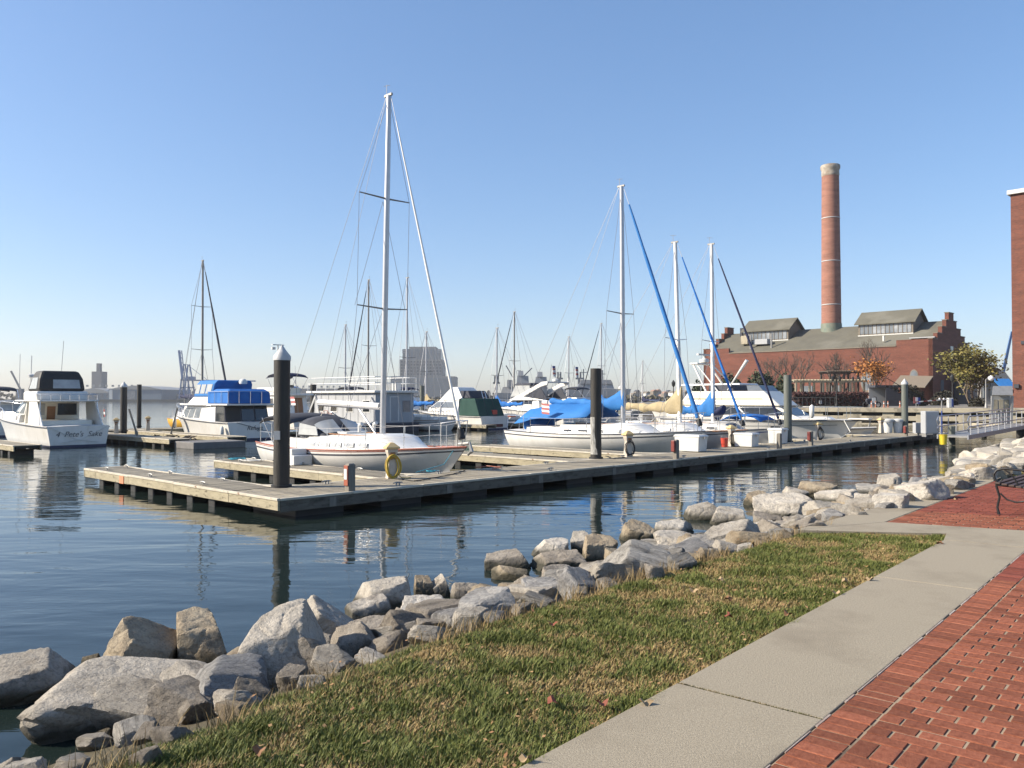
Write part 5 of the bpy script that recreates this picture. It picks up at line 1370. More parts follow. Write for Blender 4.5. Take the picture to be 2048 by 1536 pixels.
for f0, f1, mt in ((.03,.30,'glass'),(.34,.62,'glass'),(.66,.97,'black')): panel(F_, 'aft_curtain', SE, 'aft', 1.08, 1.9, f0, f1, M[mt])
panel(F_, 'side_curtain', SE, 'port', 1.08, 1.9, .08, .92, M['glass']); panel(F_, 'side_curtain', SE, 'stbd', 1.08, 1.9, .08, .92, M['glass'])
MB().box((-1.6,0,2.0), (5.9,2.9,.10)).build('fly_deck', M['gel'], F_, bevel=.03)
house(F_, 'fly_coaming', [(2.05,-2.0,1.3,1.25,1.0),(2.45,-2.0,.6,1.25,.95)], M['gel'], .06)
SBL = [(2.06,-4.45,-1.9,1.32,1.28),(2.72,-4.4,-1.8,1.30,1.26),(2.9,-4.1,-2.2,1.1,1.1)]
house(F_, 'bridge_cover', SBL, M['blue'], .06)
SBT = [(2.45,-2.4,.6,1.26,.95),(2.62,-2.4,.5,1.25,.95),(3.2,-2.6,.2,1.2,.95),(3.42,-2.7,-.1,1.05,.9)]
house(F_, 'bridge_top', SBT, M['bluelt'], .10)
for f0, f1 in ((.08,.36),(.42,.66),(.72,.94)): panel(F_, 'bridge_window', SBT, 'port', 2.64, 3.18, f0, f1, M['vinyl'], .02); panel(F_, 'bridge_window', SBT, 'stbd', 2.64, 3.18, f0, f1, M['vinyl'], .02)
panel(F_, 'bridge_window', SBT, 'front', 2.64, 3.18, .06, .94, M['vinyl'], .02)
for sd in (1,-1):
    m = MB(); m.tube([(-4.5,sd*1.36,2.75),(-2.0,sd*1.36,2.75)], .016, 6)
    for x in (-4.5,-3.7,-2.9,-2.1): m.tube([(x,sd*1.36,2.05),(x,sd*1.36,2.75)], .014, 5)
    m.build('fly_rail', M['steel'], F_)
m = MB(); m.tube([(-4.5,1.36,2.75),(-4.5,-1.36,2.75)], .016, 6)
for y in (-.7,0,.7): m.tube([(-4.5,y,2.05),(-4.5,y,2.75)], .014, 5)
m.build('fly_rail', M['steel'], F_)
MB().lathe([(.05,0),(.22,.05),(.24,.22),(.12,.34),(.02,.36)], (-2.9,-.4,3.15), 12).build('radar_dome', M['white'], F_, smooth=60)
textobj("Refuge", .36, M['stripe_dk'], F_, transom_M(9.6, -.1, .68), .3)
textobj("MD 1172", .12, M['stripe_dk'], F_, transom_M(9.6, 1.25, .52), 0, 'registration') if False else None
for sd in (1,):
    for x in (-4.4, 2.6):
        p = HF.sidept(x, 1, -.1); MB().lathe([(.02,-.62),(.10,-.54),(.11,-.3),(.10,-.08),(.02,0)], (p.x,p.y,p.z-.2), 10).build('fender', M['white'], F_, smooth=60)
bowrail(F_, HF, .55, .94, .55); wire(F_, [(-4.8,1.0,1.0),(-4.9,-.6,.55),(-4.9,-1.8,.32)], .014, 'dock_line', M['charcoal'])
# boat at the left edge
D_, HD = motor('express_boat', 'white boat with grey side curtains cut by the left edge', 15.7, 57.0, True, 8.6, 3.0, 1.0, 1.4)
house(D_, 'cabin', [(1.0,-2.5,1.8,1.25,1.0),(2.1,-2.2,.6,1.15,.9)], M['gelgrey'], .06)
SDD = [(1.0,-2.5,1.8,1.25,1.0),(2.1,-2.2,.6,1.15,.9)]
for sd in ('port','stbd','aft'): panel(D_, 'curtain_window', SDD, sd, 1.25, 1.95, .08, .92, M['vinyl'])
house(D_, 'hard_top', [(2.12,-2.6,.9,1.3,1.0),(2.22,-2.6,.9,1.3,1.0)], M['gel'], .04)
bimini(D_, 'top_canvas', -1.2, .6, .9, 3.0, M['charcoal'])
wire(D_, [(-1.5,.9,2.2),(-1.2,.85,2.9)], .02, 'bimini_frame', M['steel']); wire(D_, [(-1.5,-.9,2.2),(-1.2,-.85,2.9)], .02, 'bimini_frame', M['steel'])
bowrail(D_, HD, .5, .93)
# trawler with a wooden door behind the near piling
T_, HT = motor('trawler', 'white trawler with brown door and black bimini behind the near piling', 29.9, 46.2, True, 9.5, 3.3, 1.1, 1.8)
ST = [(1.1,-2.2,1.8,1.25,1.15),(2.55,-2.0,1.6,1.2,1.1)]
house(T_, 'wheelhouse', ST, M['gel'], .05); house(T_, 'house_roof', [(2.55,-2.7,1.9,1.35,1.2),(2.68,-2.7,1.9,1.35,1.2)], M['gel'], .04)
panel(T_, 'wooden_door', ST, 'port', 1.15, 2.4, .55, .70, M['teak']); panel(T_, 'wooden_door', ST, 'aft', 1.15, 2.4, .15, .42, M['teak'])
for f0, f1 in ((.08,.48),(.75,.95)): panel(T_, 'side_window', ST, 'port', 1.75, 2.35, f0, f1, M['glass']); panel(T_, 'side_window', ST, 'stbd', 1.75, 2.35, f0, f1, M['glass'])
panel(T_, 'aft_window', ST, 'aft', 1.75, 2.35, .52, .9, M['glass']); panel(T_, 'windscreen', ST, 'front', 1.75, 2.4, .08, .92, M['glass'])
house(T_, 'fly_coaming', [(2.68,-1.6,1.2,1.0,.9),(3.1,-1.6,1.0,1.0,.85)], M['cream'], .05)
bimini(T_, 'bimini', -2.6, -.4, 1.0, 3.95, M['navy'], rise=.15)
for sd in (1,-1):
    wire(T_, [(-1.5,sd*1.0,2.7),(-2.5,sd*.98,3.75)], .018, 'bimini_frame', M['steel']); wire(T_, [(-1.5,sd*1.0,2.7),(-.6,sd*.98,3.8)], .018, 'bimini_frame', M['steel'])
m = MB(); m.tube([(-.2,0,2.7),(-.3,0,6.0)], .045, 8); m.box((-.3,0,6.05), (.15,.9,.06)); m.lathe([(.02,-.1),(.15,-.08),(.15,.08),(.02,.1)], (-.3,.35,5.8), 10); m.build('signal_mast', M['white'], T_, smooth=50)
bowrail(T_, HT, .45, .93, .6)
wire(T_, [(-3.3,.9,1.2),(-3.6,.95,2.6)], .02, 'flag_staff', M['white'])
for k, c in enumerate(('flagred','paleflag','flagred','paleflag')): MB().box((-3.75-.05*k,.97,2.4-.14*k), (.5,.02,.13)).build('flag_stripe', M[c], T_)
# grey houseboat
G_ = thing('houseboat', 'grey box-shaped houseboat with railed roof deck behind the near sailboat', 'houseboat', W(36.6, 50.4, 0), RZBOW_OUT, 'moored motor boats')
MB().box((0,0,.25), (9.4,3.7,.75)).build('pontoon', M['charcoal'], G_, bevel=.08)
SG = [(.62,-4.2,3.6,1.72,1.72),(2.75,-4.2,3.2,1.72,1.72)]
house(G_, 'house', SG, M['grey_house'], .03)
for k in range(9):
    for sd in (1,-1): MB().box((-4.0+k*.92, sd*1.732, 1.68), (.03,.016,2.1)).build('panel_batten', M['cab'], G_)
for f0, f1 in ((.08,.2),(.34,.46),(.60,.72),(.82,.93)): 
    for sd in ('port','stbd'):
        w_ = panel(G_, 'window_frame', SG, sd, 1.35, 2.25, f0, f1, M['white'], .02); panel(w_, 'window_pane', SG, sd, 1.42, 2.18, f0+.01, f1-.01, M['glass'], .03)
panel(G_, 'door_frame', SG, 'aft', .72, 2.5, .40, .64, M['gelgrey'], .02); panel(G_, 'door', SG, 'aft', .76, 2.44, .43, .61, M['cab'], .03)
panel(G_, 'aft_window', SG, 'aft', 1.4, 2.2, .10, .30, M['pane'], .02)
MB().box((-.1,0,2.83), (8.6,3.9,.16)).build('roof_deck', M['gel'], G_, bevel=.03)
for hh in (.55, .98):
    m = MB(); m.tube([(-4.3,-1.85,2.9+hh),(-4.3,1.85,2.9+hh),(4.1,1.85,2.9+hh),(4.1,-1.85,2.9+hh),(-4.3,-1.85,2.9+hh)], .025, 6); m.build('roof_rail', M['whitespar'], G_)
for x in np.linspace(-4.3,4.1,8):
    for y in (-1.85,1.85): MB().tube([(x,y,2.9),(x,y,3.88)], .022, 6).build('rail_post', M['whitespar'], G_)
for y in (-.6,.6): MB().tube([(-4.3,y,2.9),(-4.3,y,3.88)], .022, 6).build('rail_post', M['whitespar'], G_)
for k in range(4): MB().box((-3.4+k*.35, -.9, 3.2), (.08,.5,.6)).build('deck_chair', M['gelgrey'], G_)
m = MB(); m.plate([(3.2,1.75,2.72),(4.6,1.75,.7),(4.6,1.7,.62),(3.1,1.7,2.6)], .05); m.build('front_rake', M['whitespar'], G_)
m = MB(); r_ = .33
m.tube([(1.0+r_*math.cos(a),1.95,.95+r_*math.sin(a)) for a in np.linspace(0,6.28,16)], .02, 5); m.tube([(2.05+r_*math.cos(a),1.95,.95+r_*math.sin(a)) for a in np.linspace(0,6.28,16)], .02, 5)
m.tube([(1.0,1.95,.95),(1.3,1.95,1.45),(1.85,1.95,1.45),(2.05,1.95,.95)], .02, 5); m.tube([(1.3,1.95,1.4),(1.5,1.95,.95),(1.85,1.95,1.45)], .02, 5)
bk = m.build('bicycle', M['redtrim'], None, loc=W(36.6,50.4,0), rz=RZBOW_OUT); tag(bk, 'bicycle standing on the side deck of the grey houseboat', 'bicycle')
MB().box((0,1.95,.60), (8.6,.5,.05)).build('side_deck', M['deck'], G_)
# green-canvas cruiser
I_, HI = motor('sport_cruiser', 'white flybridge cruiser with dark green cockpit canvas and peeling transom', 44.3, 43.8, True, 9.0, 3.3, 1.0, 1.35)
SI = [(1.0,-2.0,2.4,1.35,1.05),(1.6,-1.9,2.0,1.32,1.0),(2.15,-1.7,1.0,1.18,.9)]
house(I_, 'cabin', SI, M['gel'], .06)
for sd in ('port','stbd'): panel(I_, 'side_window', SI, sd, 1.62, 2.08, .12, .62, M['pane'], .02); panel(I_, 'side_window', SI, sd, 1.62, 2.08, .66, .95, M['pane'], .02)
panel(I_, 'windscreen', SI, 'front', 1.62, 2.1, .05, .95, M['glass'])
house(I_, 'flybridge', [(2.15,-2.2,1.0,1.2,.9),(2.9,-1.6,.1,1.05,.75),(3.25,-1.2,-.3,.9,.65)], M['gel'], .08)
SIG = [(1.02,-4.2,-1.9,1.36,1.36),(2.35,-3.6,-1.8,1.28,1.26)]
house(I_, 'cockpit_canvas', SIG, M['green'], .06)
for f in (.33,.66): panel(I_, 'canvas_seam', SIG, 'aft', 1.05, 2.3, f-.006, f+.006, M['charcoal'], .02)
house(I_, 'bridge_canvas', [(2.36,-2.9,-2.0,1.05,1.05),(2.95,-2.5,-1.6,.95,.95)], M['charcoal'], .06)
m = MB()
for y in (-.15,.2): m.tube([(-3.95,y,1.1),(-3.2,y,2.9)], .02, 6)
for k in range(5): m.tube([(-3.85+.15*k,-.15,1.35+.36*k),(-3.85+.15*k,.2,1.35+.36*k)], .015, 5)
m.build('bridge_ladder', M['steel'], I_)
MB().box((-4.0,-.35,1.22), (.3,.5,.5)).build('red_box', M['redfl'], I_, bevel=.03)
m = MB(); m.box((-4.53,.15,.30), (.03,1.9,.22)); m.build('exposed_plank', M['bootred'], I_)
textobj("Lucky", .26, M['gelgrey'], I_, transom_M(9.0, -.1, .66), .3)
bowrail(I_, HI, .5, .93)
# white express cruiser with radar arch
K_, HK = motor('express_cruiser', 'white express cruiser with swept radar arch and dark bimini', 53.2, 43.2, True, 10.5, 3.5, 1.2, 1.75)
SK = [(1.25,-2.6,3.6,1.5,.7),(1.8,-2.5,2.5,1.45,.8),(2.3,-2.3,1.2,1.3,.85)]
house(K_, 'cabin', SK, M['gel'], .10)
panel(K_, 'side_window', SK, 'port', 1.85, 2.2, .2, .9, M['glass'], .02); panel(K_, 'side_window', SK, 'stbd', 1.85, 2.2, .2, .9, M['glass'], .02)
for sd in (1,-1):
    m = MB(); m.prism([(1.2,2.2),(-.3,2.75),(-2.7,3.75),(-3.5,3.8),(-3.3,3.5),(-2.6,3.35),(-.6,2.5),(-3.2,2.2)], sd*1.32-.06, sd*1.32+.06, 'y'); m.build('radar_arch', M['gel'], K_, bevel=.02)
    m = MB(); m.prism([(-.9,2.48),(-2.6,3.25),(-3.3,2.3)], sd*1.33-.03, sd*1.33+.03, 'y'); m.build('arch_glass', M['charcoal'], K_)
m = MB(); m.box((-3.15,0,3.72), (.55,2.7,.12)); m.build('arch_bridge', M['gel'], K_, bevel=.04)
MB().lathe([(.05,0),(.3,.04),(.3,.2),(.1,.28)], (-3.1,0,3.78), 12).build('radar_dome', M['white'], K_, smooth=50)
SKB = [(2.5,-1.2,1.3,1.15,1.0),(3.5,-1.1,.7,1.1,1.0)]
house(K_, 'bimini_enclosure', SKB, M['vinyl'], .05); house(K_, 'bimini_top', [(3.5,-1.3,1.0,1.2,1.05),(3.7,-1.1,.6,1.0,.9)], M['charcoal'], .07)
house(K_, 'aft_seat', [(1.2,-4.6,-2.7,1.45,1.45),(2.2,-3.6,-2.7,1.4,1.4)], M['gel'], .08)
MB().box((-2.62,.3,1.75), (.06,.8,1.1)).build('cabin_door', M['glass'], K_)
bowrail(K_, HK, .4, .93)
for dx, dy in ((0,.3),(0,-.6)):
    st_ = thing('flag', 'small striped flag on the express cruiser arch, ' + ('left of the two' if dy > 0 else 'right of the two'), 'flag', K_.location + Vector((0,0,0)), K_.rotation_euler.z, 'flags on the express cruiser')
    m = MB(); m.tube([(-3.3,dy*3.4,3.8),(-3.5,dy*3.4,5.2)], .02, 5); m.build('flag_staff', M['alud'], st_)
    for k, c in enumerate(('flagblue','flagred','paleflag','flagred','paleflag')): MB().box((-3.55+.02*k,dy*3.4-.25-.04*k,5.0-.18*k), (.04,.55,.17), .3).build('flag_stripe', M[c], st_)
# big white motor yacht on the main dock
O_, HO = motor('motor_yacht', 'big white flybridge motor yacht with radar mast, bow towards the gangway', 41.6, 15.6, False, 10.6, 3.6, 1.25, 1.30, hullm='gel')
SO = [(1.25,-4.0,2.9,1.55,1.0),(1.45,-4.0,2.4,1.5,1.0),(1.95,-4.0,1.5,1.42,1.0)]
house(O_, 'saloon', SO, M['cream'], .06)
for sd in ('port','stbd'):
    panel(O_, 'side_window', SO, sd, 1.48, 1.90, .22, .58, M['glass'], .02); panel(O_, 'side_window', SO, sd, 1.48, 1.90, .60, .95, M['glass'], .02)
panel(O_, 'windscreen', SO, 'front', 1.48, 1.90, .04, .96, M['glass'], .02)
house(O_, 'foredeck_trunk', [(1.22,2.2,4.2,1.0,.3),(1.42,2.0,3.8,.9,.3)], M['gel'], .08)
SOF = [(1.96,-4.2,1.7,1.5,1.15),(2.2,-4.0,1.4,1.5,1.1),(2.75,-3.6,.7,1.4,1.0)]
house(O_, 'flybridge', SOF, M['cream'], .08)
panel(O_, 'trim_line', SOF, 'port', 2.30, 2.36, .05, .9, M['tan'], .01); panel(O_, 'trim_line', SOF, 'stbd', 2.30, 2.36, .05, .9, M['tan'], .01)
house(O_, 'venturi', [(2.75,-.2,.65,1.0,.9),(3.05,-.3,.35,.95,.85)], M['pane'], .02)
for sd in (1,-1):
    m = MB(); m.tube([(-2.6,sd*1.2,2.75),(-3.6,sd*.9,4.3)], .06, 6); m.tube([(-1.9,sd*1.15,2.75),(-3.3,sd*.9,4.2)], .04, 6); m.build('radar_arch', M['gel'], O_, smooth=40)
m = MB(); m.box((-3.5,0,4.32), (.5,2.0,.08)); m.build('arch_bridge', M['gel'], O_, bevel=.02)
MB().lathe([(.05,0),(.28,.04),(.28,.2),(.1,.28)], (-3.4,.0,4.37), 12).build('radar_dome', M['white'], O_, smooth=50)
m = MB(); m.box((-3.4,0,4.85), (.14,1.5,.09)); m.tube([(-3.4,0,4.6),(-3.4,0,4.85)], .05, 6); m.build('radar_bar', M['white'], O_)
MB().tube([(-1.4,-1.0,2.8),(-.2,-1.05,4.4)], [.03,.10], 8).build('searchlight_arm', M['white'], O_, smooth=50)
house(O_, 'fly_seats', [(2.75,-2.6,-1.0,1.0,1.0),(3.1,-2.6,-1.2,.9,.9)], M['charcoal'], .06)
house(O_, 'aft_deck_cover', [(1.25,-5.0,-4.0,1.5,1.5),(1.55,-5.0,-4.0,1.45,1.45)], M['cream'], .05)
for sd in (1,-1):
    for x0 in (-1.2, 1.6): 
        p = HO.sidept(x0, sd, -.012, -.42); MB().box((p.x, p.y*.985, p.z), (.5,.04,.10), -.02*sd).build('hull_port', M['glass'], O_, bevel=.01)
    HO.band(O_, 'hull_line', .80, .815, M['stripe_dk'], .0, .93, off=.005, sides=(sd,))
bowrail(O_, HO, .35, .95, .62, 8)
MB().box((5.35,0,1.33), (1.0,.5,.07)).build('bow_pulpit', M['gel'], O_, bevel=.02)
m = MB(); m.tube([(5.3,0,1.25),(5.85,0,1.25),(5.75,0,.95)], .045, 6); m.build('anchor', M['galv'], O_)
MB().lathe([(.02,0),(.12,.1),(.12,.6),(.02,.7)], (3.4,-1.2,1.35), 10).build('fender', M['white'], O_, smooth=60)
wire(O_, [(4.7,-.4,1.25),(5.2,-.9,.7),(5.0,-1.6,.44)], .02, 'dock_line', M['rope'])
m = MB(); m.plate([(.2,-1.15,2.9),(.6,-1.15,2.86),(.6,-1.18,2.5),(.2,-1.18,2.55)], .01)
for k, c in enumerate(('flagred','paleflag','flagred','paleflag')): MB().box((-4.55-.03*k,-.9,2.5-.13*k), (.45,.02,.12)).build('flag_stripe', M[c], O_)
wire(O_, [(-4.3,-.9,1.5),(-4.4,-.9,2.7)], .02, 'flag_staff', M['white'])
# hardtop boat behind the blue-cover sailboats
Q_, HQ = motor('hardtop_boat', 'white boat with flat hardtop on thin posts left of the motor yacht', 53.5, 26.5, True, 9.5, 3.3, 1.2, 1.6)
house(Q_, 'cabin', [(1.2,-1.5,2.6,1.35,.9),(2.0,-1.3,1.6,1.25,.9)], M['gel'], .06)
house(Q_, 'hardtop', [(3.3,-3.6,1.4,1.4,1.1),(3.42,-3.5,1.2,1.35,1.0)], M['gel'], .04)
for x in (-3.3,-1.2,1.0):
    for sd in (1,-1): wire(Q_, [(x,sd*1.3,1.2),(x,sd*1.2,3.32)], .03, 'hardtop_post', M['steel'])
house(Q_, 'cockpit_side', [(1.15,-4.4,-1.5,1.5,1.5),(1.6,-4.3,-1.5,1.45,1.45)], M['gel'], .05)
bowrail(Q_, HQ, .4, .93)
# small bowrider right of the yacht
B_, HB = motor('small_runabout', 'small white runabout moored right of the motor yacht bow', 45.9, 16.3, False, 5.2, 2.1, .62, .80)
house(B_, 'console', [(.6,-.6,1.2,.8,.6),(.85,-.5,.8,.75,.55)], M['gel'], .05); house(B_, 'windscreen', [(.85,.2,.8,.75,.55),(1.2,-.1,.45,.7,.5)], M['glass'], .02)
for y in (.3,-.1,-.4): wire(B_, [(-1.4,y,.7),(-1.9,y,2.0)], .014, 'fishing_rod')
# white slatted rail on the quay side behind the tan-cover boat

def generic(u, v, out, L, label, canvas, fly=True):
    r_, H_ = motor('cabin_boat', label, u, v, out, L, 3.1, 1.05, 1.5)
    S = [(1.0,-L*.2,L*.22,1.3,.95),(1.95,-L*.18,L*.10,1.2,.9)]
    house(r_, 'cabin', S, M['gel'], .06)
    for sd in ('port','stbd'): panel(r_, 'side_window', S, sd, 1.4, 1.85, .1, .5, M['glass']); panel(r_, 'side_window', S, sd, 1.4, 1.85, .54, .92, M['glass'])
    panel(r_, 'aft_window', S, 'aft', 1.2, 1.85, .1, .9, M['glass'])
    if fly:
        house(r_, 'flybridge', [(1.97,-L*.22,L*.06,1.2,.95),(2.45,-L*.2,L*.02,1.15,.9)], M['gel'], .05)
        bimini(r_, 'bimini', -L*.2, L*.0, 1.05, 3.35, M[canvas], rise=.12)
        for sd in (1,-1):
            wire(r_, [(-L*.1,sd*1.1,2.4),(-L*.19,sd*1.03,3.2)], .02, 'bimini_frame', M['steel']); wire(r_, [(-L*.1,sd*1.1,2.4),(-L*.01,sd*1.03,3.25)], .02, 'bimini_frame', M['steel'])
    house(r_, 'cockpit_canvas', [(1.05,-L*.45,-L*.21,1.3,1.3),(1.75,-L*.40,-L*.2,1.2,1.2)], M[canvas], .06)
    bowrail(r_, H_, .45, .93); wire(r_, [(0,.5,2.0),(-.2,.5,5.2)], .014, 'antenna')
generic(44.5, 57.5, False, 8.5, 'white boat with grey canvas behind the small sloop', 'charcoal')
generic(50.5, 57.0, False, 8.5, 'white boat with navy canvas behind the green-canvas cruiser', 'navy')
generic(57.2, 44.5, True, 8.0, 'white boat with blue cockpit cover right of the express cruiser', 'blue', False)
generic(60.5, 45.5, True, 8.5, 'white boat with charcoal bimini behind the tall flat-topped piling', 'charcoal')
generic(64.0, 47.0, True, 8.0, 'white boat with navy cover behind the blue boom tent', 'navy', False)
generic(38.5, 58.5, False, 9.0, 'white boat with blue canvas hidden behind the houseboat roof', 'blue')
# clutter on the left docks: leaning poles and a heap of driftwood
def pole(p0, p1, Y, label):
    a = at(*p0, Y); b = at(*p1, Y); tag(MB().beam((0,0,0), b-a, .07).build('leaning_pole', M['postwood'], None, loc=a), label, 'pole', 'leaning poles on the left docks')
pole((275,872), (258,818), 41.5, 'pole leaning left beside the cone-capped dark piling'); pole((342,868), (355,816), 45.5, 'pole leaning right in front of the yellow sailboat')
dr = MB(); rd = random.Random(12); base = onz(330, 882, .15)
for k in range(26):
    a = Vector((rd.uniform(-1.6,1.6), rd.uniform(-.5,.5), rd.uniform(.0,.2))); d = Vector((rd.uniform(-1,1), rd.uniform(-.4,.4), rd.uniform(-.05,.32)))*rd.uniform(.4,1.1)
    dr.tube([a, a+d*.5+Vector((0,0,rd.uniform(-.05,.1))), a+d], [.06,.05,.02], 5)
tag(dr.build('driftwood_heap', M['bark'], None, smooth=50, loc=base), 'heap of dark driftwood floating between the left docks', 'driftwood')
# ------------------------------------------------------------------ quay, lawn
ZQ = 1.5
q = MB(); qp = [(15,86),(50,66),(84,32),(160,32),(260,260),(60,300),(26,170),(17,100)]
q.loft([[(x,y,-2) for x, y in qp], [(x,y,ZQ-.35) for x, y in qp]]); quay = kind(q.build('quay', M['quaydark']), 'structure')
M['paved'] = pm('quay_paving', (.20,.185,.16), (.16,.15,.13), .6, rough=.9)
qa, qb = Vector((15,86,0)), Vector((50,66,0)); qd = (qb-qa).normalized(); qn = Vector((qd.y,-qd.x,0)); qr = math.atan2(qd.y, qd.x)
def qbeam(name, off, z, w_, h_):
    MB().beam(qa+qn*off+Vector((0,0,z)), qb+qn*off+Vector((0,0,z)), w_, h_).build(name, M['quay'], quay, bevel=.03)
qbeam('cap_beam', .1, ZQ-.20, 1.0, .42); qbeam('lower_beam', .22, .55, .35, .42); qbeam('fender_beam', .2, -.10, .5, .40)
for i in range(13):
    c = qa+qd*(1+3.05*i)+qn*.15; MB().box((c.x,c.y,.55), (1.0 if i % 2 else 1.6,.5,1.25), qr).build('quay_pier', M['quay'], quay, bevel=.03)
tp = MB(); tp.loft([[(x,y,ZQ-.36) for x, y in qp], [(x,y,ZQ) for x, y in qp]]); kind(tp.build('promenade', M['paved']), 'structure')
M['lawn'] = pm('far_lawn', (.085,.095,.03), (.13,.12,.045), .4, rough=1)
lw = MB(); lp_ = [(16,88),(34,80),(38,110),(24,112),(18.5,100)]; lw.loft([[(x,y,ZQ+.004) for x, y in lp_], [(x,y,ZQ+.06) for x, y in lp_]]); kind(lw.build('lawn', M['lawn']), 'structure')

# ------------------------------------------------------------------ the brick power house with its stack
PH = thing('brick_power_house', 'long red brick power house with stepped gables, roof monitors and tall round chimney', 'building', (34.5,147.5,ZQ), -math.pi/4)
LW, DW, zlo, zhi, zr = 38.5, 17.1, 8.85, 9.66, 12.7
m = MB(); m.prism([(0,0),(LW,0),(LW,zhi),(33.4,zhi),(33.4,zlo),(5.06,zlo),(5.06,zhi),(0,zhi)], 0, .5, 'y'); fw = m.build('front_wall', M['bwall'], PH)
m = MB(); m.prism([(0,0),(LW,0),(LW,zhi),(0,zhi)], DW-.5, DW, 'y'); m.build('rear_wall', M['bwall'], PH)
steps = [(0,zhi),(2.1,zhi),(2.1,10.6),(4.2,10.6),(4.2,11.7),(6.1,11.7),(6.1,12.8),(7.3,12.8),(7.3,14.0),(9.6,14.0),(9.6,12.8),(11.0,12.8),(11.0,11.7),(13.0,11.7),(13.0,10.6),(15.0,10.6),(15.0,zhi),(DW,zhi)]
for x0, x1 in ((LW-.55,LW+.02),(-.02,.55)):
    m = MB(); m.prism([(0.0,0),(DW,0)]+steps[::-1], x0, x1, 'x'); gw_ = m.build('stepped_gable', M['bwall'], PH)
    for (a, za), (b, zb) in zip(steps[::2], steps[1::2]):
        MB().box(((x0+x1)/2,(a+b)/2,za+.06), (x1-x0+.16,b-a+.1,.12)).build('coping', M['siding'], gw_)
# roof slopes
m = MB(); m.loft([[(.5,.3,zlo-.15),(LW-.5,.3,zlo-.15),(LW-.5,8.55,zr),(.5,8.55,zr)],[(.5,.3,zlo+.05),(LW-.5,.3,zlo+.05),(LW-.5,8.55,zr+.2),(.5,8.55,zr+.2)]]); rf = m.build('roof', M['shingle'], PH)
m = MB(); m.loft([[(.5,8.55,zr),(LW-.5,8.55,zr),(LW-.5,DW-.3,zlo-.15),(.5,DW-.3,zlo-.15)],[(.5,8.55,zr+.2),(LW-.5,8.55,zr+.2),(LW-.5,DW-.3,zlo+.05),(.5,DW-.3,zlo+.05)]]); m.build('roof', M['shingle'], PH)
m = MB(); m.box((LW/2,-.06,zlo-.06), (28.2,.12,.14)); m.build('eave_trim', M['siding'], PH)
def monitor(x0, x1, npan, label, pale):
    y0, y1, zb, ze, zrg = 4.5, 9.6, 10.9, 12.95, 14.75
    mo = MB(); mo.prism([(y0,zb-1.2),(y1,zb+.3),(y1,ze),((y0+y1)/2,zrg),(y0,ze)], x0, x1, 'x'); o = mo.build('roof_monitor', M['siding'], PH); o['label'] = label
    for a, b in (((y0-.5,ze-.3),((y0+y1)/2,zrg+.02)),(((y0+y1)/2,zrg+.02),(y1+.5,ze-.3))):
        r_ = MB(); r_.loft([[(x0-.5,a[0],a[1]),(x1+.5,a[0],a[1]),(x1+.5,b[0],b[1]),(x0-.5,b[0],b[1])],[(x0-.5,a[0],a[1]+.16),(x1+.5,a[0],a[1]+.16),(x1+.5,b[0],b[1]+.16),(x0-.5,b[0],b[1]+.16)]]); r_.build('monitor_roof', M['shingle'], o)
    w_ = (x1-x0-.5)/npan
    for k in range(npan):
        cx = x0+.25+w_*(k+.5)
        MB().box((cx,y0-.02,ze-1.05), (w_*.84,.07,1.45)).build('window_pane', M['panew' if k in pale else 'pane'], o)
        MB().box((cx-w_/2,y0-.05,ze-1.05), (.09,.12,1.6)).build('mullion', M['siding'], o)
    MB().box(((x0+x1)/2,y0-.06,zb+.02), (x1-x0+.1,.14,.18)).build('window_sill', M['white'], o)
monitor(25.9, 34.3, 12, 'right roof monitor with a row of windows', (3,4,5,8,9,10,11))
monitor(5.6, 13.9, 10, 'left roof monitor with darker windows', (4,5,9))
# the stack
cx, cy = 19.7, 8.5
zt = 40.7
st = MB(); st.lathe([(1.66,zr-1.5),(1.60,zr+1.5),(1.54,zr+10),(1.46,zr+20),(1.40,zt-1.9)], (cx,cy,0), 32); ck = st.build('chimney', M['bchim'], PH, smooth=40); ck['label'] = 'tall round brick chimney with white bands'
m = MB(); m.lathe([(1.40,zt-1.9),(1.48,zt-1.7),(1.44,zt-1.5),(1.44,zt-.9),(1.60,zt-.6),(1.60,zt-.15),(1.5,zt),(1.2,zt),(1.2,zt-.6)], (cx,cy,0), 32); m.build('chimney_crown', pm('weathered_crown', (.42,.38,.32), (.20,.15,.11), 1.2, rough=.9), ck, smooth=40)
for py in (437, 523, 610):
    zz = at(1664, py, 139.5).z - ZQ
    rr_ = lerp(1.62, 1.40, (zz-zr)/(zt-zr))+.05
    m = MB(); m.lathe([(rr_,zz-.07),(rr_+.03,zz),(rr_,zz+.07)], (cx,cy,0), 32); m.build('iron_band', M['cap'], ck, smooth=40)
m = MB(); m.lathe([(1.9,zr-1.6),(1.72,zr-.2),(1.68,zr+.9)], (cx,cy,0), 24); m.build('flashing', M['copper'], ck, smooth=40)
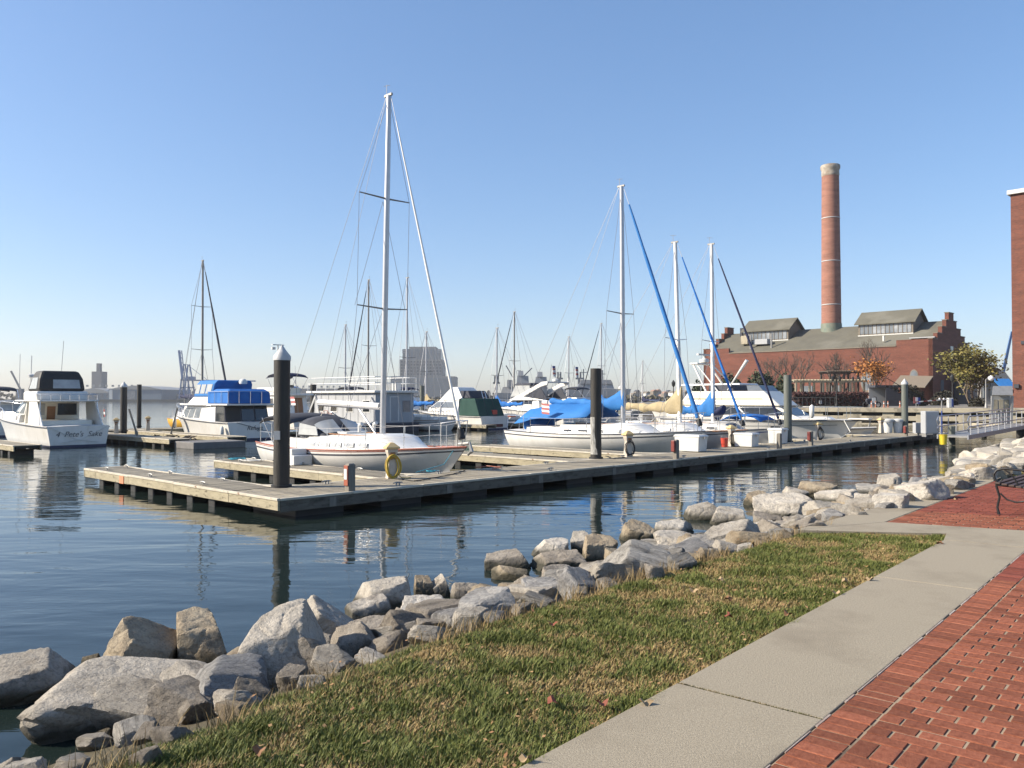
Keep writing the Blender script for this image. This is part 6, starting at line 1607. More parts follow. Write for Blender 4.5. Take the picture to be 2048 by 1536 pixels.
# roof plant
for (x, y, dx, dy, dz, mt) in ((4.5+2.2,3.0,1.3,1.2,1.5,'quay'),(10.0,2.6,2.6,1.2,.9,'cab'),(3.9,6.6,.5,.5,1.6,'charcoal'),(31.0,1.4,.25,.25,.9,'white')):
    zz = zlo + (zr-zlo)*(y-.3)/8.25
    MB().box((x,y,zz+dz/2+.3), (dx,dy,dz)).build('roof_unit', M[mt], PH, bevel=.05)
for x in (8.4, 12.3): MB().tube([(x,1.6,zlo+.3),(x,1.6,zlo+3.1)], .16, 8).build('vent_pipe', M['galv'], PH)
MB().box((36.5,2.7,10.0), (3.6,2.2,.16)).build('shed_roof', M['cab'], PH)
for k, (x, zc, rx, rz_) in enumerate(((35.9,4.2,.62,1.0),(29.0,3.4,1.0,1.6))):
    m = MB(); m.prism([(x+rx*math.cos(a), zc+rz_*math.sin(a)*(1 if math.sin(a) > 0 else 1)) for a in np.linspace(0,2*math.pi,20)[:-1]], -.05, .1, 'y'); wf = m.build('round_window', M['siding'], PH)
    m = MB(); m.prism([(x+rx*.82*math.cos(a), zc+rz_*.82*math.sin(a)) for a in np.linspace(0,2*math.pi,20)[:-1]], -.075, .05, 'y'); m.build('window_pane', M['pane'], wf)
for x in (9.5,14.5,19.5,24.0):
    MB().box((x,-.03,1.6), (1.5,.12,2.6)).build('ground_opening', M['pane'], PH)
for y, zc in ((8.5,7.5),(4.0,2.2),(10.0,2.2)):
    MB().box((LW+.03,y,zc), (.1,1.3,2.8)).build('side_window', M['pane'], PH)
# lean-to canopy at the right corner
m = MB(); m.loft([[(34.0,-3.5,2.6),(38.6,-3.5,2.4),(38.6,-.02,4.0),(34.0,-.02,4.2)],[(34.0,-3.5,2.75),(38.6,-3.5,2.55),(38.6,-.02,4.15),(34.0,-.02,4.35)]]); m.build('canopy', M['siding'], PH)

# ------------------------------------------------------------------ brick warehouse at the right edge
wh = thing('brick_warehouse', 'tall red brick warehouse wall at the right edge', 'building', (46.4, 76.0, ZQ), -math.pi/4)
MB().box((17,11,9.9), (34,22,19.8)).build('wall', M['bware'], wh)
MB().box((17,11,20.0), (34.5,22.5,.4)).build('coping', M['white'], wh, bevel=.03)
MB().box((.35,-.12,2.0), (.4,.25,.35)).build('wall_lamp', M['charcoal'], wh)
for zc in (5.5,9.5,13.5):
    for xc in (5.5,10,14.5):
        f = MB().box((xc,-.02,zc), (1.5,.10,2.2)).build('window_frame', M['white'], wh); MB().box((xc,-.05,zc), (1.3,.10,2.0)).build('window_pane', M['pane'], f)
MB().box((.9,-.05,6.0), (.35,.12,.30)).build('wall_bracket', M['charcoal'], wh)

# ------------------------------------------------------------------ trees and shrubs
def leafmat(name, a, b):
    return pm(name, a, b, 1.2, rough=.75, rnd=.35, isl=True)
LV = 4
def branches(mb, p, d, r, L, lvl, rnd, tips, spread=.55, up=.10):
    k = 4; pts = [Vector(p)]; rs = [r]; dd = Vector(d).normalized()
    for i in range(k):
        dd = (dd + Vector((rnd.uniform(-.18,.18), rnd.uniform(-.18,.18), rnd.uniform(-.08,.12)+up*.3))).normalized()
        pts.append(pts[-1]+dd*(L/k)); rs.append(lerp(r, r*.62, (i+1)/k))
    mb.tube(pts, rs, 5 if lvl > 1 else 7, cap=False)
    if lvl >= LV or r < .006: tips.append(pts[-1]); return
    n = rnd.choice((2,3,3))
    for j in range(n):
        s_ = pts[-1] if j < 2 else pts[rnd.choice((2,3))]
        nd = (dd + Vector((rnd.uniform(-1,1), rnd.uniform(-1,1), rnd.uniform(-.25,.75)))*spread).normalized()
        branches(mb, s_, nd, r*.66, L*rnd.uniform(.62,.82), lvl+1, rnd, tips, spread, up)
    tips.append(pts[-1])
def leaves(tips, n, sz, rad, rnd):
    V = []; F = []
    for i in range(n):
        t = rnd.choice(tips); c = t + Vector((rnd.gauss(0,rad), rnd.gauss(0,rad), rnd.gauss(0,rad*.6)))
        a = Vector((rnd.uniform(-1,1), rnd.uniform(-1,1), rnd.uniform(-.5,.5))).normalized(); b = a.cross(Vector((rnd.uniform(-1,1), rnd.uniform(-1,1), rnd.uniform(-1,1)))).normalized()
        s_ = sz*rnd.uniform(.6,1.3); o = len(V)
        V += [tuple(c-a*s_), tuple(c+b*s_*.5), tuple(c+a*s_), tuple(c-b*s_*.5)]; F.append((o,o+1,o+2,o+3))
    m = MB(); m.v = V; m.f = F; return m
def tree(px, Y, h, label, seed, leafm=None, nl=0, lsz=.12, lrad=.35, name='tree', trunkm='bark', r0=.11, trunks=1, spread=.55, z0=ZQ, group='trees on the quay'):
    g0 = at(px, 800, Y); t = thing(name, label, 'tree', (g0.x, Y, z0), 0, group); rnd = random.Random(seed); mb = MB(); tips = []
    for k in range(trunks):
        d = (rnd.uniform(-.15,.15)+(k-(trunks-1)/2)*.22, rnd.uniform(-.15,.15), 1)
        branches(mb, (k*.12,0,-.1), d, r0, h*.36, 0, rnd, tips, spread)
    mb.build('trunk', M[trunkm], t, smooth=60)
    if nl: leaves(tips, nl, lsz, lrad, rnd).build('crown', leafm, t)
    return t
LG = leafmat('leaf_olive_gold', (.20,.16,.035), (.10,.11,.03)); LO = leafmat('leaf_orange', (.45,.17,.03), (.30,.13,.03)); LD = leafmat('leaf_dark_green', (.022,.035,.016), (.045,.06,.022)); LR = leafmat('hedge_dark_red', (.075,.022,.02), (.045,.02,.016)); LDK = leafmat('hedge_dark', (.022,.022,.014), (.035,.03,.018))
tree(1943, 86, 5.6, 'multi-stemmed tree with olive and gold leaves beside the power house', 3, LG, 5200, .17, .5, trunkm='barkpale', r0=.10, trunks=4, spread=.8)
tree(1746, 96, 5.2, 'small tree with thinning orange leaves before the power house', 5, LO, 1500, .14, .42, r0=.08, trunks=2)
LV = 5
for i, (px, Y, h, lab) in enumerate(((1528, 118, 6.5, 'bare tree left of the white pergola'), (1572, 116, 7.0, 'tall bare tree behind the motor yacht flybridge'), (1610, 110, 6.5, 'bare tree right of the third piling'), (1662, 112, 6.8, 'reddish bare tree in the middle of the brick wall'), (1695, 108, 5.5, 'bare tree beside the arched window'), (1752, 110, 8.0, 'bare tree rising behind the orange one'))):
    tree(px, Y, h, lab, 20+i, r0=.14, trunks=2 if i % 2 else 1, spread=.75)
def shrub(x0, x1, y0, y1, Y, label, mat, n, seed, dep=2.5, lsz=.16, name='shrub', group=None, box=False):
    a = at(x0, y1, Y); b = at(x1, y0, Y); z0 = ZQ; rnd = random.Random(seed)
    wx = (b.x-a.x)/2; hz = b.z-z0; t = thing(name, label, 'shrub' if not box else 'hedge', ((a.x+b.x)/2, Y+dep/2, z0), 0, group)
    V = []; F = []
    for i in range(n):
        if box: c = Vector((rnd.uniform(-wx,wx), rnd.uniform(-dep/2,dep/2), rnd.uniform(.02,1)*hz*(1+.05*math.sin(i*.01))))
        else:
            dr = Vector((rnd.gauss(0,1), rnd.gauss(0,1), abs(rnd.gauss(0,1)))).normalized(); k = rnd.uniform(.55,1.05)*(1+.22*noise.noise(dr*2.5+Vector((seed,0,0))))
            c = Vector((dr.x*wx*k, dr.y*dep/2*k, dr.z*hz*k))
        e = Vector((rnd.uniform(-1,1), rnd.uniform(-1,1), rnd.uniform(-1,1))).normalized(); f = e.cross(Vector((rnd.uniform(-1,1), rnd.uniform(-1,1), rnd.uniform(-1,1)))).normalized()
        s_ = lsz*rnd.uniform(.6,1.3); o = len(V); V += [tuple(c-e*s_), tuple(c+f*s_*.55), tuple(c+e*s_), tuple(c-f*s_*.55)]; F.append((o,o+1,o+2,o+3))
    m = MB(); m.v = V; m.f = F; m.build('foliage', mat, t)
    c_ = MB()
    if box: c_.box((0,0,hz*.45), (wx*1.9,dep*.8,hz*.85))
    else: c_.lathe([(.05,0),(wx*.6,hz*.1),(wx*.72,hz*.35),(wx*.45,hz*.7),(.05,hz*.8)], n=10)
    c_.build('twigs', M['bark'], t)
    return t
shrub(1588, 1738, 785, 815, 84, 'long dark red clipped hedge in front of the power house', LR, 9000, 1, 2.0, .13, 'hedge', None, True)
shrub(1384, 1422, 768, 806, 92, 'round dark evergreen bush at the left foot of the power house', LD, 2600, 2, 3)
shrub(1440, 1500, 752, 806, 100, 'dark evergreen behind the hardtop boat', LD, 3200, 3, 4, .2)
shrub(1496, 1562, 744, 806, 106, 'broad dark evergreen behind the radar mast', LD, 3600, 4, 4, .2)
shrub(1560, 1600, 752, 806, 104, 'dark evergreen right of the radar mast', LD, 2400, 5, 4, .2)
shrub(1800, 1862, 770, 815, 92, 'dark shrub mass under the canopy by the power house corner', LDK, 2600, 6, 3, .16)
shrub(1875, 1925, 782, 815, 100, 'dark shrub in the shade of the gable', LDK, 2000, 7, 3, .16)
shrub(1952, 1980, 795, 814, 84, 'low dark shrub around the stems of the olive tree', LDK, 1200, 8, 2, .12)
# ------------------------------------------------------------------ quay furniture
def lamp(px, pyt, Y, label, style, group='lamp posts on the quay'):
    g0 = at(px, 800, Y); t = thing('lamp_post', label, 'lamp post', (g0.x, Y, ZQ), 0, group); h = at(px, pyt, Y).z-ZQ
    MB().lathe([(.14,0),(.10,.3),(.055,.5),(.045,h*.8),(.04,h-.3)], n=10).build('pole', M['lamp'] if style != 'globe' else M['galv'], t, smooth=50)
    if style == 'lantern':
        MB().lathe([(.05,h-.75),(.16,h-.65),(.22,h-.3),(.10,h-.1),(.03,h)], n=8).build('lantern', M['lamp'], t)
    elif style == 'globe':
        MB().tube([(0,0,h-.35),(.25,0,h-.15),(.45,0,h-.15)], .03, 6).build('arm', M['galv'], t); MB().lathe([(.03,-.28),(.26,-.1),(.26,.08),(.03,.26)], (.48,0,h-.2), 12).build('globe', M['globe'], t, smooth=60)
    else:
        for s_ in (-.35,.35):
            MB().tube([(0,0,h-.5),(s_,0,h-.35)], .03, 6).build('arm', M['lamp'], t); MB().lathe([(.05,-.30),(.14,-.22),(.16,.1),(.04,.2)], (s_,0,h-.3), 8).build('lamp_head', M['lamp'], t)
lamp(1347, 760, 90, 'black lantern post behind the tan sail cover', 'lantern')
lamp(1673, 750, 80, 'twin-headed lamp post in front of the dark red hedge', 'twin')
lamp(1905, 748, 78, 'thin grey lamp post before the shaded gable', 'lantern')
lamp(1972, 752, 76, 'lamp post with white globe right of the olive tree', 'globe')
lamp(1712, 752, 100, 'dark post with hanging heads beside the arched window', 'twin')
# pergola in front of the power house
def pergola(x0, x1, ytop, Y, label, mat, nb, npst):
    a = at(x0, ytop, Y); b = at(x1, ytop, Y); h = a.z-ZQ; t = thing('pergola', label, 'pergola', (a.x, Y, ZQ)); Lp = b.x-a.x
    for k in range(npst):
        for y in (0,3): MB().box((Lp*k/(npst-1),y,h/2), (.22,.22,h)).build('post', mat, t)
    for y in (0,3): MB().box((Lp/2,y,h+.1), (Lp+.6,.18,.24)).build('beam', mat, t)
    for k in range(nb): MB().box((Lp*k/(nb-1),1.5,h+.26), (.08,3.8,.12)).build('rafter', mat, t)
pergola(1592, 1728, 764, 100, 'long flat pergola frame in front of the power house', M['quay'], 22, 6)
pergola(1660, 1716, 746, 104, 'dark arched arbour beside the arched window', M['bark'], 12, 3)
m_ = MB(); g0 = at(1772, 800, 92); t = thing('service_stair', 'grey sloping stair with railings by the power house corner', 'stairs', (g0.x, 92, ZQ))
MB().prism([(0,0),(3.6,0),(3.6,.2),(.3,2.2),(0,2.2)], 0, .1, 'y').build('stringer', M['charcoal'], t)
for k in range(9): MB().box((.35+.37*k,.6,2.05-.22*k), (.34,1.1,.06)).build('tread', M['galv'], t)
MB().prism([(-1.2,2.1),(2.2,2.1),(2.2,2.35),(-1.2,2.35)], 0, 2, 'y').build('landing', M['charcoal'], t)
m = MB(); m.tube([(0,0,3.2),(3.6,0,1.1)], .04, 6)
for k in range(8): m.tube([(.45*k,0,2.2-.28*k),(.45*k,0,3.2-.26*k)], .025, 5)
m.build('handrail', M['lamp'], t)
MB().box((.6,1.9,1.2), (3.4,.1,2.3)).build('grey_panel', M['cab'], t)
# barrier gate
g0 = at(1900, 816, 75); t = thing('barrier_gate', 'red and white barrier arm reaching left from its cabinet', 'barrier', (g0.x, 75, ZQ))
MB().box((0,0,.45), (.42,.4,.9)).build('cabinet', M['white'], t, bevel=.03)
MB().box((.12,-.21,.45), (.16,.02,.7)).build('blue_panel', M['stripe_bl'], t)
for k in range(8):
    MB().beam((-.1-.40*k,-.1,.80-.035*k),(-.1-.40*(k+1),-.1,.80-.035*(k+1)),.09).build('arm_stripe', M['red' if k % 2 else 'white'], t)
MB().tube([(-3.15,-.1,0),(-3.15,-.1,.6)], .03, 6).build('arm_rest', M['galv'], t)
fg = thing('harbour_flag', 'small red white and blue flag left of the barrier arm', 'flag', at(1838, 816, 77)+Vector((0,0,0)))
fg.location.z = ZQ
MB().tube([(0,0,0),(-.1,0,.95)], .02, 5).build('flag_staff', M['galv'], fg)
for k, c in enumerate(('flagred','paleflag','flagblue')): MB().box((-.42+.22*k,-.02,.68-.02*k), (.22,.02,.6), .1).build('flag_panel', M[c], fg)
def cones(pxs):
    for i, px in enumerate(pxs):
        g0 = at(px, 816, 78); t = thing('traffic_cone', 'orange post cone on the quay edge, ' + ['first','second','third','fourth','fifth','sixth'][i] + ' from the hedge', 'cone', (g0.x,78,ZQ), 0, 'orange cones on the quay edge')
        MB().lathe([(.14,0),(.14,.04),(.07,.05),(.05,.6),(.01,.62)], n=8).build('cone', M['orange'], t, smooth=40); MB().lathe([(.066,.33),(.06,.45)], n=8).build('white_band', M['white'], t)
cones((1743, 1751, 1768, 1776, 1800))
def sign(px, pyt, Y, label, w_, h_, mat):
    g0 = at(px, 816, Y); t = thing('post_sign', label, 'sign', (g0.x, Y, ZQ)); zt_ = at(px, pyt, Y).z-ZQ
    MB().tube([(0,.03,0),(0,.03,zt_)], .03, 6).build('pole', M['lamp'], t); MB().box((0,0,zt_-h_/2), (w_,.03,h_)).build('plate', M[mat], t, bevel=.01)
    return t
s1 = sign(1641, 801, 81, 'small white sign on a post behind the motor yacht bow', .28, .32, 'white')
for z_ in (.12, -.02): MB().box((0,-.02,at(1641,801,81).z-ZQ-.16+z_), (.14,.02,.07)).build('sign_mark', M['black'], s1)
sign(1748, 796, 78, 'white notice panel under the orange tree', .34, .5, 'white')
g0 = at(1748, 812, 79); t = thing('parked_scooter', 'dark parked scooter beside the white notice panel', 'scooter', (g0.x-.2,79,ZQ))
m = MB(); m.tube([(-.6+.25*math.cos(a),0,.25+.25*math.sin(a)) for a in np.linspace(0,6.28,12)], .06, 6); m.tube([(.6+.25*math.cos(a),0,.25+.25*math.sin(a)) for a in np.linspace(0,6.28,12)], .06, 6); m.build('wheel', M['black'], t)
house(t, 'body', [(.3,-.5,.45,.16,.1),(.7,-.6,.1,.18,.14),(.85,-.5,.0,.14,.12)], M['charcoal'], .05); MB().tube([(.55,0,.35),(.4,0,1.0),(.3,.25,1.08)], .04, 6).build('handlebar', M['black'], t)
# fence along the lawn
fn = thing('lawn_fence', 'low dark railing along the lawn behind the tan sail cover', 'fence', (16.5, 86.2, ZQ), qr)
for k in range(40): MB().box((k*.42,0,.5), (.05,.05,1.0)).build('picket', M['lamp'], fn)
for z_ in (.15,.95): MB().box((8.2,0,z_), (16.6,.05,.06)).build('rail', M['lamp'], fn)
wf = thing('white_fence', 'white slatted rail behind the blue-cover sailboat', 'fence', (16.2, 70.6, .9))
for k in range(10): MB().box((k*.3,0,.35), (.12,.05,.8)).build('slat', M['white'], wf)
MB().box((1.4,.04,.78), (3.0,.05,.10)).build('rail', M['white'], wf); MB().box((1.4,.04,-.55), (3.0,.3,1.0)).build('kerb', M['quay'], wf)

# ------------------------------------------------------------------ far shore
M['farland'] = pm('far_shore', (.10,.095,.075), (.14,.13,.10), .05, rough=1)
ln = MB(); pts = [(-1400,640),(-330,640),(-150,660),(20,560),(140,380),(320,330),(1400,400),(1400,1440),(-1400,1440)]
ln.loft([[(x,y,-1) for x, y in pts], [(x,y,1.6) for x, y in pts]]); kind(ln.build('far_shore', M['farland']), 'structure')
def farbox(name, x0, x1, y0, y1, Y, dep, mat, label, cat='building', group='far shore buildings', roof=None, rmat='siding', wins=0):
    a = at(x0, y1, Y); b = at(x1, y0, Y); w_ = b.x-a.x; h = b.z-1.5
    t = thing(name, label, cat, ((a.x+b.x)/2, Y, 1.5), 0, group)
    if roof is None: MB().box((0,dep/2,h/2), (w_,dep,h)).build('wall', mat, t)
    else:
        MB().box((0,dep/2,(h-roof)/2), (w_,dep,h-roof)).build('wall', mat, t)
        MB().prism([(-w_/2*1.03,h-roof),(w_/2*1.03,h-roof),(w_*.28,h-roof*.35),(0,h),(-w_*.28,h-roof*.35)], -.5, dep, 'y').build('roof', M[rmat], t)
    for k in range(wins): MB().box((-w_/2+w_*(k+.5)/wins,-.1,h*.4), (w_/wins*.5,.3,h*.45)).build('window', M['pane'], t)
    return t
M['bluewall'] = pm('blue_grey_shed_wall', (.11,.16,.21), (.14,.19,.24), .1, rough=.8); M['palewall'] = pm('pale_shed_wall', (.34,.33,.31), (.28,.27,.26), .1, rough=.8); M['greywall'] = pm('grey_far_wall', (.17,.17,.17), (.21,.21,.21), .05, rough=.9); M['pinkwall'] = pm('far_brick_wall', (.30,.18,.13), (.26,.16,.12), .1, rough=.9)
t = farbox('harbour_shed', 217, 323, 771, 802, 650, 60, M['bluewall'], 'wide blue-fronted harbour shed across the water at left', roof=3.2, rmat='galv')
MB().box((-3,-.2,3.4), (7,.4,6.5)).build('shed_door', M['pane'], t); MB().box((-19,-.2,4.5), (2.5,.4,8.5)).build('white_panel', M['white'], t)
t = farbox('long_shed', 150, 222, 776, 800, 662, 40, M['bluewall'], 'long low shed with roof vents left of the blue-fronted shed', roof=4, rmat='galv', wins=6)
for k in range(9): MB().box((-13+k*5.2,6,11.2), (1.4,1.4,1.6)).build('roof_vent', M['galv'], t)
t = farbox('grain_silo', 183, 203, 743, 776, 700, 10, M['greywall'], 'square grey grain elevator tower on the far shore')
MB().box((0.2,4,at(190,727,700).z-1.5-3.5), (2.8,4,7.5)).build('head_house', M['greywall'], t)
MB().box((-3.2,4,at(190,752,700).z-1.5-9), (2.4,6,18)).build('side_bin', M['pinkwall'], t)
farbox('pale_shed', 383, 427, 772, 800, 670, 30, M['palewall'], 'pale round-roofed shed beside the blue crane', roof=5, rmat='galv')
farbox('low_shed', 325, 384, 788, 800, 680, 30, M['palewall'], 'low pale shed right of the blue-fronted shed', wins=5)
farbox('low_terminal', 425, 620, 785, 800, 690, 30, M['greywall'], 'long low grey terminal behind the blue-canvas boat', wins=14)
for k in range(8): pass
t = farbox('far_terminal', 570, 700, 777, 800, 700, 30, M['greywall'], 'grey terminal building with roof vents behind the trawler', wins=12)
for k in range(10): MB().box((-24+k*5.2,6,11.0), (1.4,1.4,1.8)).build('roof_vent', M['galv'], t)
farbox('tank_house', 85, 99, 752, 775, 660, 12, M['greywall'], 'small grey block behind the left cruiser canopy')
# container crane
M['crane'] = pm('crane_blue', (.07,.14,.30), (.09,.17,.33), .2, rough=.6)
c0 = at(366, 800, 640); cr = thing('harbour_crane', 'blue dockside crane with raised boom on the far shore', 'crane', (c0.x, 640, 1.5)); kx = 640/FPX
def CP(px, py, y=0): v = at(px, py, 640); return (v.x-c0.x, y, v.z-1.5)
for y in (0, 9):
    for a, b in (((358,797),(367,728)),((382,797),(370,728)),((361,775),(380,775)),((361,760),(377,760)),((366,797),(368,760))): MB().beam(CP(*a,y), CP(*b,y), .9).build('leg_strut', M['crane'], cr)
MB().beam(CP(354,700,4), CP(361,760,4), 1.4).build('raised_boom', M['crane'], cr); MB().beam(CP(357,700,6), CP(364,760,6), .6).build('boom_brace', M['crane'], cr)
for k in range(6): MB().beam(CP(354+1.2*k,702+10*k,4), CP(358+1.1*k,707+10*k,6), .35).build('lattice_bar', M['crane'], cr)
MB().beam(CP(361,760,4), CP(508,762,4), 1.0).build('rear_girder', M['crane'], cr); MB().beam(CP(372,757,4), CP(386,757,4), 3.2).build('machine_house', M['crane'], cr)
MB().beam(CP(369,728,4), CP(410,759,4), .3).build('stay', M['crane'], cr)
# small crane at far left
c0 = at(40, 800, 600); t = thing('mobile_crane', 'distant slanting crane jib at the far left', 'crane', (c0.x,600,1.5)); v = at(22,742,600)
MB().beam((0,0,8),(v.x-c0.x,0,v.z-1.5),1.0).build('jib', M['greywall'], t); MB().box((0,0,4),(4,4,8)).build('cab', M['greywall'], t)
c0 = at(1990, 800, 150); t = thing('derrick', 'thin blue derrick boom leaning beside the warehouse', 'crane', (c0.x,150,ZQ)); v = at(2023,663,150)
for dx in (0,.5): MB().beam((dx,0,0),(v.x-c0.x+dx*.3,0,v.z-ZQ),.22).build('boom', M['crane'], t)
for k in range(12): MB().beam(Vector((0,0,0)).lerp(Vector((v.x-c0.x,0,v.z-ZQ)),k/12), Vector((.5,0,0)).lerp(Vector((v.x-c0.x+.15,0,v.z-ZQ)),(k+.6)/12), .1).build('lattice_bar', M['crane'], t)
# a low house with a blue roof seen between the olive tree and the warehouse
t = farbox('pale_house', 1962, 2019, 735, 800, 120, 8, M['palewall'], 'pale gabled house with porch between the olive tree and the warehouse', roof=2.0, rmat='galv', wins=4, group=None)
g0 = at(1990,800,116); t = thing('blue_awning', 'light blue awning before the pale house', 'awning', (g0.x,116,ZQ)); MB().loft([[(.8,0,2.4),(3.2,0,2.4),(3.2,2,3.6),(.8,2,3.6)],[(.8,0,2.5),(3.2,0,2.5),(3.2,2,3.7),(.8,2,3.7)]]).build('canvas', M['bluelt'], t)
for x in (.8,3.2): MB().box((x,0,1.2),(.08,.08,2.4)).build('post', M['galv'], t)

# tower block
M['tower'] = pm('tower_concrete', (.15,.155,.155), (.18,.18,.175), .05, rough=.85); M['towerglass'] = pm('tower_glass', (.09,.12,.15), (.13,.16,.19), .05, rough=.3); M['towerdark'] = pm('tower_window', (.045,.055,.065), rough=.25)
YT = 1000.0
c0 = at(850, 800, YT); tw = thing('tower_block', 'stepped grey tower block on the far shore behind the near sailboat bow', 'building', (c0.x, YT, 1.5))
def TB(x0, x1, y0, y1, mat, name, dep=40, y=0):
    a, b = at(x0, y1, YT), at(x1, y0, YT); MB().box(((a.x+b.x)/2-c0.x, y+dep/2, (a.z+b.z)/2-1.5), (b.x-a.x, dep, b.z-a.z)).build(name, mat, tw); return a, b
TB(783, 911, 753, 802, M['tower'], 'podium', 50, -8); TB(800, 886, 719, 753, M['tower'], 'mid_block', 44, -3); TB(805, 882, 698, 719, M['towerglass'], 'upper_block', 40); TB(818, 871, 693, 698, M['tower'], 'penthouse', 30, 4)
kx = YT/FPX
wm = MB().box((0,0,0), (2.0,.5,1.9)).mesh('window', M['towerdark'])
for r_ in range(5):
    for k in range(13):
        v = at(803.5+k*6.4, 723.5+r_*6.2, YT-3); obj('window', wm, tw, (v.x-c0.x, -3.2, v.z-1.5))
wm2 = MB().box((0,0,0), (6.2,.5,1.6)).mesh('window_band', M['towerglass'])
for r_ in range(9):
    for k in range(12):
        v = at(788+k*10.6, 757.5+r_*4.6, YT-8); obj('window_band', wm2, tw, (v.x-c0.x, -8.2, v.z-1.5))
wm3 = MB().box((0,0,0), (.7,.5,12)).mesh('glass_fin', M['tower'])
for k in range(12):
    v = at(808+k*6.4, 708.5, YT); obj('glass_fin', wm3, tw, (v.x-c0.x, -.2, v.z-1.5))
for px in (807, 878):
    for r_ in range(2): v = at(px, 701+r_*4, YT); obj('roof_opening', MB().box((0,0,0),(3.4,.6,1.4)).mesh('roof_opening', M['panew']), tw, (v.x-c0.x,-.3,v.z-1.5))
# grey ships
M['ship'] = pm('naval_grey', (.20,.215,.235), (.24,.255,.275), .05, rough=.7); M['shipdk'] = pm('naval_grey_dark', (.12,.13,.145), rough=.7)
def ship(px0, px1, Y, label, blocks, masts, deck_y, hullm):
    a, b = at(px0, 800, Y), at(px1, 800, Y); cx_ = (a.x+b.x)/2; t = thing('grey_ship', label, 'ship', (cx_, Y, 0), 0, 'grey ships on the far side'); zd = at(0, deck_y, Y).z; hw = (b.x-a.x)/2
    m = MB(); m.loft([[(-hw*k1,-6*kk,z),(hw*.85*k1,-8*kk,z),(hw*1.0*k1,0,z),(hw*.85*k1,8*kk,z),(-hw*k1,6*kk,z)] for z, k1, kk in ((-1,.93,.8),(zd*.5,.97,.95),(zd,1.0,1))]); m.build('hull', M[hullm], t)
    for x0, x1, y0, y1, mt in blocks:
        p, q_ = at(x0, y1, Y), at(x1, y0, Y); wd = q_.x-p.x
        m = MB(); m.loft([[(p.x-cx_,-5,p.z),(q_.x-cx_,-5,p.z),(q_.x-cx_,5,p.z),(p.x-cx_,5,p.z)],[(p.x-cx_+wd*.06,-4,q_.z),(q_.x-cx_-wd*.06,-4,q_.z),(q_.x-cx_-wd*.06,4,q_.z),(p.x-cx_+wd*.06,4,q_.z)]]); m.build('deckhouse', M[mt], t)
    for x0, y0, x1, y1, wd in masts:
        p, q_ = at(x0, y0, Y), at(x1, y1, Y); MB().beam((p.x-cx_,0,p.z),(q_.x-cx_,0,q_.z), wd).build('derrick_mast', M['shipdk'], t)
ship(985, 1140, 520, 'grey naval ship with twin posts and superstructures left of the dark piling', [(1033,1058,752,775,'ship'),(1036,1047,742,752,'ship'),(1070,1094,754,775,'ship'),(1074,1085,744,754,'ship'),(1014,1026,760,775,'shipdk'),(1000,1100,774,792,'palewall')],
     [(990,766,990,752,1.2),(996,766,996,752,1.2),(986,766,1000,766,1.2),(993,780,993,766,1.6),(1012,731,1026,755,.7),(1064,736,1048,752,.7),(1038,742,1038,741,2.5)], 786, 'ship')
ship(1095, 1262, 480, 'grey naval ship with wide bridge block behind the tall flat-topped piling', [(1152,1228,768,782,'ship'),(1158,1224,760,768,'shipdk'),(1112,1125,772,782,'ship')],
     [(1116,756,1116,744,1.0),(1121,756,1121,744,1.0),(1112,757,1126,757,1.0),(1119,775,1119,757,1.4),(1155,756,1155,744,1.0),(1161,756,1161,744,1.0),(1151,757,1166,757,1.0),(1158,775,1158,757,1.4),(1167,762,1167,738,.6),(1205,760,1205,740,.6),(1160,745,1174,745,.4),(1199,748,1211,748,.4)], 778, 'ship')
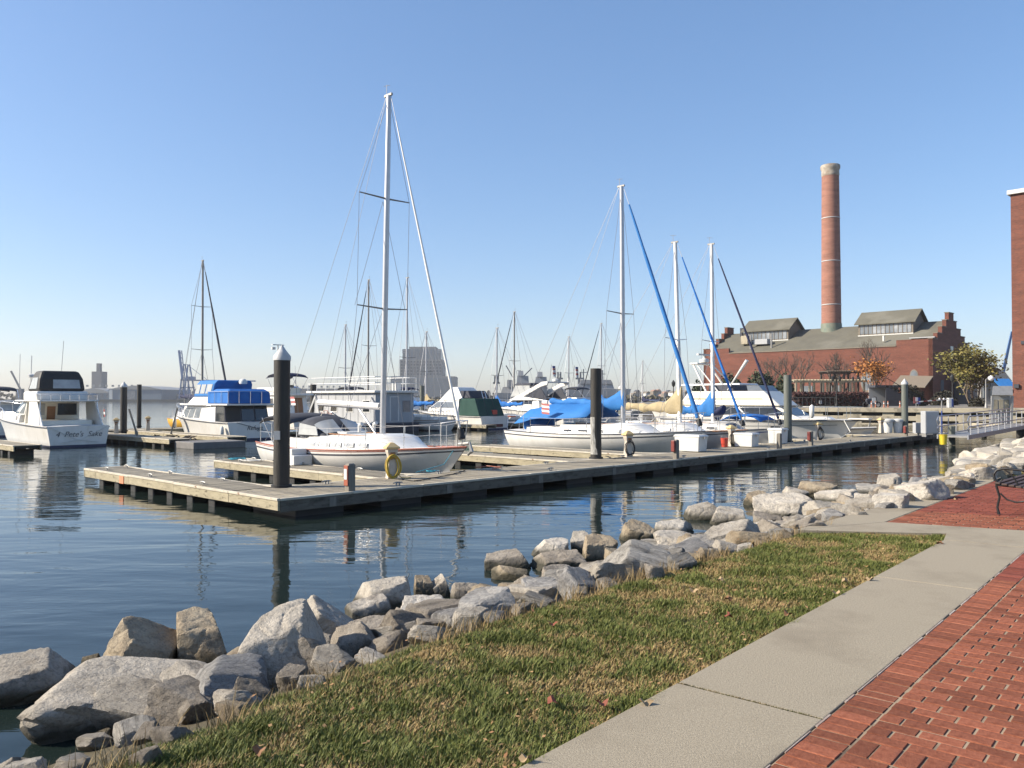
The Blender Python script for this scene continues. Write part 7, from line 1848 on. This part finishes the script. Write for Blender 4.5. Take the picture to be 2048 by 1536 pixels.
# far town: small houses, one by one
rt = random.Random(31)
nm = ['palewall','pinkwall','greywall','white','siding']
spots = [(px, 783+rt.uniform(-4,4)) for px in range(905, 985, 9)] + [(px, 785+rt.uniform(-7,4)) for px in range(1262, 1420, 7)] + [(px, 791) for px in range(700, 790, 12)]
for i, (px, pt_) in enumerate(spots):
    Y = rt.uniform(600, 820) if px < 1200 else rt.uniform(420, 640)
    w_ = rt.uniform(6,11)
    hm_ = rt.choice(nm); where = 'left of the grey ships' if 850 < px < 1200 else ('beyond the tan sail cover' if px >= 1330 else 'right of the grey ships') if px > 1200 else 'behind the houseboat'
    t = farbox('far_house', px-w_/2, px+w_/2, pt_, 800, Y, 10, M[hm_], 'small hazy ' + {'palewall':'pale grey','pinkwall':'brick','greywall':'dark grey','white':'white','siding':'brown'}[hm_] + ' house of the far town ' + where, 'house', 'houses of the far town', roof=rt.uniform(.8,2), rmat=rt.choice(('siding','charcoal','pinkwall')), wins=2)
# far trees as masses
def farwood(name, x0, x1, y0, Y, label, seed, mat):
    rnd = random.Random(seed); a = at(x0, 800, Y).x; b = at(x1, 800, Y).x; h = at(0, y0, Y).z; m = MB(); n = int((b-a)/1.1)*9
    for i in range(n):
        x = rnd.uniform(a, b); hh = h*(.62+.38*noise.noise(Vector((x*.045, seed, 0)))+.1*noise.noise(Vector((x*.2,seed,3)))); z = 1.2+rnd.random()**.7*max(1, hh-1.2); y = Y+rnd.uniform(0,14); s_ = rnd.uniform(.5,1.3)
        e = Vector((rnd.uniform(-1,1), rnd.uniform(-1,1), rnd.uniform(-1,1))).normalized(); f = e.cross(Vector((rnd.uniform(-1,1), rnd.uniform(-1,1), rnd.uniform(-1,1)))).normalized(); c = Vector((x,y,z))
        m.add([c-e*s_, c+f*s_, c+e*s_, c-f*s_], [(0,1,2,3)])
    o = m.build(name, mat); kind(o, 'stuff', label); o['category'] = 'trees'
FW = leafmat('far_tree_leaves', (.05,.05,.03), (.09,.075,.04))
farwood('far_wood', -60, 62, 774, 600, 'dark wooded rise on the far shore at the left edge', 1, FW)
farwood('far_wood', 620, 1010, 786, 580, 'far tree line behind the moored boats in the middle', 2, FW)
farwood('far_wood', 1255, 1430, 784, 330, 'far tree line behind the tan sail cover', 3, FW)
farwood('far_wood', 325, 640, 791, 690, 'thin tree line behind the crane', 4, FW)

# ------------------------------------------------------------------ haze
HZ = MB().box((0, 690, 33), (2960, 1540, 71)).build('haze', None); kind(HZ, 'stuff', 'thin pale haze over the harbour')
hm = bpy.data.materials.new('haze'); hm.use_nodes = True; hn = hm.node_tree.nodes; hn.clear()
ho = hn.new('ShaderNodeOutputMaterial'); hv = hn.new('ShaderNodeVolumePrincipled'); hv.inputs['Color'].default_value = (.97,.98,1,1); hv.inputs['Density'].default_value = .00022; hv.inputs['Anisotropy'].default_value = .2
hm.node_tree.links.new(hv.outputs[0], ho.inputs['Volume']); HZ.data.materials.append(hm)
